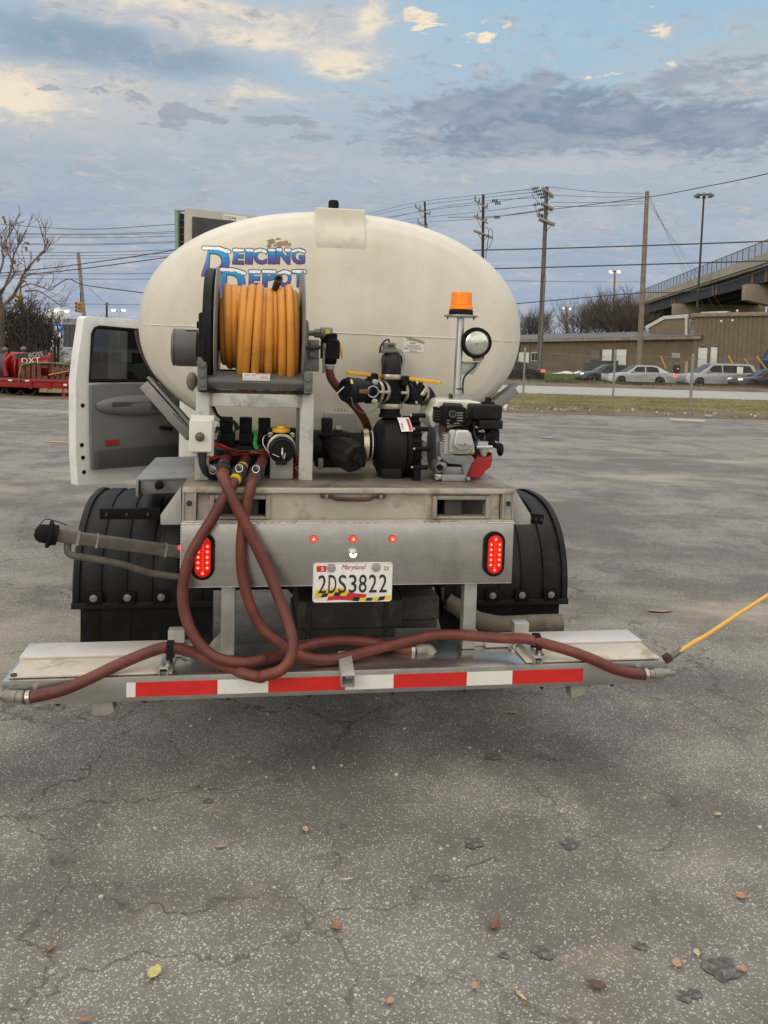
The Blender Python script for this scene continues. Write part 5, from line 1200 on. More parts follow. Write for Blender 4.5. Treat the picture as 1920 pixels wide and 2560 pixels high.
pf = [(.0285, .050), (.030, .0525), (.042, .0525), (.046, .047)] + [(.046 + .0055 * i + .0, .047 - .0003 * i + (.0012 if i % 2 else 0)) for i in range(10)] + [(.103, .0435), (.106, .036), (.107, .001)]
lens = part('amber_lens', MB().lathe(pf, dc, (0, 0, 1), 40), AMBER, bc, smooth=30)
wl = eq('work_lamp', 'round black work lamp with clear glass facing back beside the beacon pole', 'lamp', L(1195, 905, BY).x, BY, L(1195, 915, BY).z)
lc = L(1192, 857, BY - .03)
ldv = V((-.12, -1, -.02)).normalized()
part('lamp_housing', MB().lathe([(.0, .052), (.006, .062), (.0, .066), (-.02, .068), (-.055, .06), (-.085, .035), (-.095, .01)], lc, ldv, 40), RUB, wl, smooth=50)
part('lamp_rim', MB().band(lc + ldv * .004, ldv, .053, .0625, .012, 40), BLK, wl)
lg_ = part('lamp_glass', MB().lathe([(.004, .0535), (.008, .045), (.012, .028), (.014, .001)], lc, ldv, 40, cap=False), GLASSC, wl, smooth=60)
fl = MB()
u_ = ldv.cross(V((0, 0, 1))).normalized(); w_ = u_.cross(ldv)
for i in range(-4, 5): fl.tube([lc + ldv * .0125 + u_ * (i * .009) + w_ * (-.035 + .002 * abs(i)), lc + ldv * .0125 + u_ * (i * .009) + w_ * .012], .0016, 5)
part('glass_flute', fl, GLASSC, lg_)
bp = [L(1155, 906, BY), L(1204, 905, BY), L(1196, 918, BY), L(1183, 936, BY), L(1156, 937, BY)]
part('lamp_bracket', MB().prism(bp, (0, .006, 0)).prism([bp[0] + V((0, -.03, 0)), bp[1] + V((0, -.03, 0)), bp[1] + V((0, .03, 0)), bp[0] + V((0, .03, 0))], (0, 0, .005)), ALU_L, wl, bevel=.001)
part('swivel_foot', MB().cbox(L(1194, 897, BY), (.035, .03, .02)).cyl(L(1180, 893, BY), L(1210, 893, BY), .009, 8), mat('rust_stained', (.30, .24, .18), .7, .3, .3, 30), wl, bevel=.003)
part('lamp_cable', MB().tube(cr([L(1193, 893, BY), L(1188, 915, BY - .02), L(1172, 930, BY - .02), L(1160, 945, BY), L(1157, 965, BY), L(1157, 990, BY)], 8), .004, 8), WIREK, wl)
# ================================================================== GROUND, ROADS, VERGES
def matnode(name):
    m = bpy.data.materials.new(name); m.use_nodes = True; nt = m.node_tree; nt.nodes.clear(); g = NT(nt)
    b = g.n('ShaderNodeBsdfPrincipled'); o = g.n('ShaderNodeOutputMaterial'); g.l(b.outputs[0], o.inputs[0])
    return m, g, b, g.n('ShaderNodeTexCoord').outputs['Object']
def asphalt():
    m, g, b, p = matnode('old_asphalt')
    wob = g.noise(p, 2.2, 4, .6, 0, True)
    big = g.noise(p, .33, 5, .6); mid = g.noise(p, 1.7, 6, .65); fine = g.noise(p, 240, 2, .6)
    dist = g.xyz(p)[1]
    # stone chips in the binder
    v1 = g.n('ShaderNodeTexVoronoi', feature='F1'); pd = g.v('ADD', p, g.v('SCALE', g.v('SUBTRACT', g.noise(p, 160, 3, .6, 0, True), (.5, .5, .5)), sc=.010)); g.put(pd, v1.inputs['Vector']); v1.inputs['Scale'].default_value = 175
    r1 = g.xyz(v1.outputs['Color'])[0]
    v2 = g.n('ShaderNodeTexVoronoi', feature='F1'); g.put(p, v2.inputs['Vector']); v2.inputs['Scale'].default_value = 330
    r2 = g.xyz(v2.outputs['Color'])[1]
    wear = g.ss(g.m('ADD', mid, g.m('MULTIPLY', g.m('SUBTRACT', big, .5), .9)), .36, .66)
    chip = g.m('MULTIPLY', g.ss(g.m('ADD', r1, g.m('MULTIPLY', wear, .36)), .66, 1.05), g.ss(v1.outputs['Distance'], .60, .35))
    chip2 = g.m('MULTIPLY', g.ss(r2, .55, .9), g.ss(v2.outputs['Distance'], .55, .3))
    binder = g.mix(wear, (.097, .091, .085), (.195, .183, .168))
    binder = g.mix(g.m('MULTIPLY', fine, .55), binder, (.215, .20, .182))
    c = g.mix(g.m('MULTIPLY', chip2, g.m('ADD', .25, g.m('MULTIPLY', wear, .45))), binder, (.30, .28, .255))
    c = g.mix(chip, c, g.mix(g.xyz(v1.outputs['Color'])[1], (.24, .227, .212), (.60, .58, .555)))
    # dust and dirt drifting over it, thicker towards the far edge of the lot
    dn_ = g.noise(g.v('MULTIPLY', p, (.35, 1.0, 1)), .55, 7, .66)
    far = g.ss(dist, 2.6, 8.5)
    dust = g.ss(g.m('ADD', dn_, g.m('MULTIPLY', far, .50)), .49, .74)
    dust = g.m('MAXIMUM', dust, g.m('MULTIPLY', far, .80))
    c = g.mix(g.m('MULTIPLY', dust, .86), c, g.mix(mid, (.39, .337, .273), (.51, .447, .37)))
    gr = g.ss(g.noise(g.v('ADD', p, (31, 4, 0)), 1.1, 7, .68), .60, .70)
    c = g.mix(g.m('MULTIPLY', gr, .28), c, (.33, .25, .165))
    # grey bare streaks far out
    bs_ = g.ss(g.noise(g.v('MULTIPLY', g.v('ADD', p, (3, 8, 0)), (.25, 1.2, 1)), .8, 6, .7), .56, .70)
    c = g.mix(g.m('MULTIPLY', g.m('MULTIPLY', bs_, far), .35), c, (.24, .225, .205))
    # alligator cracks
    wp = g.v('ADD', p, g.v('SCALE', g.v('SUBTRACT', wob, (.5, .5, .5)), sc=.55))
    wp = g.v('ADD', wp, g.v('SCALE', g.v('SUBTRACT', g.noise(p, 11, 4, .6, 0, True), (.5, .5, .5)), sc=.09))
    d1 = g.voro(wp, 1.15, 'DISTANCE_TO_EDGE'); d2 = g.voro(g.v('ADD', wp, (4.4, 1.3, 0)), 3.1, 'DISTANCE_TO_EDGE')
    wv = g.m('MULTIPLY', g.noise(p, 5, 3, .6), .012)
    k2 = g.m('MULTIPLY', g.ss(g.m('SUBTRACT', d2, wv), .010, -.006), g.ss(g.noise(g.v('ADD', p, (9, 9, 0)), .6, 3, .6), .56, .64))
    k1 = g.m('MULTIPLY', g.ss(g.m('SUBTRACT', d1, wv), .005, -.005), g.ss(big, .40, .54))
    crack = g.m('MAXIMUM', k1, g.m('MULTIPLY', k2, .8))
    fill = g.noise(g.v('ADD', p, (2, 2, 0)), 14, 3, .6)
    c = g.mix(g.m('MULTIPLY', crack, .55), c, g.mix(g.ss(fill, .45, .62), (.035, .031, .027), (.16, .135, .105)))
    # dark spots of oil and tar
    sp = g.voro(g.v('ADD', p, g.v('SCALE', wob, sc=.12)), 1.35, 'F1'); spc = g.n('ShaderNodeTexVoronoi'); g.put(p, spc.inputs['Vector']); spc.inputs['Scale'].default_value = 1.35
    spot = g.m('MULTIPLY', g.ss(sp, .075, .045), g.ss(g.xyz(spc.outputs['Color'])[2], .62, .66))
    c = g.mix(g.m('MULTIPLY', spot, .55), c, (.045, .043, .042))
    g.put(c, b.inputs['Base Color'])
    g.put(g.m('ADD', .80, g.m('MULTIPLY', chip, -.15)), b.inputs['Roughness']); b.inputs['Specular IOR Level'].default_value = .3
    h = g.m('ADD', g.m('MULTIPLY', g.m('SUBTRACT', .6, v1.outputs['Distance']), .5), g.m('MULTIPLY', crack, -1.6))
    h = g.m('ADD', h, g.m('MULTIPLY', g.noise(p, 35, 4, .7), .8))
    g.put(g.bump(h, .55, .006), b.inputs['Normal'])
    return m
ASPH = asphalt()
def soil(name, c0, c1, c2, s=1.0, bump=.4):
    m, g, b, p = matnode(name)
    n = g.noise(g.v('MULTIPLY', p, (.45, 1, 1)), .7 * s, 7, .68); n2 = g.noise(p, 5 * s, 6, .7); n3 = g.noise(p, 40 * s, 4, .7)
    c = g.mix(g.ss(n, .38, .62), c0, c1); c = g.mix(g.m('MULTIPLY', g.ss(n2, .45, .7), .6), c, c2)
    c = g.mix(g.m('MULTIPLY', n3, .35), c, tuple(x * .55 for x in c0))
    g.put(c, b.inputs['Base Color']); b.inputs['Roughness'].default_value = .95; b.inputs['Specular IOR Level'].default_value = .1
    g.put(g.bump(n3, bump, .03), b.inputs['Normal']); return m
GRASSM = soil('winter_grass_soil', (.15, .145, .06), (.26, .215, .115), (.11, .145, .045))
GRASSG = soil('green_verge_soil', (.085, .11, .035), (.12, .125, .05), (.15, .13, .07))
DIRTM = soil('dirt_strip', (.15, .12, .09), (.22, .185, .15), (.09, .072, .058), 2)
ROADM = soil('pale_concrete_road', (.40, .40, .395), (.46, .46, .455), (.34, .34, .335), .5, .1)
ROADA = soil('grey_asphalt_road', (.12, .12, .12), (.15, .15, .15), (.10, .10, .10), .6, .1)
def sheet(name, x0, x1, y0, y1, z, m, nx=2, ny=2, hf=None):
    mb = MB().grid(lambda a, b: V((x0 + (x1 - x0) * a, y0 + (y1 - y0) * b, z + (hf(x0 + (x1 - x0) * a, y0 + (y1 - y0) * b) if hf else 0))), nx, ny)
    return struct(name, mb, m, smooth=60)
lot = MB().grid(lambda a, b: V((-900 + 1800 * a, -60 + 1760 * b, 0)), 2, 2)
struct('ground', lot, ASPH)
def edge(x, y): return .0
hx = random.Random(5)
ridge = [hx.random() for _ in range(400)]
def rg_(x): i = int(x * 1.3) % 399; f = x * 1.3 - math.floor(x * 1.3); return ridge[i] * (1 - f) + ridge[i + 1] * f
sheet('verge', -120, 160, 25.6, 38.2, .004, GRASSM, 200, 14, lambda x, y: .05 * rg_(x + y * 3) * min(1, (y - 25.6) / 1.0) * min(1, (38.2 - y) / .8))
sheet('dirt_edge', -40, 70, 23.9, 26.4, .012, DIRTM, 260, 12, lambda x, y: (.02 + .13 * rg_(x * 2 + 40) * rg_(x * .7 + y * 5)) * max(0, math.sin(PI * (y - 23.9) / 2.5)) - .012 * (1 - math.sin(PI * (y - 23.9) / 2.5)))
sheet('road', -200, 260, 38.2, 50.0, .008, ROADM)
sheet('median', -200, 260, 50.0, 54.2, .012, DIRTM, 300, 8, lambda x, y: .26 * math.sin(PI * (y - 50) / 4.2) ** .7 * (.8 + .35 * rg_(x * .8)) if 50 < y < 54.2 else 0)
sheet('far_road', -200, 260, 54.2, 64.5, .008, ROADA)
def sm01(t): t = max(0, min(1, t)); return t * t * (3 - 2 * t)
def bank(x, y): return 1.05 * sm01((x - 16) / 22) * sm01((y - 65) / 22)
sheet('grass_bank', -200, 260, 64.5, 420, .012, GRASSG, 120, 80, bank)
# blades: one mass
def blades(name, n, x0, x1, y0, y1, h0, h1, m_, hf, seed, wd=.011):
    g_ = random.Random(seed); mb = MB(); vs, fs = [], []
    for i in range(n):
        x, y = g_.uniform(x0, x1), g_.uniform(y0, y1); h = g_.uniform(h0, h1); a = g_.uniform(0, PI); z = hf(x, y); w = wd * g_.uniform(.6, 1.4)
        k = len(vs); vs += [(x - w * math.cos(a), y - w * math.sin(a), z), (x + w * math.cos(a), y + w * math.sin(a), z), (x + g_.uniform(-.08, .08), y + g_.uniform(-.08, .08), z + h)]; fs.append((k, k + 1, k + 2))
    mb.raw(vs, fs)
    me = bpy.data.meshes.new(name); me.from_pydata([tuple(p) for p in mb.v], [], mb.f); me.materials.append(m_)
    o = bpy.data.objects.new(name, me); C.objects.link(o); return tag(o, kind='stuff')
STRAW = mat('dry_grass_blades', (.29, .23, .11), .9, 0, .4, .5, spec=.1); GREENB = mat('green_grass_blades', (.115, .145, .05), .9, 0, .4, .5, spec=.1)
tag(blades('dry_grass', 22000, 3, 24, 26.2, 38, .02, .07, STRAW, lambda x, y: .02, 1), 'short straw coloured winter grass of the verge behind the fence', 'grass')
tag(blades('green_grass', 12000, 3, 24, 26.8, 37.6, .02, .06, GREENB, lambda x, y: .02, 2), 'green blades of the grass verge before the road', 'grass')
tag(blades('median_weeds', 7000, 4, 32, 51, 54, .06, .22, mat('weed_brown', (.12, .10, .045), .9, 0, .4, .5, spec=.1), lambda x, y: .2, 3, .03), 'low brown weeds along the road median', 'weeds')
tag(blades('bank_grass', 7000, 8, 50, 65, 92, .08, .22, GREENB, lambda x, y: bank(x, y), 4, .05), 'green grass on the bank before the tan warehouse', 'grass')
# rubble along the lot edge: one mass; planks and bigger pieces are things
def rubble(n, seed, x0, x1, y0, y1, s0, s1):
    g_ = random.Random(seed); mb = MB()
    for i in range(n):
        s_ = g_.uniform(s0, s1) * (2.2 if g_.random() < .08 else 1); t = MB().ball((0, 0, 0), (s_, s_ * g_.uniform(.5, 1), s_ * g_.uniform(.3, .7)), 6, 4)
        t.v = [p * g_.uniform(.75, 1.2) for p in t.v]
        t.xf(Matrix.Translation((g_.uniform(x0, x1), y0 + (y1 - y0) * g_.triangular(0, 1, .5), .03 + .06 * g_.random())) @ Euler((g_.random() * 3, g_.random() * 3, g_.random() * 3)).to_matrix().to_4x4()); mb.add(t)
    return mb
o = build('rubble', rubble(700, 11, 2, 20, 24.2, 26.4, .015, .055), mat('rubble_mix', (.24, .20, .17), .9, 0, .6, 2.5), smooth=0); tag(o, 'brown broken rubble and litter along the edge of the lot', 'rubble', kind='stuff')
o = build('pale_rubble', rubble(110, 12, 2, 20, 24.1, 26.2, .015, .05), mat('pale_litter', (.55, .52, .48), .9, 0, .3, 2.5), smooth=0); tag(o, 'pale litter scraps among the rubble at the lot edge', 'litter', kind='stuff')
WOODP = mat('weathered_plank', (.34, .29, .23), .8, 0, .2, 6)
for u0, v0, u1, v1, lab, c in ((1676, 1048, 1763, 1053, 'long pale plank lying nearest the lot at the rubble edge', (.55, .52, .48)), (1638, 1033, 1684, 1036, 'short brown plank lying in the rubble behind the long pale plank', (.36, .27, .2))):
    a, b = onz(u0, v0, .06), onz(u1, v1, .06); tag(build('plank', MB().beam(a, b, .10, .04), mat('plank_wood', c, .8), bevel=.006), lab, 'plank')
a = onz(1770, 1040, .1); tag(build('grey_rag', MB().ball(a, (.12, .08, .05), 8, 6), mat('grey_rag', (.3, .33, .34), .9, 0, .3, 9)), 'grey crumpled rag lying at the foot of the right fence post', 'litter')

# ------------------------------------------------------------------ leaves, twigs and tar on the lot
def leaf(u, v, ln, wd, ang, col, label, curl=.3, name='leaf'):
    p = onz(u, v, .006); mb = MB(); N = 9
    def f(a, b):
        t = a; w = wd * max(0, math.sin(PI * t)) ** .75 * (1 + .10 * math.sin(t * 13 + ang * 9)) * (b - .5); x = (t - .5) * ln
        return V((x, w, .002 + curl * (abs(b - .5) * 2) ** 2 * wd * .5 + curl * .12 * ln * (t - .4) ** 2 * 4))
    mb.grid(f, N, 5); mb.tube([(-ln * .5, 0, .003), (-ln * .72, .004, .006)], .0014, 5)
    mb.xf(Matrix.Translation(p) @ Matrix.Rotation(ang, 4, 'Z'))
    tag(build(name, mb, mat('leaf_colour', tuple(x * .8 + .02 for x in col), .7, 0, .25, 30), smooth=60), label, 'leaf')
B5 = lambda x, y: (x * 1.1574, 1750 + y * 1.1574)
for x, y, ln, wd, a, col, lab in (
    (333, 592, .085, .06, 1.3, (.60, .55, .20), 'largest leaf, bright yellow, lying on the asphalt near the left front'),
    (660, 281, .06, .035, 1.9, (.50, .40, .24), 'tan curled leaf below the middle of the spray bar'),
    (478, 317, .075, .02, .2, (.46, .34, .2), 'narrow straw coloured leaf left of the tan curled leaf'),
    (752, 388, .07, .014, .25, (.62, .56, .46), 'thin pale leaf sliver on the pale worn asphalt patch'),
    (726, 490, .075, .05, 2.2, (.32, .16, .07), 'crumpled brown leaf sitting on the big crack'),
    (1068, 488, .08, .045, 1.0, (.22, .07, .04), 'dark red leaf standing up, right of the crumpled brown leaf'),
    (1600, 425, .075, .05, .4, (.48, .24, .14), 'orange brown leaf on the dusty asphalt at right'),
    (1462, 572, .06, .045, 1.1, (.52, .30, .18), 'small orange leaf above the dark brown one at right front'),
    (1290, 618, .085, .05, -.5, (.10, .06, .05), 'dark brown folded leaf at the right front'),
    (1505, 548, .05, .03, 1.5, (.60, .55, .25), 'small yellow leaf at right above the black tar spots'),
    (1125, 640, .085, .016, -1.0, (.55, .40, .22), 'long thin tan leaf near the bottom edge'),
    (110, 535, .07, .03, 1.6, (.27, .15, .10), 'reddish brown leaf at the far left of the asphalt'),
    (1552, 248, .05, .03, .3, (.55, .45, .2), 'yellow leaf beside the tyre print at right'),
    (843, 652, .045, .03, .4, (.50, .30, .18), 'small pinkish tan leaf at the bottom middle'),
    (1025, 620, .05, .035, 1.0, (.45, .30, .2), 'small tan leaf right of the pinkish one'),
    (185, 692, .07, .02, .1, (.36, .2, .1), 'brown leaf at the bottom left edge'),
    (1108, 27, .11, .03, .0, (.40, .24, .10), 'long orange brown leaf just under the spray bar'),
    (1605, 583, .05, .035, .2, (.45, .27, .17), 'rust coloured leaf beside the large black tar spot')):
    u, v = B5(x, y); leaf(u, v, ln * .52, wd * .55, a, col, lab)
leaf(1650, 1527, .17, .06, .1, (.32, .25, .17), 'flat tan cardboard scrap lying right of the marker rod', .05, 'cardboard_scrap')
leaf(1370, 1094, .30, .16, .2, (.60, .58, .55), 'white paper scrap lying on the lot right of the engine', .1, 'paper_scrap')
leaf(150, 1105, .55, .2, .0, (.55, .30, .10), 'orange mark of paint on the lot beyond the door', .0, 'paint_mark')
tb = random.Random(3); TARM = mat('tar', (.095, .09, .085), .85, 0, .5, 60, .1, 200, (.24, .225, .205), .9, 45)
for x, y, s in ((1066, 122, .055), (1021, 307, .045), (1232, 310, .05), (1563, 582, .075), (1478, 640, .035), (1502, 634, .03), (1170, 545, .04), (741, 271, .018), (450, 217, .03), (1088, 550, .02), (1385, 530, .03)):
    p = onz(*B5(x, y), .004); s *= .62; n_ = 30; rr = [s * (.35 + 1.0 * tb.random()) for _ in range(n_)]
    rr = [(rr[i - 1] + rr[i] + rr[(i + 1) % n_]) / 3 for i in range(n_)]
    mb = MB().raw([p + V((0, 0, .002))] + [p + V((rr[i] * 1.15 * math.cos(2 * PI * i / n_), rr[i] * math.sin(2 * PI * i / n_), 0)) for i in range(n_)], [(0, i + 1, (i + 1) % n_ + 1) for i in range(n_)])
    struct('tar_spot', mb, TARM)
mb = MB(); g_ = random.Random(8)
for i in range(420):
    x, y = g_.uniform(-2.2, 2.6), 1.7 + 8 * g_.random() ** 1.8; s_ = g_.uniform(.003, .009)
    mb.ball((x, y, s_ * .4), (s_, s_ * .8, s_ * .6), 6, 4)
tag(build('loose_gravel', mb, mat('gravel', (.36, .34, .31), .9, 0, .5, 3), smooth=0), 'loose pale grit scattered over the asphalt', 'gravel', kind='stuff')

# ------------------------------------------------------------------ chain link fence
FNC = [(2.0, 28.6), (4.731, 27.935), (7.564, 27.119), (9.942, 26.597), (13.6, 25.8), (17.5, 25.0)]
GALV = mat('galvanised_pipe', (.30, .30, .30), .5, .6, .12, 6, dirt=(.2, .17, .14), da=.3, ds=4)
fence = thing('chain_link_fence', 'grey chain link fence on steel pipe posts along the edge of the lot', 'fence', (4.7, 27.9, 0))
for i, (x, y) in enumerate(FNC):
    hgt = 1.92 if i != 3 else 1.86
    fp_ = build('post', MB().cyl((x, y, -.1), (x, y, hgt), .034 if i != 3 else .045, 12).lathe([(0, .04), (.03, .036), (.05, .015)], (x, y, hgt), (0, 0, 1), 12), GALV, fence)
mb = MB()
tot = [0]
for (xa, ya), (xb, yb) in zip(FNC, FNC[1:]): tot.append(tot[-1] + math.hypot(xb - xa, yb - ya))
def fpt(s, z):
    for i in range(len(FNC) - 1):
        if s <= tot[i + 1] or i == len(FNC) - 2:
            t = (s - tot[i]) / (tot[i + 1] - tot[i]); return V((FNC[i][0] + (FNC[i + 1][0] - FNC[i][0]) * t, FNC[i][1] + (FNC[i + 1][1] - FNC[i][1]) * t - .04, z + .03 * math.sin(s * 2.1)))
P_ = .085; HF = 1.74; nn = int(tot[-1] / P_)
for d_ in (1, -1):
    for i in range(-int(HF / P_), nn + int(HF / P_)):
        s0 = i * P_; s1 = s0 + HF * d_
        z0, z1 = .05, .05 + HF
        lo_, hi_ = (s0, s1) if d_ > 0 else (s1, s0)
        if hi_ < 0 or lo_ > tot[-1] or lo_ < 0 or hi_ > tot[-1]: continue
        mid = [(s0 + (s1 - s0) * t, z0 + (z1 - z0) * t) for t in (0, .5, 1)]
        mb.tube([fpt(*q) for q in mid], .0011, 3, cap=False)
mb.tube([fpt(tot[-1] * k / 60, 1.78) for k in range(61)], .004, 4)
build('mesh', mb, GALV, fence, smooth=0)
# ================================================================== WAREHOUSE
def wallpt(u, v, A, B):
    d = ray(u, v); n = V((B[1] - A[1], -(B[0] - A[0]), 0)); t = (V((A[0], A[1], 0)) - CAM).dot(n) / d.dot(n); return CAM + d * t
TANW = mat('tan_corrugated_metal', (.215, .165, .115), .6, .1, .07, 1.5, streak=(3, 3, .35), dirt=(.11, .07, .045), da=.35, ds=.9)
TAND = mat('brown_corrugated_metal', (.185, .138, .095), .65, .1, .10, 1.2, streak=(3, 3, .3), dirt=(.09, .06, .04), da=.45, ds=.7)
ROOFG = mat('grey_roof_sheet', (.11, .115, .13), .7, .1, .15, 1)
GUTR = mat('rusty_gutter', (.30, .24, .18), .7, .1, .3, 1.2, dirt=(.16, .07, .035), da=.7, ds=1.2)
WTRIM = mat('white_trim', (.58, .56, .53), .6, 0, .08, 1.5, dirt=(.3, .25, .2), da=.4, ds=1)
def corr(A, B, z0, zf, pitch=.30, dep=.05):
    A, B = V((*A, 0)), V((*B, 0)); t = (B - A).normalized(); n = V((t.y, -t.x, 0))
    if n.dot(-A) < 0: n = -n
    ln = (B - A).length; k = int(ln / pitch); cols = []
    for i in range(k):
        for f_, o_ in ((0, 0), (.30, 0), (.40, dep), (.90, dep)): cols.append((i * pitch + f_ * pitch, o_))
    cols.append((ln, 0)); mb = MB(); vs = []
    for s_, o_ in cols: p = A + t * s_ + n * o_; vs += [(p.x, p.y, z0), (p.x, p.y, zf(s_ / ln))]
    return mb.raw(vs, [(2 * i, 2 * i + 2, 2 * i + 3, 2 * i + 1) for i in range(len(cols) - 1)])
W1, W0, W2 = (35.6, 95.0), (19.6, 118.0), (41.4, 88.4)
wh_ = thing('warehouse', 'long low tan corrugated metal warehouse with a taller block and white doors', 'building', (36, 95, 0))
e1, e0 = wallpt(1725, 841, W0, W1).z, wallpt(1290, 850, W0, W1).z
def lerp2(A, B, t): return (A[0] + (B[0] - A[0]) * t, A[1] + (B[1] - A[1]) * t)
W00 = lerp2(W0, W1, -.4)
build('wing_wall', corr(W00, W1, -.8, lambda t: e0 - .4 * (e1 - e0) + 1.4 * (e1 - e0) * t, .42), TAND, wh_, smooth=0)
ze = lambda t: e0 - .4 * (e1 - e0) + 1.4 * (e1 - e0) * t
wd_ = V((W1[0] - W00[0], W1[1] - W00[1], 0)).normalized(); wn = V((wd_.y, -wd_.x, 0)); wn = wn if wn.dot(V((-36, -95, 0))) > 0 else -wn
ra, rb2 = V((*W00, ze(0))) + wn * .5, V((*W1, ze(1))) + wn * .5 + wd_ * 1.2
roof = build('wing_roof', MB().prism([ra, rb2, rb2 - wn * 12 + V((0, 0, 1.35)), ra - wn * 12 + V((0, 0, 1.35))], (0, 0, .08)), ROOFG, wh_)
build('gutter', MB().beam(ra + V((0, 0, -.16)), rb2 + V((0, 0, -.16)), .18, .34), GUTR, wh_, bevel=.03)
T0 = wallpt(1722, 850, W1, W2); td = V((W2[0] - W1[0], W2[1] - W1[1], 0)).normalized(); tn = V((td.y, -td.x, 0)); tn = tn if tn.dot(V((-36, -95, 0))) > 0 else -tn
zt_l, zt_r = wallpt(1722, 789, W1, W2).z, wallpt(1908, 786, W1, W2).z
A_ = (W1[0] + tn.x * .25, W1[1] + tn.y * .25); B_ = (W2[0] + tn.x * .25, W2[1] + tn.y * .25)
build('tall_wall', corr(A_, B_, -.5, lambda t: zt_l + (zt_r - zt_l) * t, .52, .07), TANW, wh_, smooth=0)
a, b = V((*A_, zt_l)), V((*B_, zt_r))
build('tall_side_wall', MB().prism([b - tn * .02, b - tn * 14, V((b.x, b.y, -.5)) - tn * 14, V((b.x, b.y, -.5)) - tn * .02], (td * .1)), TANW, wh_)
build('tall_roof', MB().prism([a - td * .2 + tn * .3, b + td * .3 + tn * .3, b + td * .3 - tn * 14, a - td * .2 - tn * 14], (0, 0, .12)), ROOFG, wh_)
build('tall_gutter', MB().beam(a - td * .3 + tn * .25 + V((0, 0, .02)), b + td * .4 + tn * .25 + V((0, 0, .02)), .22, .42), GUTR, wh_, bevel=.03)
# set-back gable with white barge board to the left of the tall block
GA, GB_ = (W1[0] - tn.x * 3 - td.x * 8, W1[1] - tn.y * 3 - td.y * 8), (W1[0] - tn.x * 3 + td.x * 1, W1[1] - tn.y * 3 + td.y * 1)
gp = [wallpt(u, v, GA, GB_) for u, v in ((1622, 835), (1622, 819), (1662, 794), (1722, 790), (1722, 838))]
build('gable_wall', MB().prism(gp, -tn * .2), TANW, wh_)
build('barge_board', MB().beam(gp[1] + tn * .1 - td * .3, gp[2] + tn * .1, .15, .42, up=(0, 0, 1)).beam(gp[2] + tn * .1, gp[3] + tn * .1, .15, .42), WTRIM, wh_)
dp = [wallpt(1719, v, A_, B_) for v in (792, 838)]
build('downpipe', MB().tube([dp[0] + tn * .3, dp[1] + tn * .3], .16, 8), WTRIM, wh_)
va, vb = wallpt(1724, 783, GA, GB_), wallpt(1792, 780, GA, GB_)
build('roof_vent', MB().beam(va - tn * 3, vb - tn * 3, 1.0, .55), WTRIM, wh_, bevel=.08)
def wallrect(nm, u0, v0, u1, v1, A, B, m_, n_, th=.09, **k):
    vm, um = (v0 + v1) / 2, (u0 + u1) / 2; p, q = wallpt(u0, vm, A, B), wallpt(u1, vm, A, B); zb, zt = wallpt(um, v1, A, B).z, wallpt(um, v0, A, B).z
    return build(nm, MB().prism([V((p.x, p.y, zb)) + n_ * .1, V((q.x, q.y, zb)) + n_ * .1, V((q.x, q.y, zt)) + n_ * .1, V((p.x, p.y, zt)) + n_ * .1], n_ * th), m_, k.pop('par', wh_), **k)
DOORW = mat('white_steel_door', (.70, .70, .68), .5, 0, .05, 2, dirt=(.4, .3, .22), da=.4, ds=1.5)
for u0, v0, u1, v1, A, B, n_ in ((1508, 874, 1531, 906, W0, W1, wn), (1543, 874, 1567, 922, W0, W1, wn), (1299, 881, 1324, 921, W0, W1, wn), (1747, 870, 1769, 919, A_, B_, tn), (1778, 868, 1794, 919, A_, B_, tn)):
    d_ = wallrect('door', u0, v0, u1, v1, A, B, DOORW, n_, bevel=.02)
    wallrect('handle', u0 + 1.5, (v0 + v1) / 2 + 2, u0 + 3, (v0 + v1) / 2 + 4, A, B, DSTEEL, n_, .15, par=d_)
wn_ = wallrect('window', 1330, 880, 1349, 903, W0, W1, WTRIM, wn)
wallrect('pane', 1332, 882, 1339, 901, W0, W1, gl, wn, .12, par=wn_); wallrect('pane', 1340.5, 882, 1347, 901, W0, W1, gl, wn, .12, par=wn_)
wallrect('boarded_panel', 1480, 875, 1502, 898, W0, W1, mat('grey_brown_board', (.17, .14, .12), .8), wn)
for u in (1760, 1791): 
    p = wallpt(u, 862, A_, B_); build('wall_lamp', MB().cbox(p + tn * .2, (.3, .25, .25)), mat('rusty_lamp', (.3, .25, .2), .6), wh_, bevel=.05)

# ================================================================== OVERPASS
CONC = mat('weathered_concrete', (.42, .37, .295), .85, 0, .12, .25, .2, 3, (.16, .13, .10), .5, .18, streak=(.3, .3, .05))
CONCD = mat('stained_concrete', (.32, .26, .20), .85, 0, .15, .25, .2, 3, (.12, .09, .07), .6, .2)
GIRD = mat('dark_steel_girder', (.038, .034, .036), .6, .2, .15, .3)
FRP = mat('faded_red_plate', (.19, .115, .105), .7)
pA, pB = at(1920, 630, 100), at(1611, 741, 172); bd = pB - pA
bdn = V((bd.x, bd.y, 0)).normalized(); bn = V((bdn.y, -bdn.x, 0)); bn = bn if bn.x > 0 else -bn       # bn: away from the viewer's side
ov = thing('overpass', 'concrete highway overpass on dark steel girders rising over the warehouse', 'bridge', (pA.x, pA.y, 0))
def BP(t, dz=0, off=0): return pA + bd * t + V((0, 0, dz)) + bn * off
t0, t1 = -.85, 2.4
def beamq(nm, z0, z1, o0, o1, m_, par=ov, ta=t0, tb=t1, **k):
    return build(nm, MB().prism([BP(ta, z0, o0), BP(ta, z0, o1), BP(ta, z1, o1), BP(ta, z1, o0)], bd * (tb - ta)), m_, par, **k)
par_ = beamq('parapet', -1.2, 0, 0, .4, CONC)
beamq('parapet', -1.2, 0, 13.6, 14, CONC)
beamq('deck_slab', -1.55, -1.201, .15, 13.9, CONCD)
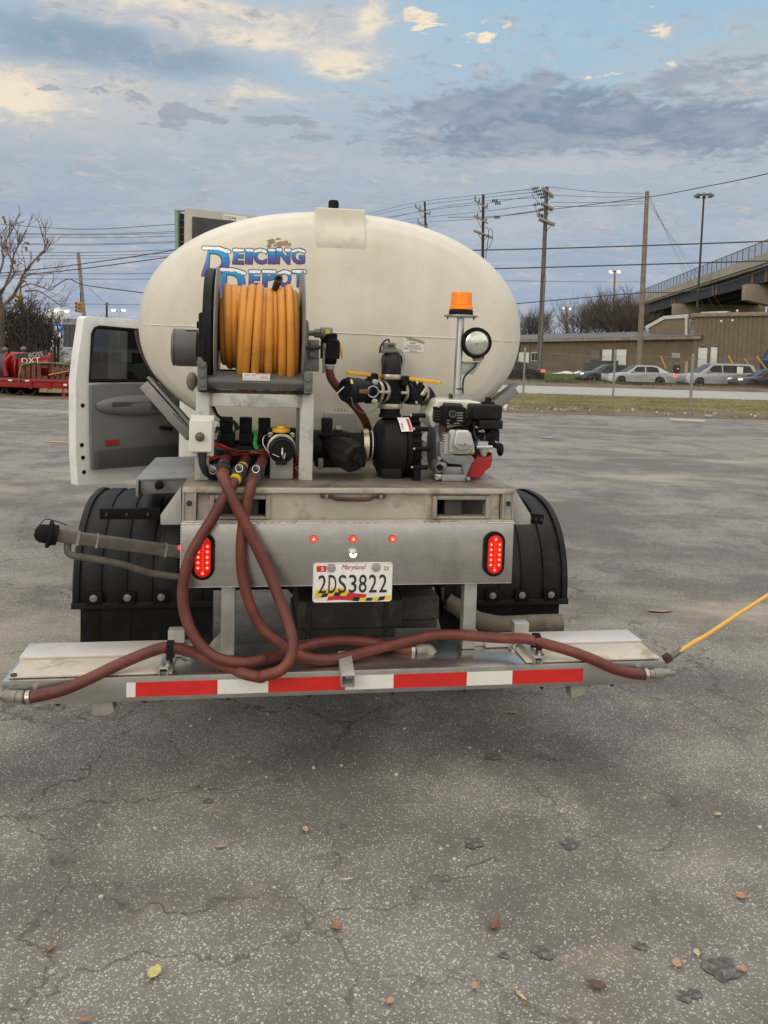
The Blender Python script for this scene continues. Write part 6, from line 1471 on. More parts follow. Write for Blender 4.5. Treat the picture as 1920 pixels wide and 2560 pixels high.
for off in (.9, 4.2, 7.5, 10.8, 13.2): beamq('girder', -3.35, -1.551, off, off + .35, GIRD)
for t in (-.1, .03, .10, .32, .345, .68, .705, 1.1, 1.13, 1.6):
    g_ = MB().prism([BP(t, -3.3, .78), BP(t, -1.6, .78), BP(t + .012, -1.6, .78), BP(t + .012, -3.3, .78)], bn * .10)
    build('girder_splice', g_, FRP, ov)
fe = MB()
k = 0; t = t0
while t < t1:
    fe.cyl(BP(t, 0, .2), BP(t, 1.62, .2), .045, 5); t += .033
fe.tube([BP(t0, 1.62, .2), BP(t1, 1.62, .2)], .05, 5)
rl = build('railing', fe, mat('black_railing', (.02, .022, .026), .5), ov)
mm = bpy.data.materials.new('railing_mesh'); mm.use_nodes = True; nt = mm.node_tree; g2 = NT(nt); tr = g2.n('ShaderNodeBsdfTransparent'); mx = g2.n('ShaderNodeMixShader'); mx.inputs[0].default_value = .22
bs2 = nt.nodes['Principled BSDF']; bs2.inputs['Base Color'].default_value = (.06, .065, .075, 1); bs2.inputs['Roughness'].default_value = .8
g2.l(tr.outputs[0], mx.inputs[1]); g2.l(bs2.outputs[0], mx.inputs[2]); g2.l(mx.outputs[0], nt.nodes['Material Output'].inputs[0])
build('railing_mesh', MB().prism([BP(t0, .02, .2), BP(t0, 1.6, .2), BP(t1, 1.6, .2), BP(t1, .02, .2)], bn * .02), mm, rl)
for t, h in ((-.45, 2.0), (.075, 2.0), (.60, 1.9)):
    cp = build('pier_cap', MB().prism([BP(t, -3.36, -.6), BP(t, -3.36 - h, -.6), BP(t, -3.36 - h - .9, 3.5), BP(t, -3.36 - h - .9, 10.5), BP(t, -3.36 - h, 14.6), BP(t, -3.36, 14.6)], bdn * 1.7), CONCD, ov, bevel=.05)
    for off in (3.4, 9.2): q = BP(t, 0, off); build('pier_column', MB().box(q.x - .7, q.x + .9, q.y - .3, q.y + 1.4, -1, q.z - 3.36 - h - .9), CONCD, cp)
    for off in (1.0, 4.3, 7.6): q = BP(t, -3.37, off); build('bearing', MB().box(q.x - .3, q.x + .3, q.y + .1, q.y + .8, q.z - .01, q.z + .2), GIRD, cp)

# ================================================================== POLES AND WIRES
WOODD = mat('dark_creosote_pole', (.055, .045, .038), .9, 0, .25, 2, .3, 12, streak=(8, 8, .3))
WOODL = mat('weathered_grey_pole', (.225, .185, .145), .9, 0, .2, 2, .3, 12, streak=(8, 8, .3))
WOODG = mat('grey_crossarm', (.26, .24, .22), .9, 0, .2, 2)
PORC = mat('dark_porcelain', (.035, .033, .035), .3)
def pole(u0, v0, u1, v1, Y, r0, r1, m_, label, arms=(), grp=None, dark=None):
    t_ = at(u0, v0, Y); b_ = at(u1, v1, Y); d_ = (b_ - t_); b_ = t_ + d_ * ((t_.z + .3) / (t_.z - b_.z))
    o = thing('utility_pole', label, 'pole', (b_.x, b_.y, 0), grp)
    build('shaft', MB().tube([b_, t_], [r0, r1], 10), m_, o)
    sc = Y / F
    for (du0, vv0, du1, vv1, dbl, ins) in arms:
        a, b = at(du0, vv0, Y - r0 - .06), at(du1, vv1, Y - r0 - .06)
        w = .13
        ar_ = build('crossarm', MB().beam(a, b, w, .16), WOODG, o)
        if dbl: build('crossarm', MB().beam(a + V((.6 * w, 2 * r0 + .25, 0)), b + V((.6 * w, 2 * r0 + .25, 0)), w, .16), WOODG, o)
        for f_ in ins:
            p = a.lerp(b, f_); build('insulator', MB().lathe([(.06, .03), (.16, .03), (.17, .08), (.24, .05), (.26, .09), (.34, .06), (.42, .04)], p, (0, 0, 1), 8), PORC, ar_)
        m_b = a.lerp(b, .5)
        build('brace', MB().beam(a.lerp(b, .18), V((m_b.x, a.y, m_b.z - .75)), .04, .05).beam(a.lerp(b, .82), V((m_b.x, a.y, m_b.z - .75)), .04, .05), DSTEEL, ar_)
    return o
def zz8(x, y): return 960 + x / 3.606, 440 + y / 3.606
def arm(x0, y0, x1, y1, dbl, ins): return (*zz8(x0, y0), *zz8(x1, y1), dbl, ins)
p1_ = pole(*zz8(367, 233), *zz8(375, 480), 100, .17, .13, WOODD, 'farthest dark crossarm pole, half hidden by the tank', (arm(280, 280, 420, 350, 0, (.04, .32, .96)), arm(303, 420, 395, 462, 0, (.04, .9))), 'poles with crossarms')
p2_ = pole(*zz8(895, 170), *zz8(890, 745), 84, .18, .14, WOODD, 'middle crossarm pole with looping cables, behind the top right of the tank', (arm(815, 215, 935, 295, 0, (.04, .36, .95)), arm(810, 355, 938, 430, 0, (.25, .85)), arm(808, 488, 975, 552, 1, ())), 'poles with crossarms')
p3_ = pole(1367, 467, 1348, 925, 66, .24, .15, mat('brown_grey_pole', (.135, .115, .095), .9, 0, .3, 2, .3, 12, streak=(8, 8, .3)), 'tallest crossarm pole with double arms and strings of insulators', (arm(1425, 102, 1532, 182, 1, ()), arm(1420, 237, 1530, 298, 1, ()), arm(1398, 380, 1545, 436, 1, (.0, .12, .2))), 'poles with crossarms')
q = at(*zz8(1472, 120), 66); 
for (xa, ya, xb, yb) in ((1395, 105, 1330, 118), (1418, 130, 1350, 146), (1448, 158, 1380, 170), (1455, 187, 1410, 196), (1410, 248, 1345, 262), (1440, 296, 1390, 308)):
    a, b = at(*zz8(xa, ya), 66), at(*zz8(xb, yb), 66); m_ = MB()
    for t in (.1, .35, .6, .85): m_.cyl(a.lerp(b, t), a.lerp(b, t + .10), .12, 8)
    m_.tube([a, b], .025, 5); build('strain_insulator', m_, PORC, p3_)
build('looping_jumper', MB().tube(cr([at(*zz8(x, y), 66) for x, y in ((1330, 150), (1345, 185), (1372, 215), (1395, 240))], 6), .02, 5).tube(cr([at(*zz8(x, y), 66) for x, y in ((1365, 265), (1370, 300), (1390, 330), (1440, 290))], 6), .02, 5).tube(cr([at(*zz8(x, y), 66) for x, y in ((1385, 330), (1380, 355), (1395, 370), (1395, 350))], 6), .03, 5), WIREK, p3_)
build('looping_cable', MB().tube(cr([at(*zz8(x, y), 83) for x, y in ((910, 470), (935, 470), (945, 520), (935, 600), (915, 740))], 6), .035, 5).tube(cr([at(*zz8(x, y), 83) for x, y in ((950, 475), (975, 490), (980, 560), (950, 640), (920, 660))], 6), .03, 5), WIREK, p2_)
p4_ = pole(1618, 479, 1597, 930, 66, .25, .16, WOODL, 'plain pale wooden pole without crossarms standing by the silver sedan')
build('conduit', MB().tube([at(1362, 690, 65.6), at(1348, 935, 65.6)], .09, 8), GSTEEL, p3_)
WIREM = mat('overhead_wire', (.04, .045, .055), .6)
def wire(pts, r, label, grp, n=8):
    o = build('overhead_wire', MB().tube(cr([at(*p) for p in pts], n), r, 5), WIREM, smooth=60); return tag(o, label, 'wire', grp)
def w8(x, y): return zz8(x, y)
G1 = 'wires strung between the crossarm poles'
l1 = 'thin wire strung between the crossarm poles'
for P_w in ([(-150, 345, 118), (283, 240, 100), (820, 175, 84), (1330, 118, 66)], [(-150, 365, 118), (325, 265, 100), (858, 200, 84), (1350, 146, 66)], [(-150, 405, 118), (411, 308, 100), (930, 245, 84), (1380, 170, 66)], [(-150, 425, 118), (411, 300, 100), (800, 240, 84), (1060, 212, 75), (1410, 196, 66)], [(100, 412, 118), (305, 380, 100), (838, 325, 84), (1345, 262, 66)], [(100, 415, 118), (390, 415, 100), (917, 378, 84), (1100, 355, 75), (1390, 308, 66)]):
    wire([(*w8(x, y), Y) for x, y, Y in P_w], .022, l1, G1)
for x, y in ((1000, 222), (1028, 245), (1020, 371)):
    m_ = MB()
    for i in range(3): c = at(*w8(x - 20 + 18 * i, y), 78); m_.cyl(c - V((.05, 0, 0)), c + V((.05, 0, 0)), .16, 8)
    build('wire_insulator', m_, PORC, p2_)
G2 = 'wires between the tallest crossarm pole and the plain pole'
for a, b, dv in (((1369, 467), (1610, 484), 4), ((1385, 488), (1610, 491), 3), ((1376, 506), (1610, 503), 2), ((1384, 516), (1610, 509), 3)):
    wire([(*a, 66), ((a[0] + b[0]) / 2, (a[1] + b[1]) / 2 + dv, 66), (*b, 66)], .018, 'thin wire between the tallest crossarm pole and the plain pole', G2)
wire([(1120, 543, 82), (1240, 541, 75), (1376, 524, 66), (1618, 493, 60), (1760, 467, 52), (1920, 434, 44), (2500, 300, 38)], .028, 'long rising wire crossing over the plain pole toward the upper right', G1 + ' and beyond')
for pts, r, lab in (([(1000, 628, 42), (1240, 624.5, 42), (1580, 615, 40), (1920, 603, 38), (2200, 592, 37)], .032, 'thick black cable crossing the poles, upper of the pair'), ([(1000, 674, 42), (1240, 671.5, 42), (1580, 662, 40), (1920, 652, 38), (2200, 643, 37)], .032, 'thick black cable crossing the poles, lower of the pair'), ([(1200, 768, 44), (1294, 759, 44), (1450, 745, 44), (1605, 732, 44), (1700, 730, 43), (1800, 712, 42), (1960, 655, 40)], .026, 'sagging cable passing low in front of the overpass'), ([(1200, 702, 70), (1270, 702, 66), (1505, 705, 66), (1604, 704, 66)], .018, 'faint wire joining the plain pole at half height')):
    wire(pts, r, lab, None)
# guy wires with yellow guards
G3 = 'guy wires slanting down from the plain pole'
for i, (x, y, gx, gy) in enumerate(((1756, 790, None, None), (1800, 800, 1834, 913), (1838, 795, 1873, 913), (1866, 775, 1918, 926))):
    t_ = at(1623, 486 + 9 * i, 66); b_ = at(x, y, 62) if gx is None else at(gx, gy, 60)
    kz = (t_.z - .3) / (t_.z - b_.z) if gx is None else 1
    e_w = t_ + (b_ - t_) * (kz if gx is None else 1.0)
    w_ = build('guy_wire', MB().tube([t_, e_w], .010, 5), WIREM)
    tag(w_, ('guy wire nearest the plain pole, without a guard', 'guy wire with the left yellow guard', 'guy wire with the middle yellow guard', 'guy wire with the rightmost yellow guard')[i], 'guy wire', G3)
    if gx:
        d_ = (t_ - e_w).normalized(); a, b = ((1820, 888), (1834, 913)) if i == 1 else (((1862, 897), (1873, 914)) if i == 2 else ((1892, 891), (1918, 926)))
        build('yellow_guard', MB().tube([at(*a, 60), at(*b, 60)], .05, 8), YEL, w_)
    cl_ = [(None, None), (1803, 803), (1831, 801), (1843, 777)][i]
    if cl_[0]: build('wire_ball', MB().ball(at(*cl_, 61), .09, 8, 6), PAPER, w_)
yg = tag(build('bollard', MB().tube([at(1652, 890, 68), at(1665, 922, 68)], .055, 8), YEL), 'yellow leaning guard post behind the silver sedan', 'post')

# lamps on masts
def mast(u0, v0, u1, v1, Y, r, label, heads, lit, name='light_mast', grp=None, hs=.35):
    t_, b_ = at(u0, v0, Y), at(u1, v1, Y); d_ = b_ - t_; b_ = t_ + d_ * ((t_.z + .2) / (t_.z - b_.z))
    o = thing(name, label, 'street lamp', (b_.x, b_.y, 0), grp); build('mast', MB().tube([b_, t_], [r * 1.5, r], 8), GSTEEL if lit else DSTEEL, o)
    for k in range(heads):
        a = 2 * PI * k / heads + .4; c = t_ + V((hs * 2.2 * math.cos(a), hs * 2.2 * math.sin(a), .1))
        build('arm', MB().tube([t_ + V((0, 0, .1)), c], r * .5, 5), DSTEEL, o)
        build('lamp_head', MB().lathe([(-hs * .6, hs * .55), (-.02, hs * .5), (.1, hs * .2)], c, (0, 0, 1), 10), lit if lit else GSTEEL, o)
SOD = mat('lit_sodium_lamp', (1, .6, .3), .4, emit=(1, .50, .16), es=5); WHL = mat('lit_white_lamp', (1, .95, .8), .4, emit=(1, .93, .74), es=4)
mast(1760, 489, 1748, 690, 98, .11, 'tall dark high mast lamp with a ring of lights above the overpass', 8, None, hs=.42)
mast(1537, 679, 1535, 745, 190, .2, 'lit orange mast lamp beyond the bare trees, taller one', 4, SOD, hs=.55, grp='lit orange lamps')
mast(1417, 771, 1417, 840, 230, .2, 'lit orange mast lamp beyond the bare trees, lower one at left', 2, SOD, hs=.5, grp='lit orange lamps')

# ================================================================== BARE TREES
BARK = mat('grey_brown_bark', (.085, .068, .055), .9, 0, .3, 3); BARKL = mat('purple_brown_bark', (.11, .078, .07), .9, 0, .3, 3); BARKT = mat('tan_brown_twigs', (.15, .115, .085), .9, 0, .3, 1)
def branchy(mb, p, d, ln, r, lv, g_, sp=.55, up=.12, kids=3, seg=4):
    pts = [V(p)]; dd = V(d).normalized()
    for i in range(seg):
        dd = (dd + V((g_.uniform(-1, 1), g_.uniform(-1, 1), g_.uniform(-.6, 1))) * .16 + V((0, 0, up * .3))).normalized(); pts.append(pts[-1] + dd * (ln / seg))
    mb.tube(pts, [r * (1 - .6 * i / seg) for i in range(seg + 1)], 5 if lv > 1 else 3, cap=False)
    if lv <= 0: return
    for k in range(kids):
        t = g_.uniform(.35, 1); i = min(int(t * seg), seg - 1); q = pts[i].lerp(pts[i + 1], t * seg - i)
        nd = (dd + V((g_.uniform(-1, 1), g_.uniform(-1, 1), g_.uniform(-.5, .9))) * sp * 1.6).normalized()
        branchy(mb, q, nd, ln * g_.uniform(.55, .8), r * .55, lv - 1, g_, sp, up, kids, seg)
def bare_tree(base, h, r, label, lv=4, kids=3, sp=.55, seed=1, m_=BARK, tm=None, grp=None, lean=(0, 0, 1), trunk=.3, ntop=4):
    g_ = random.Random(seed); o = thing('bare_tree', label, 'tree', base, grp)
    t_ = V(base) + V(lean).normalized() * h * trunk
    build('trunk', MB().tube(cr([V(base) - V((0, 0, .2)), V(base).lerp(t_, .5) + V((g_.uniform(-.1, .1), 0, 0)) * r, t_], 4), [r * (1 - .035 * i) for i in range(9)], 9), m_, o)
    mb = MB()
    for k in range(ntop):
        a = 2 * PI * k / ntop + g_.random(); branchy(mb, t_ - V((0, 0, .05)) - V(lean) * h * trunk * .25 * g_.random(), V((math.cos(a) * sp, math.sin(a) * sp, .8)), h * .34, r * .6, lv, g_, sp, .15, kids)
    build('crown', mb, tm or m_, o, smooth=0); return o
def bush_tree(u0, u1, vt, vb, Y, label, seed, n=9, lv=3, m_=BARK, grp='bare trees below the overpass', kids=4):
    a, b = at(u0, vb, Y), at(u1, vb, Y); t_ = at((u0 + u1) / 2, vt, Y); g_ = random.Random(seed); o = thing('bare_tree', label, 'tree', ((a.x + b.x) / 2, Y, 0), grp)
    h = t_.z; w = (b.x - a.x) / 2; c = V(((a.x + b.x) / 2, Y, 0))
    build('trunk', MB().tube([c + V((0, 0, -.3)), c + V((.1, 0, h * .3))], [h * .03, h * .02], 8), m_, o)
    mb = MB()
    for k in range(n):
        ang = (k + .5) / n * PI; d_ = V((math.cos(ang) * w / h * 1.3, g_.uniform(-.4, .4), .35 + .75 * math.sin(ang)))
        branchy(mb, c + V((0, 0, h * .18)), d_, h * .46, h * .013, lv, g_, .5, .1, kids)
    build('crown', mb, m_, o, smooth=0); return o
bush_tree(1395, 1500, 770, 838, 135, 'pale bare spreading tree left of the plain pole, above the warehouse roof', 21, 11, 4, BARKT, kids=4)
bush_tree(1470, 1610, 752, 838, 128, 'dense brown bare tree right before the overpass end', 22, 15, 4, BARK, kids=4)
bush_tree(1300, 1368, 792, 838, 150, 'dark bare tree rising behind the warehouse roof beside the tank', 23, 13, 4, BARK, kids=4)
bush_tree(1545, 1625, 775, 838, 120, 'dark low bare tree behind the plain pole', 25, 11, 4, BARK, kids=4)
# ================================================================== CARS ON THE FAR ROAD (all drive left)
TYR = mat('car_tyre', (.014, .014, .014), .85); CGL = mat('car_glass', (.010, .013, .015), .10, 0, .1, 2, spec=.3)
HLIT = mat('lit_headlamp', (1, .95, .85), .3, emit=(1, .86, .62), es=.5); TLIT = mat('lit_tail_lamp', (.6, .02, .02), .3, emit=(1, .08, .04), es=2.2); HDIM = mat('headlamp_lens', (.55, .55, .55), .15)
RIMM = mat('alloy_rim', (.42, .42, .43), .35, .8)
SED = dict(L=4.85, Wd=1.82, H=1.42, wb=(.90, 3.70), wr=.325,
    low=[(0.02, .30), (.0, .52), (.06, .66), (.55, .80), (1.35, .91), (1.5, .93), (3.95, .95), (4.65, .93), (4.80, .82), (4.84, .50), (4.80, .28)],
    gh=[(1.30, .905), (2.05, 1.36), (2.35, 1.42), (3.25, 1.41), (3.55, 1.36), (4.30, .945)],
    win=[[(1.62, .945), (2.12, 1.31), (2.62, 1.34), (2.62, .955)], [(2.70, .955), (2.70, 1.34), (3.22, 1.335), (3.52, 1.26), (3.62, .965)]], tl=(4.55, .82, .72, .89), hl=(.02, .28, .60, .74))
VAN = dict(L=5.12, Wd=1.98, H=1.72, wb=(.92, 4.0), wr=.34,
    low=[(0.02, .30), (.0, .55), (.05, .78), (.35, .92), (1.10, 1.04), (1.2, 1.05), (4.9, 1.05), (5.06, 1.0), (5.11, .6), (5.06, .28)],
    gh=[(.95, 1.035), (1.85, 1.60), (2.15, 1.69), (3.0, 1.72), (4.55, 1.70), (4.80, 1.62), (5.02, 1.045)],
    win=[[(1.45, 1.07), (1.98, 1.55), (2.55, 1.58), (2.55, 1.07)], [(2.63, 1.07), (2.63, 1.585), (3.72, 1.59), (3.72, 1.07)], [(3.80, 1.07), (3.80, 1.59), (4.52, 1.57), (4.78, 1.12)]], tl=(4.95, .95, .72, 1.0), hl=(.06, .42, .72, .88))
def car(u, Y, spec, col, label, nm='sedan', headlit=False, taillit=False, pl_=None, sz=1.0, z=.012, cat='car', grp='cars in traffic on the far road'):
    """u: picture column of the nose; car drives to the left along -X"""
    p = onz(u, 960, 0); x0 = at(u, 950, Y).x; s = spec; Wd = s['Wd'] * sz
    paint = mat(nm + '_paint', col, .28, .25, .04, 2, coat=.6)
    o = thing(nm, label, cat, (x0 + s['L'] / 2 * sz, Y + Wd / 2, 0), grp)
    def Pt(x, zz, w): return V((x0 + x * sz, Y + w, z + zz * sz))
    # body: side outline with wheel arches
    arch = []
    for cx in reversed(s['wb']):
        r = s['wr'] + .06
        arch += [(cx + r * math.cos(a), max(.26, s['wr'] + r * math.sin(a))) for a in [-.15 + (PI + .3) * k / 12 for k in range(13)]]
    outl = s['low'] + [(s['L'] - .1, .24)] + arch + [(.12, .24)]
    def sect(tum):
        return [Pt(x, zz, tum) for x, zz in outl]
    mb = MB(); n = len(outl)
    secs = [(.0, 0), (.0, 0)]
    def ring(w, ins): return [Pt(x + (ins if x < s['L'] / 2 else -ins), zz - (ins * .3 if zz > .6 else 0), w) for x, zz in outl]
    R_s = [ring(.06, .10), ring(0, .0), ring(Wd, 0), ring(Wd - .06, .10)]
    R_s = [ring(-.0, .09), ring(.07, .0), ring(Wd - .07, 0), ring(Wd, .09)]
    vs = [v for r in R_s for v in r]; fs = []
    for k in range(3):
        for i in range(n): j = (i + 1) % n; fs.append((k * n + i, k * n + j, (k + 1) * n + j, (k + 1) * n + i))
    fs += [tuple(range(n)), tuple(3 * n + i for i in range(n - 1, -1, -1))]
    build('body', mb.raw(vs, fs), paint, o, smooth=40)
    gh = s['gh']; ins = .24
    def gring(top_in): return [Pt(x, zz, (.07 + (zz - gh[0][1]) / (s['H'] - gh[0][1]) * ins)) for x, zz in gh], [Pt(x, zz, Wd - (.07 + (zz - gh[0][1]) / (s['H'] - gh[0][1]) * ins)) for x, zz in gh]
    A, B = gring(0); m_ = len(gh)
    rf = build('roof', MB().raw(A + B, [tuple(range(m_)), tuple(range(2 * m_ - 1, m_ - 1, -1))] + [(i, i + 1, m_ + i + 1, m_ + i) for i in range(m_ - 1)]), paint, o, smooth=25)
    def onside(x, zz, o_=.012): return Pt(x, zz, .07 + (zz - gh[0][1]) / (s['H'] - gh[0][1]) * ins - o_)
    for w in s['win']:
        build('window', MB().prism([onside(x, zz) for x, zz in w], (0, .01, 0)), CGL, o)
    wsx = [(gh[0], gh[1]), (gh[-1], gh[-2])]
    for (a, b), sg in zip(wsx, (-1, 1)):
        q = [Pt(a[0], a[1], .18), Pt(b[0], b[1], .07 + ins + .03), Pt(b[0], b[1], Wd - .10 - ins), Pt(a[0], a[1], Wd - .18)]
        build('windscreen' if sg < 0 else 'rear_window', MB().prism([p_ + V((sg * .012, 0, .012)) for p_ in q], (sg * .012, 0, .012)), CGL, o)
    for cx in s['wb']:
        for w in (.02, Wd - .23):
            c = Pt(cx, s['wr'], w)
            t = build('wheel', MB().lathe([(.0, s['wr'] * .62), (.0, s['wr'] * .93), (.03, s['wr']), (.17, s['wr']), (.21, s['wr'] * .92), (.21, .1)], c, (0, 1, 0), 24), TYR, o)
            rm = MB().lathe([(.03, .06), (.03, s['wr'] * .62), (.05, s['wr'] * .62)], c, (0, 1, 0), 20)
            sp_ = MB()
            for k in range(5): a = 2 * PI * k / 5; sp_.beam(c + V((0, .015, 0)), c + V((math.cos(a) * s['wr'] * .6, .015, math.sin(a) * s['wr'] * .6)), .05, .02, up=(0, 1, 0))
            sp_.lathe([(.0, .06), (.02, .05)], c, (0, 1, 0), 10).ring(c + V((0, .015, 0)), (0, 1, 0), s['wr'] * .6, .018, 20, 6)
            build('rim', sp_, RIMM, t)
    x_a, x_b, z_a, z_b = s['tl']
    for w0, w1 in ((-.003, .06), (Wd - .06, Wd + .003)):
        xa = s['tl'][0]; za, zb = s['tl'][2], s['tl'][3]
        build('tail_light', MB().box(Pt(xa, 0, 0).x, Pt(s['L'] + .012, 0, 0).x, Y + w0 - (.004 if w0 < 1 else 0), Y + w1 + .1 * (1 if w0 < 1 else 0), z + za * sz, z + zb * sz), TLIT if taillit else REDL, o, bevel=.02)
        h0, h1, h2, h3 = s['hl']
        build('headlight', MB().box(Pt(h0 - .015, 0, 0).x, Pt(h1, 0, 0).x, Y + w0, Y + w1 + .12 * (1 if w0 < 1 else -0), z + h2 * sz, z + h3 * sz), HLIT if headlit else HDIM, o, bevel=.03)
    for x in (s['win'][0][2][0] + .04, s['win'][1][-2][0] + .02 if len(s['win']) == 2 else s['win'][1][2][0] + .04):
        build('door_seam', MB().box(Pt(x, 0, 0).x, Pt(x, 0, 0).x + .012, Y - .0015, Y + .02, z + .34 * sz, z + (gh[0][1] - .03) * sz), INK, o)
        build('door_handle', MB().box(Pt(x - .30, 0, 0).x, Pt(x - .12, 0, 0).x, Y - .02, Y + .01, z + (gh[0][1] - .12) * sz, z + (gh[0][1] - .085) * sz), paint, o, bevel=.008)
    mx_ = s['win'][0][0][0] + .12
    build('side_mirror', MB().cbox(Pt(mx_, gh[0][1] + .08, -.08), (.12, .20, .14)), paint, o, bevel=.03)
    build('sill', MB().box(Pt(s['wb'][0] + .5, 0, 0).x, Pt(s['wb'][1] - .5, 0, 0).x, Y + .05, Y + Wd - .05, z + .17, z + .27), BLK, o)
    build('bumper_trim', MB().box(Pt(.02, 0, 0).x, Pt(.5, 0, 0).x, Y + .02, Y + Wd - .02, z + .17, z + .26).box(Pt(s['L'] - .5, 0, 0).x, Pt(s['L'] - .05, 0, 0).x, Y + .02, Y + Wd - .02, z + .18, z + .27), BLK, o)
    if spec is VAN:
        a = Pt(3.55, .98, -.01); build('window_notice', MB().box(a.x, a.x + .42, Y + .02, Y + .045, z + .98, z + 1.5), PAPER, o)
        build('roof_rail', MB().tube([Pt(2.4, 1.73, .32), Pt(4.6, 1.73, .32)], .025, 6), GSTEEL, o)
    return o
car(1192, 58.6, SED, (.012, .013, .016), 'black sedan with lit tail lamps, its nose hidden by the tank', taillit=True)
car(1450, 61.0, SED, (.032, .037, .047), 'dark grey sedan with lit headlights, partly behind the silver sedan', headlit=True)
car(1519, 57.0, SED, (.40, .41, .43), 'silver sedan with red tail lamp, beside the plain wooden pole', taillit=True)
car(1715, 57.6, VAN, (.34, .35, .365), 'silver minivan with a white notice in its side window', 'minivan', taillit=True)
car(1847, 54.9, SED, (.016, .018, .021), 'dark sedan with lit headlights at the right edge, before the minivan', headlit=True)
# blue lorry at the right edge
bt = thing('blue_lorry', 'blue lorry cab parked at the end of the warehouse', 'lorry', (at(1935, 900, 80).x, 80, 1))
a = at(1930, 862, 80); zb = bank(a.x, 80)
build('cab', MB().prism([(a.x, 80, zb + .5), (a.x - .1, 80, zb + 1.5), (a.x + .3, 80, zb + 2.0), (a.x + .7, 80, zb + 2.8), (a.x + 2.6, 80, zb + 2.9), (a.x + 2.6, 80, zb + .5)], (0, 2.3, 0)), mat('blue_cab_paint', (.012, .035, .14), .3, .1, coat=.5), bt, bevel=.08)
build('side_window', MB().box(a.x + .9, a.x + 1.7, 79.985, 79.995, zb + 2.0, zb + 2.9), CGL, bt)
for dx_ in (.9, 2.3): build('wheel', MB().lathe([(0, .2), (0, .45), (.3, .45)], (a.x + dx_, 79.95, zb + .45), (0, 1, 0), 20), TYR, bt)
build('trailer_box', MB().box(a.x + 2.7, a.x + 9, 80, 82.4, zb + 1.0, zb + 3.6), mat('white_box', (.6, .6, .6), .5), bt)
# green bins and boxes before the warehouse
for u0, u1, v0, v1, col, lab in ((1483, 1546, 905, 932, (.03, .065, .045), 'larger dark green dumpster before the warehouse doors'), (1464, 1484, 910, 932, (.05, .085, .055), 'small green cabinet left of the dark green dumpster')):
    a, b = at(u0, v1, 88), at(u1, v0, 88); zz = bank(a.x, 88)
    o = thing('dumpster', lab, 'dumpster', ((a.x + b.x) / 2, 88, zz)); gm = mat('green_steel', col, .6)
    build('bin', MB().prism([(a.x, 88, zz), (b.x, 88, zz), (b.x, 88, b.z), (a.x, 88, b.z)], (0, 1.5, 0)), gm, o, bevel=.03)
    build('lid', MB().box(a.x - .04, b.x + .04, 87.95, 89.6, b.z + .002, b.z + .10), gm, o, bevel=.02); r_ = MB()
    for t in (.2, .4, .6, .8): r_.box(a.x + (b.x - a.x) * t - .03, a.x + (b.x - a.x) * t + .03, 87.94, 87.998, zz + .1, b.z - .1)
    build('stiffener', r_, gm, o)
for u, v, w, lab in ((1415, 929, 1.5, 'crumpled white sheet lying before the warehouse wall'), (1449, 923, .8, 'small white bundle beside the crumpled sheet')):
    a = at(u, v, 92); g_ = random.Random(int(u)); t = MB().grid(lambda x, y: V((a.x + (x - .5) * w * 2, 92 + y * 1.2, bank(a.x, 92) + .04 + .35 * math.sin(PI * x) * math.sin(PI * y) * (.5 + .5 * math.sin(x * 9 + y * 5)))), 12, 6)
    tag(build('white_sheet', t, mat('white_sheeting', (.6, .6, .6), .7, 0, .2, 2), smooth=0), lab, 'litter')
a = at(1689, 889, 74); zz = bank(a.x, 74); o = thing('meter_cabinet', 'grey electric cabinet on a thin post behind the silver sedan', 'cabinet', (a.x, 74, zz))
build('post', MB().cyl((a.x, 74, zz - .1), (a.x, 74, a.z), .06, 8), GSTEEL, o); build('cabinet_box', MB().box(a.x - .34, a.x + .34, 73.8, 74.1, a.z - .22, a.z + .22), mat('grey_cabinet', (.33, .34, .34), .5), o, bevel=.03)
build('side_arm', MB().cyl((a.x - .9, 73.95, a.z - .15), (a.x - .34, 73.95, a.z - .15), .04, 6), GSTEEL, o)
a = at(1716, 915, 74); tag(build('bollard', MB().cyl((a.x, 74, bank(a.x, 74) - .1), (a.x, 74, at(1716, 903, 74).z), .11, 10), mat('cream_post', (.45, .38, .26), .7)), 'short cream post standing right of the walking person', 'post')

# ------------------------------------------------------------------ the person on the far verge
def skin_mesh(name, verts, edges, radii, root, m_, par=None, sub=2):
    me = bpy.data.meshes.new(name); me.from_pydata([tuple(v) for v in verts], edges, []); ob = bpy.data.objects.new(name, me); C.objects.link(ob)
    sk = ob.modifiers.new('s', 'SKIN'); sk.use_smooth_shade = True; ob.modifiers.new('d', 'SUBSURF').levels = sub; ob.modifiers['d'].render_levels = sub
    for i, r in enumerate(radii): v = me.skin_vertices[0].data[i]; v.radius = r if isinstance(r, tuple) else (r, r); v.use_root = (i == root)
    dg = bpy.context.evaluated_depsgraph_get(); m2 = bpy.data.meshes.new_from_object(ob.evaluated_get(dg)); bpy.data.objects.remove(ob)
    vs = [v.co.copy() for v in m2.vertices]; fs = [tuple(p.vertices) for p in m2.polygons]; bpy.data.meshes.remove(m2)
    return build(name, MB().raw(vs, fs), m_, par, smooth=60)
px_ = at(1691, 930, 65.5); X0, Y0, Z0 = px_.x, 65.5, .02
pv = [(0, 0, .95), (0, 0, 1.18), (0, .02, 1.38), (0, .0, 1.50), (0, -.01, 1.60), (0, -.01, 1.70), (.09, 0, .90), (.12, -.08, .50), (.13, -.02, .09), (.14, -.14, .05), (-.09, 0, .90), (-.14, .12, .50), (-.17, .26, .10), (-.18, .16, .05), (.19, 0, 1.40), (.24, .03, 1.14), (.21, -.12, .92), (-.19, 0, 1.40), (-.25, -.02, 1.14), (-.22, -.16, .94)]
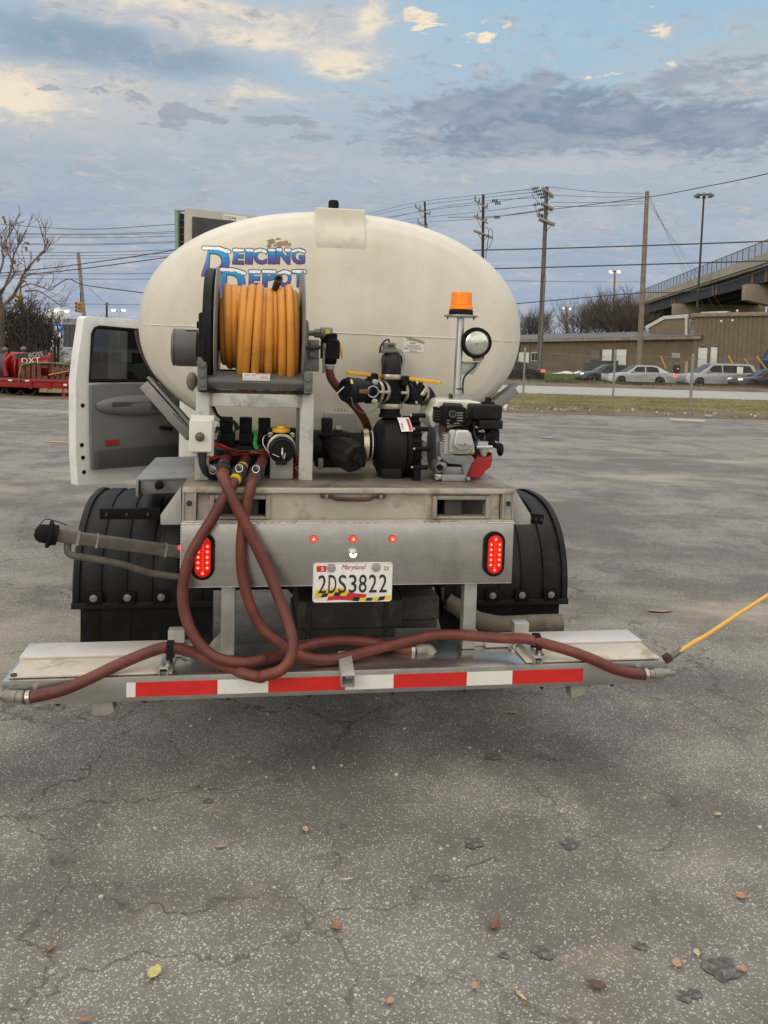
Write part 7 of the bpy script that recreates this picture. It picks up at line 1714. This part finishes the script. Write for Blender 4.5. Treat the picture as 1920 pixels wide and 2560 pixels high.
pe = [(0, 1), (1, 2), (2, 3), (3, 4), (4, 5), (0, 6), (6, 7), (7, 8), (8, 9), (0, 10), (10, 11), (11, 12), (12, 13), (2, 14), (14, 15), (15, 16), (2, 17), (17, 18), (18, 19)]
prr = [(.17, .12), (.16, .11), (.17, .11), .06, (.085, .10), (.075, .09), .10, .07, .05, .04, .10, .07, .05, .04, .075, .055, .045, .075, .055, .045]
pr = thing('person', 'person in black jacket with a white stripe and dark trousers, walking behind the silver sedan', 'person', (X0, Y0, Z0))
pm = bpy.data.materials.new('skin_and_trousers')
body = skin_mesh('body', [(X0 + a, Y0 + b, Z0 + c) for a, b, c in pv], pe, prr, 0, mat('dark_trousers', (.02, .022, .03), .8), pr)
jk = skin_mesh('jacket', [(X0 + a, Y0 + b, Z0 + c) for a, b, c in (pv[0], pv[1], pv[2], pv[3], pv[14], pv[15], (.215, -.09, .97), pv[17], pv[18], (-.225, -.13, .98))], [(0, 1), (1, 2), (2, 3), (2, 4), (4, 5), (5, 6), (2, 7), (7, 8), (8, 9)], [(.20, .15), (.19, .14), (.20, .14), .075, .095, .075, .06, .095, .075, .06], 0, mat('black_jacket', (.014, .015, .018), .8), pr)
build('jacket_stripe', MB().box(X0 - .02, X0 + .14, Y0 - .165, Y0 - .145, Z0 + 1.16, Z0 + 1.24), PAPER, jk)
build('face', MB().ball((X0 - .01, Y0 - .05, Z0 + 1.62), (.078, .075, .11), 12, 10), mat('skin_tone', (.30, .19, .14), .6), pr)
build('hair', MB().ball((X0, Y0 + .0, Z0 + 1.66), (.092, .10, .105), 12, 10), mat('dark_hair', (.015, .013, .012), .7), pr)

# ================================================================== LEFT SIDE: TRAILER WITH PLOWS
ZF['b'] = (0, 500, 3.770)
def B_(x, y, Y): return at(x / 3.77, 500 + y / 3.77, Y)
REDT = mat('red_trailer_paint', (.30, .012, .014), .4, .05, .15, 2, dirt=(.10, .02, .02), da=.5, ds=3)
TY = 24.6
tr_ = thing('trailer', 'red flatbed trailer with tandem wheels parked at the far edge of the lot', 'trailer', (-11, TY + 1, 0))
zb1, zb0 = B_(300, 1695, TY).z, B_(300, 1795, TY).z; xr_ = B_(760, 1700, TY).x
build('side_rail', MB().box(-18, xr_, TY, TY + .12, zb0 + .08, zb1).box(-18, xr_, TY - .05, TY - .001, zb1 - .06, zb1 + .02), REDT, tr_, bevel=.015)
build('side_rail', MB().box(-18, xr_, TY + 2.3, TY + 2.42, zb0 + .08, zb1), REDT, tr_)
build('bed', MB().box(-18, xr_, TY + .121, TY + 2.299, zb1 - .10, zb1 - .02), mat('wood_bed', (.07, .05, .04), .9), tr_)
m = MB()
for x in (290, 470, 640): p = B_(x, 1750, TY); m.prism([(p.x - .05, TY - .06, zb1 - .03), (p.x + .05, TY - .06, zb1 - .03), (p.x + .05, TY - .02, zb0 + .05), (p.x - .05, TY - .02, zb0 + .05)], (0, .05, 0))
build('stake_pocket', m, REDT, tr_)
for x in (95, 255): p = B_(x, 1705, TY - .06); build('reflector', MB().box(p.x - .06, p.x + .06, TY - .058, TY - .0515, zb1 - .05, zb1 - .005), TAPEW, tr_)
p = B_(615, 1770, TY - .06); build('reflector', MB().box(p.x - .05, p.x + .05, TY - .07, TY - .005, zb0 + .17, zb0 + .23), TAPEW, tr_)
for x in (-20, 145, 285):
    p = B_(x, 1810, TY + .3); rr = .27
    t = build('wheel', MB().lathe([(0, .18), (0, rr * .93), (.04, rr), (.18, rr), (.22, rr * .9), (.22, .1)], (p.x, TY + .15, rr), (0, 1, 0), 24), TYR, tr_)
    build('rim', MB().lathe([(.03, .19), (.05, .16), (.05, .05)], (p.x, TY + .12, rr), (0, 1, 0), 16), RIMM, t)
for x in (430, 620): p = B_(x, 1810, TY); build('hub_reflector', MB().lathe([(0, .07), (.03, .06)], (p.x, TY - .0, zb0 + .02), (0, -1, 0), 14), mat('copper_disc', (.35, .2, .14), .5), tr_)
p = B_(595, 1850, TY); build('jack_leg', MB().box(p.x - .05, p.x + .05, TY + .05, TY + .15, .02, zb0 + .1), REDT, tr_)
build('axle_beam', MB().box(-18, xr_ - .3, TY + .4, TY + 2.0, .34, zb0 + .07), DSTEEL, tr_)
# plow 1 with black rubber flap and lettering
PYL = TY + .7
pw = thing('snow_plow', 'red snow plow blade with black rubber flap and white lettering strapped on the trailer', 'snow plow', (B_(270, 1650, PYL).x, PYL, zb1), 'snow plows on the trailer')
x0, x1 = B_(50, 1600, PYL).x, B_(465, 1600, PYL).x; zt_p, zb_p = B_(300, 1440, PYL).z, zb1 + .0
cvp = [(.0, .0), (-.10, .15), (-.13, .35), (-.10, .55), (.0, .72), (.12, .80)]
hp_ = (zt_p - zb_p) / .80
build('moldboard', MB().grid(lambda a, b: V((x0 + (x1 - x0) * a, PYL + cr([(y, z, 0) for y, z in cvp], 2)[int(round(b * 10))].x + (.25 * (1 - a) ** 3), zb_p + .01 + hp_ * cr([(y, z, 0) for y, z in cvp], 2)[int(round(b * 10))].y)), 14, 11), REDT, pw, smooth=60)
m = MB()
for t in (0, .25, .5, .75, 1.0): x = x0 + (x1 - x0) * t; m.prism([(x - .02, PYL + y + .0, zb_p + .01 + hp_ * z) for y, z in cvp] + [(x - .02, PYL + .3, zb_p + .6 * hp_), (x - .02, PYL + .3, zb_p + .05)], (.04, 0, 0))
build('blade_rib', m, REDT, pw)
build('end_curl', MB().tube(cr([B_(110, 1460, PYL - .15), B_(60, 1510, PYL - .15), B_(45, 1580, PYL - .15), B_(60, 1660, PYL - .15)], 5), .07, 8), REDT, pw)
fp4 = [B_(x, y, PYL - .2) for x, y in ((130, 1455), (440, 1410), (450, 1462), (160, 1502))]
flp = build('rubber_flap', MB().prism(fp4, (0, .03, 0)), mat('faded_black_rubber', (.035, .036, .038), .7), pw)
t = text_mb('BOSS', .44, .13, .01); ang = math.atan2(fp4[1].z - fp4[0].z, fp4[1].x - fp4[0].x); c_ = B_(342, 1475, PYL - .21)
t.xf(Matrix.Translation(c_ + V((0, -.012, 0))) @ Matrix.Rotation(-ang, 4, 'Y')); build('flap_lettering', t, mat('grey_lettering', (.38, .38, .38), .6), flp, smooth=0)
t = text_mb('DXT', .56, .16, .0); c_ = B_(295, 1535, PYL - .19); t.xf(Matrix.Translation(c_ + V((0, -.012, 0))) @ Matrix.Rotation(-ang * .5, 4, 'Y')); build('blade_lettering', t, PAPER, pw, smooth=0)
for x, y, lab in ((45, 1412, 'l'), (222, 1405, 'r')): 
    c_ = B_(x, y, PYL + .4); hl_ = build('plow_lamp', MB().ball(c_, (.10, .08, .085), 12, 8).cyl(c_ - V((0, 0, .5)), c_, .03, 8), mat('grey_lamp_shell', (.12, .125, .13), .5), pw)
WDE = mat('brown_slat', (.13, .055, .035), .8, 0, .4, 6)
for x0_, x1_, lab in ((200, 440, 'brown slatted crate tied before the lettered plow blade'), (478, 650, 'brown slatted crate on the trailer bed nearest the truck door')):
    a, b = B_(x0_, 1650, TY + .25), B_(x1_, 1548, TY + .25)
    o = thing('slatted_crate', lab, 'crate', ((a.x + b.x) / 2, TY + .3, zb1), 'crates on the trailer'); ns = int((b.x - a.x) / .16)
    sl2 = MB()
    for i in range(ns): sl2.box(a.x + i * .16, a.x + i * .16 + .11, TY + .25, TY + .29, zb1 + .002, b.z - .001)
    build('slat', sl2, WDE, o); build('rail', MB().box(a.x, b.x, TY + .292, TY + .34, b.z - .12, b.z - .02).box(a.x, b.x, TY + .292, TY + .34, zb1 + .03, zb1 + .12).box(a.x, b.x, TY + .25, TY + 1.1, b.z, b.z + .03), WDE, o)
GST = mat('green_strap', (.06, .22, .07), .6)
tag(build('ratchet_strap', MB().tube(cr([B_(x, y, TY - .07 + .3 * (y < 1600)) for x, y in ((175, 1715), (185, 1620), (205, 1555), (260, 1545), (340, 1530))], 5), .022, 5), GST), 'green ratchet strap hanging over the trailer rail', 'strap')
tag(build('ratchet_strap', MB().tube(cr([B_(x, y, TY + .2) for x, y in ((350, 1538), (450, 1535), (540, 1540), (650, 1552))], 5), .02, 5), GST), 'green ratchet strap lying along the crate tops', 'strap')
tag(build('ratchet_strap', MB().tube([B_(460, 1650, TY + .2), B_(650, 1612, TY + .2)], .022, 5), mat('orange_strap', (.55, .2, .05), .6)), 'orange strap across the crate nearest the door', 'strap')
p2w = thing('snow_plow', 'second snow plow, dark blue grey, cut off at the left edge of the trailer', 'snow plow', (B_(0, 1650, PYL).x, PYL + .3, zb1), 'snow plows on the trailer')
a = B_(10, 1560, PYL + .1); build('moldboard', MB().grid(lambda s_, b: V((a.x - 1.6 + 1.75 * s_, PYL + .1 - .15 * math.sin(PI * b), zb1 + .005 + .75 * b)), 6, 8), mat('blue_grey_plow', (.05, .06, .075), .6), p2w, smooth=60)
build('blade_rib', MB().box(a.x - .3, a.x - .25, PYL + .1, PYL + .4, zb1 + .01, zb1 + .7), DSTEEL, p2w)

# ---- car beyond the trailer, grey building and its pale wall, sign, lamps
car(112, 33.0, VAN, (.40, .42, .44), 'silver parked car seen over the trailer beside the truck door', 'parked_van', grp=None, sz=.86)
gbm = mat('grey_panel_wall', (.065, .072, .085), .7, .1, .06, .5); pal = mat('pale_block_wall', (.42, .44, .48), .8, 0, .06, .5)
BY2 = 75
o = thing('grey_building', 'dark grey panelled building behind the blue sign, with a pale lower wall', 'building', (-34, BY2, 0))
a, b = B_(240, 1375, BY2), B_(1500, 1195, BY2)
build('upper_wall', MB().box(a.x, b.x, BY2, BY2 + 8, a.z, b.z), gbm, o); build('lower_wall', MB().box(a.x, b.x, BY2 - .3, BY2 + 8, -.2, a.z - .002), pal, o)
build('parapet_rail', MB().box(a.x, b.x, BY2 - .1, BY2 - .002, b.z + .05, b.z + .5), mat('grey_parapet', (.22, .23, .24), .7), o); w_ = MB()
for i in range(24): w_.box(a.x + i * 2, a.x + i * 2 + .04, BY2 - .03, BY2 - .002, a.z + .1, b.z - .1)
build('panel_seam', w_, INK, o)
SY = 48
a, b = B_(484, 1268, SY), B_(575, 1166, SY); o = thing('pylon_sign', 'blue and black roadside pylon sign on two posts', 'sign', ((a.x + b.x) / 2, SY, 0))
build('blue_panel', MB().box(a.x, b.x, SY, SY + .3, a.z, b.z), mat('lit_blue_panel', (.02, .15, .45), .4, emit=(.02, .22, .62), es=.35), o, bevel=.03)
c2 = B_(512, 1300, SY); build('black_panel', MB().box(c2.x, b.x, SY, SY + .28, c2.z, a.z - .002), BLK, o)
m = MB()
for x, y, w in ((500, 1205, 60), (505, 1250, 58)): 
    for i in range(5): q = B_(x + i * w / 5, y, SY); m.box(q.x, q.x + .11, SY - .02, SY - .003, q.z - .13, q.z + .1 - .06 * (i % 2))
build('panel_graphics', m, PAPER, o); m = MB()
for i in range(5): q = B_(508 + i * 12, 1282, SY); m.box(q.x, q.x + .10, SY - .02, SY - .003, q.z - .07, q.z + .07 - .04 * (i % 2))
build('price_digits', m, PAPER, o)
for x, m_ in ((500, PAPER), (518, BLK), (548, BLK)): q = B_(x, 1310, SY + .15); build('post', MB().cyl((q.x, SY + .15, -.1), (q.x, SY + .15, c2.z + .2 if m_ is BLK else a.z + 1.2), .07, 8), m_, o)
q = B_(540, 1130, 95); tag(build('dome', MB().ball(q + V((0, 0, -.6)), (1.9, 1.9, 2.0), 24, 14).cyl((q.x, 95, 0), (q.x, 95, q.z), 1.0, 16), mat('white_dome', (.62, .64, .66), .5)), 'white rounded dome standing behind the blue sign', 'dome')
def twin_lamp(x, ytop, heads, Y, label):
    t_ = B_(x, ytop, Y); o = thing('street_lamp', label, 'street lamp', (t_.x, Y, 0), 'white parking lot lamps')
    build('mast', MB().cyl((t_.x, Y, -.1), t_, .10, 8), mat('white_mast', (.55, .56, .58), .5), o)
    for hx_, hy_ in heads:
        h_ = B_(hx_, hy_, Y); build('arm', MB().tube([t_ - V((0, 0, .1)), h_], .03, 6), GSTEEL, o); build('lamp_head', MB().cbox(h_, (.25, .22, .13)), WHL, o, bevel=.03)
twin_lamp(585, 1045, ((535, 1047), (630, 1048)), 60, 'white twin headed lot lamp right above the blue sign')
twin_lamp(1120, 1045, ((1072, 1040), (1165, 1040)), 62, 'white twin headed lot lamp above the open truck door')
def signal(x0, y0, x1, y1, Y, label):
    a, b = B_(x0, y1, Y), B_(x1, y0, Y); o = thing('traffic_light', label, 'traffic light', ((a.x + b.x) / 2, Y, a.z), 'yellow traffic lights')
    ym = mat('signal_yellow', (.42, .22, .05), .5); cx = (a.x + b.x) / 2; w = (b.x - a.x) * .32; build('housing', MB().box(cx - w, cx + w, Y, Y + .3, a.z, b.z), ym, o, bevel=.04)
    for k in range(3):
        z_ = a.z + (b.z - a.z) * (k + .5) / 3; build('visor', MB().band((cx - w * .3, Y - .12, z_), (-.6, -1, 0), w * .75, w * .9, .26, 16), ym, o); build('lens', MB().lathe([(0, w * .7), (.02, w * .6)], (cx, Y - .002, z_), (0, -1, 0), 14), BLK, o)
    build('span_hanger', MB().cyl((cx, Y + .15, b.z), (cx, Y + .15, b.z + .5), .03, 6), DSTEEL, o)
signal(722, 962, 775, 1060, 42, 'yellow traffic light beside the leaning pole'); signal(158, 888, 205, 1015, 40, 'yellow traffic light half hidden among the bare branches')
pole(195.5, 632, 211, 800, 44, .11, .09, mat('pale_grey_pole', (.23, .20, .19), .9, 0, .2, 2), 'leaning thin grey pole above the open truck door')
pole(266.6, 756, 267, 792, 120, .16, .14, WOODD, 'small distant pole with crossarms over the truck door', ((264, 758, 271, 756, 0, ()), (264, 764, 271, 762, 0, ())))
# overhead wires at left
G4 = 'overhead wires crossing the left sky'
for y0, ym, y1, r in ((215, 275, 230, .020), (310, 322, 297, .016), (325, 330, 312, .014), (350, 352, 340, .016), (410, 415, 390, .015), (420, 425, 402, .015), (488, 495, 468, .015), (520, 525, 500, .014), (556, 552, 525, .013), (690, 694, 686, .015), (742, 745, 740, .014), (985, 980, 985, .014)):
    wire([(-60, 500 + (y0 - 8) / 3.77, 52), (200, 500 + ym / 3.77, 52), (437, 500 + y1 / 3.77, 52), (800, 500 + (y1 - 60) / 3.77, 52)], r, 'thin overhead wire crossing the left sky behind the billboard', G4)
wire([(-80, 500 + 720 / 3.77, 33), (72, 500 + 662 / 3.77, 33), (200, 500 + 605 / 3.77, 33), (437, 500 + 470 / 3.77, 33), (760, 500 + 230 / 3.77, 33)], .020, 'thick rising cable at left, upper of two', None)
wire([(-80, 500 + 735 / 3.77, 33), (72, 500 + 698 / 3.77, 33), (200, 500 + 650 / 3.77, 33), (417, 500 + 540 / 3.77, 33), (760, 500 + 345 / 3.77, 33)], .020, 'thick rising cable at left, lower of two', None)
wire([(132, 500 + 828 / 3.77, 43), (170, 500 + 745 / 3.77, 43), (203, 500 + 795 / 3.77, 43.6), (265, 500 + 832 / 3.77, 43), (358, 500 + 876 / 3.77, 42), (480, 500 + 960 / 3.77, 40)], .028, 'bundled service cable looping from the leaning pole', None)
wire([(222, 500 + 830 / 3.77, 43.6), (262, 500 + 970 / 3.77, 70)], .012, 'faint stay wire running down from the leaning pole', None)

# ---- billboard behind the tank
ZF['c'] = (0, 480, 2.592)
def C_(x, y, Y): return at(x / 2.592, 480 + y / 2.592, Y)
BBY = 40
o = thing('billboard', 'double sided billboard with white frame and green edge rising behind the tank', 'billboard', (C_(1230, 300, BBY).x, BBY, 0))
A1 = C_(1200, 103, BBY); dv = V((1.0, .55, 0)); ln = 9.5; zb = C_(1240, 420, BBY).z - .5
far = A1 + dv.normalized() * ln
build('frame', MB().prism([A1, far, V((far.x, far.y, zb)), V((A1.x, A1.y, zb))], (-.1, .25, 0)), mat('white_frame', (.52, .50, .47), .6, 0, .06, 1), o)
nrm = V((dv.y, -dv.x, 0)).normalized()
pc = mat('dark_poster', (.055, .05, .065), .4, 0, .5, .8)
build('poster', MB().prism([A1 + dv.normalized() * .35 + nrm * .02 + V((0, 0, -.38)), far + nrm * .02 + V((0, 0, -.38)), V((far.x, far.y, zb + .4)) + nrm * .02, V((A1.x, A1.y, zb + .4)) + dv.normalized() * .35 + nrm * .02], nrm * .02), pc, o)
t = text_mb('CLEAR', .62, .15, .005); c_ = A1 + dv.normalized() * 2.25 + nrm * .045 + V((0, 0, -.32)); aa = math.atan2(dv.y, dv.x)
pb_ = build('name_board', MB().prism([A1 + dv.normalized() * 1.9 + nrm * .01 + V((0, 0, -.36)), A1 + dv.normalized() * 3.1 + nrm * .01 + V((0, 0, -.36)), A1 + dv.normalized() * 3.1 + nrm * .01 + V((0, 0, -.10)), A1 + dv.normalized() * 1.9 + nrm * .01 + V((0, 0, -.10))], nrm * .03), PAPER, o)
t.xf(Matrix.Translation(c_) @ Matrix.Rotation(aa, 4, 'Z')); build('name_lettering', t, INK, pb_, smooth=0)
g0 = C_(1130, 112, BBY); GRE = mat('pale_green_edge', (.25, .40, .33), .6)
build('green_edge', MB().prism([g0, g0 + V((.12, .1, 0)), V((g0.x + .2, g0.y + .1, zb)), V((g0.x + .08, g0.y, zb))], (0, 1.2, 0)), GRE, o)
build('back_panel', MB().prism([g0 + V((.14, .5, -.1)), A1 + V((-.06, .5, -.2)), V((A1.x - .06, A1.y + .5, zb)), V((g0.x + .2, g0.y + .5, zb))], (0, .1, 0)), mat('dark_back', (.028, .032, .035), .7), o)
m = MB()
for i in range(9): m.box(g0.x + .2, A1.x - .08, g0.y + .40, g0.y + .49, A1.z - .55 - .35 * i, A1.z - .50 - .35 * i)
build('back_slat', m, GSTEEL, o); build('top_strut', MB().tube([g0 + V((.1, .2, -.05)), A1 + V((0, .2, -.1))], .04, 6), GSTEEL, o)
build('post', MB().cyl((A1.x + 3, BBY + 2, -.2), (A1.x + 3, BBY + 2, zb), .4, 14), DSTEEL, o)

# ---- bare tree, vine-covered bush at left
TBY = 29
o = thing('bare_tree', 'bare tree with reddish twigs and a few dead leaves at the left edge', 'tree', (at(4, 880, TBY).x, TBY, 0))
tb_ = at(3, 875, TBY); g_ = random.Random(31)
build('trunk', MB().tube(cr([V((tb_.x, TBY, -.2)), at(4, 830, TBY), at(5, 790, TBY), at(1, 750, TBY), at(-12, 690, TBY)], 5), [.125 - .0035 * i for i in range(21)], 10), BARK, o)
mb = MB()
def limb(pts, r, kids=5, lv=2, ln=.55):
    P = cr([B_(x, y, TBY + d_) for x, y, d_ in pts], 5); mb.tube(P, [r * (1 - .75 * i / (len(P) - 1)) for i in range(len(P))], 6, cap=False)
    for k in range(kids):
        i = g_.randrange(len(P) // 4, len(P) - 1); d_ = (P[i + 1] - P[i]).normalized()
        branchy(mb, P[i], (d_ + V((g_.uniform(-1, 1), g_.uniform(-.7, .7), g_.uniform(-.5, 1.1)))).normalized(), ln * g_.uniform(.6, 1.2), r * .38, lv, g_, .5, .1, 3)
limb([(15, 1000, 0), (110, 920, 0), (180, 800, -.2), (210, 720, -.2), (280, 620, -.3), (370, 520, -.3), (430, 450, -.3), (448, 360, -.3)], .060, 9)
limb([(5, 900, 0), (60, 780, .2), (110, 640, .3), (130, 520, .3), (180, 420, .3), (255, 280, .3)], .050, 9)
limb([(0, 860, 0), (70, 790, -.3), (130, 690, -.3), (100, 560, -.4), (60, 420, -.4), (110, 230, -.4)], .045, 9)
limb([(-10, 700, 0), (30, 570, .2), (20, 450, .2), (90, 330, .2)], .045, 8)
limb([(190, 830, 0), (280, 790, -.4), (380, 820, -.4), (470, 830, -.4), (510, 690, -.4)], .028, 6, 2, .4)
limb([(240, 860, 0), (350, 855, -.2), (450, 910, -.2), (560, 990, -.2), (600, 1010, -.2)], .030, 6, 2, .6)
limb([(210, 740, 0), (300, 700, -.2), (400, 710, -.2), (490, 690, -.2)], .022, 5, 2, .6)
limb([(150, 850, 0), (220, 760, 0), (290, 860, 0), (330, 930, 0)], .022, 6, 2, .6)
build('crown', mb, mat('pale_red_twigs', (.15, .105, .095), .9, 0, .3, 3), o, smooth=0)
lv_ = MB()
for x, y in ((240, 405), (225, 425), (262, 395), (248, 440), (40, 410), (50, 430), (128, 575), (150, 590), (20, 160), (40, 190), (100, 620), (370, 510), (355, 545)):
    for k in range(3):
        p = B_(x + g_.uniform(-14, 14), y + g_.uniform(-16, 16), TBY - .3); s_ = g_.uniform(.04, .09); lv_.raw([p, p + V((s_, g_.uniform(-.04, .04), -s_ * .4)), p + V((s_ * .4, 0, -s_ * 1.5)), p + V((-s_ * .3, 0, -s_ * .7))], [(0, 1, 2, 3)])
build('dead_leaves', lv_, mat('dead_leaf', (.15, .12, .06), .8, 0, .4, 8), o, smooth=0)
o = thing('vine_bush', 'dark tangled leafless bush draped in dead vines behind the trailer', 'bush', (at(70, 880, TBY + 2).x, TBY + 2, 0))
mb = MB(); lf2 = MB()
c0, c1 = at(8, 870, TBY + 2).x, at(116, 870, TBY + 2).x
for k in range(95):
    x = g_.uniform(c0, c1); y = TBY + 2 + g_.uniform(-.8, .8); top = B_(0, 0, TBY + 2)
    t = (x - c0) / (c1 - c0); hmax = at(60, (770, 785, 745, 790)[min(3, int(t * 4))] + g_.uniform(-5, 40), TBY + 2).z
    P = [V((x, y, 0)), V((x + g_.uniform(-.3, .3), y, hmax * .4)), V((x + g_.uniform(-.4, .4), y + g_.uniform(-.3, .3), hmax * .8)), V((x + g_.uniform(-.5, .6), y, hmax)), V((x + g_.uniform(-.7, .9), y, hmax - g_.uniform(.1, .9)))]
    mb.tube(cr(P, 4), [.03 * (1 - .05 * i) for i in range(17)], 4, cap=False)
    branchy(mb, P[2], V((g_.uniform(-.8, .8), g_.uniform(-.5, .5), .5)), .8, .014, 2, g_, .6, -.1, 3); branchy(mb, P[1], V((g_.uniform(-1, 1), g_.uniform(-.5, .5), .2)), .7, .014, 2, g_, .6, -.2, 3)
    for q in range(38):
        r_ = g_.random(); i = 1 + int(r_ * 2.99); p = P[min(i, 3)].lerp(P[min(i + 1, 4)], g_.random()) + V((g_.uniform(-.25, .25), g_.uniform(-.3, .3), g_.uniform(-.5, .1))); s_ = g_.uniform(.02, .05)
        lf2.raw([p, p + V((s_, 0, -s_ * .5)), p + V((s_ * .2, 0, -s_ * 3))], [(0, 1, 2)])
build('stems', mb, mat('dark_vine_stems', (.06, .046, .038), .9, 0, .4, 3), o, smooth=0); build('dead_vines', lf2, mat('dead_vine', (.055, .042, .034), .9, 0, .5, 2), o, smooth=0)
# far skyline so the lot does not run out to a bare horizon
for i, (u0, u1, vt, Y) in enumerate(((220, 330, 788, 140), (120, 200, 812, 130))):
    bush_tree(u0, u1, vt, 850, Y, ('distant bare trees above the truck door', 'distant low bare tree over the grey building roof')[i], 40 + i, 8, 3, BARKL, 'distant bare trees at left', 3)
tag(blades('far_wood', 6000, -420, 420, 330, 365, 2.5, 7.5, mat('far_bare_wood', (.12, .105, .10), .95, 0, .3, .05, spec=.05), lambda x, y: 0.0, 9, 1.1), 'low far-off bare wood along the horizon', 'wood')
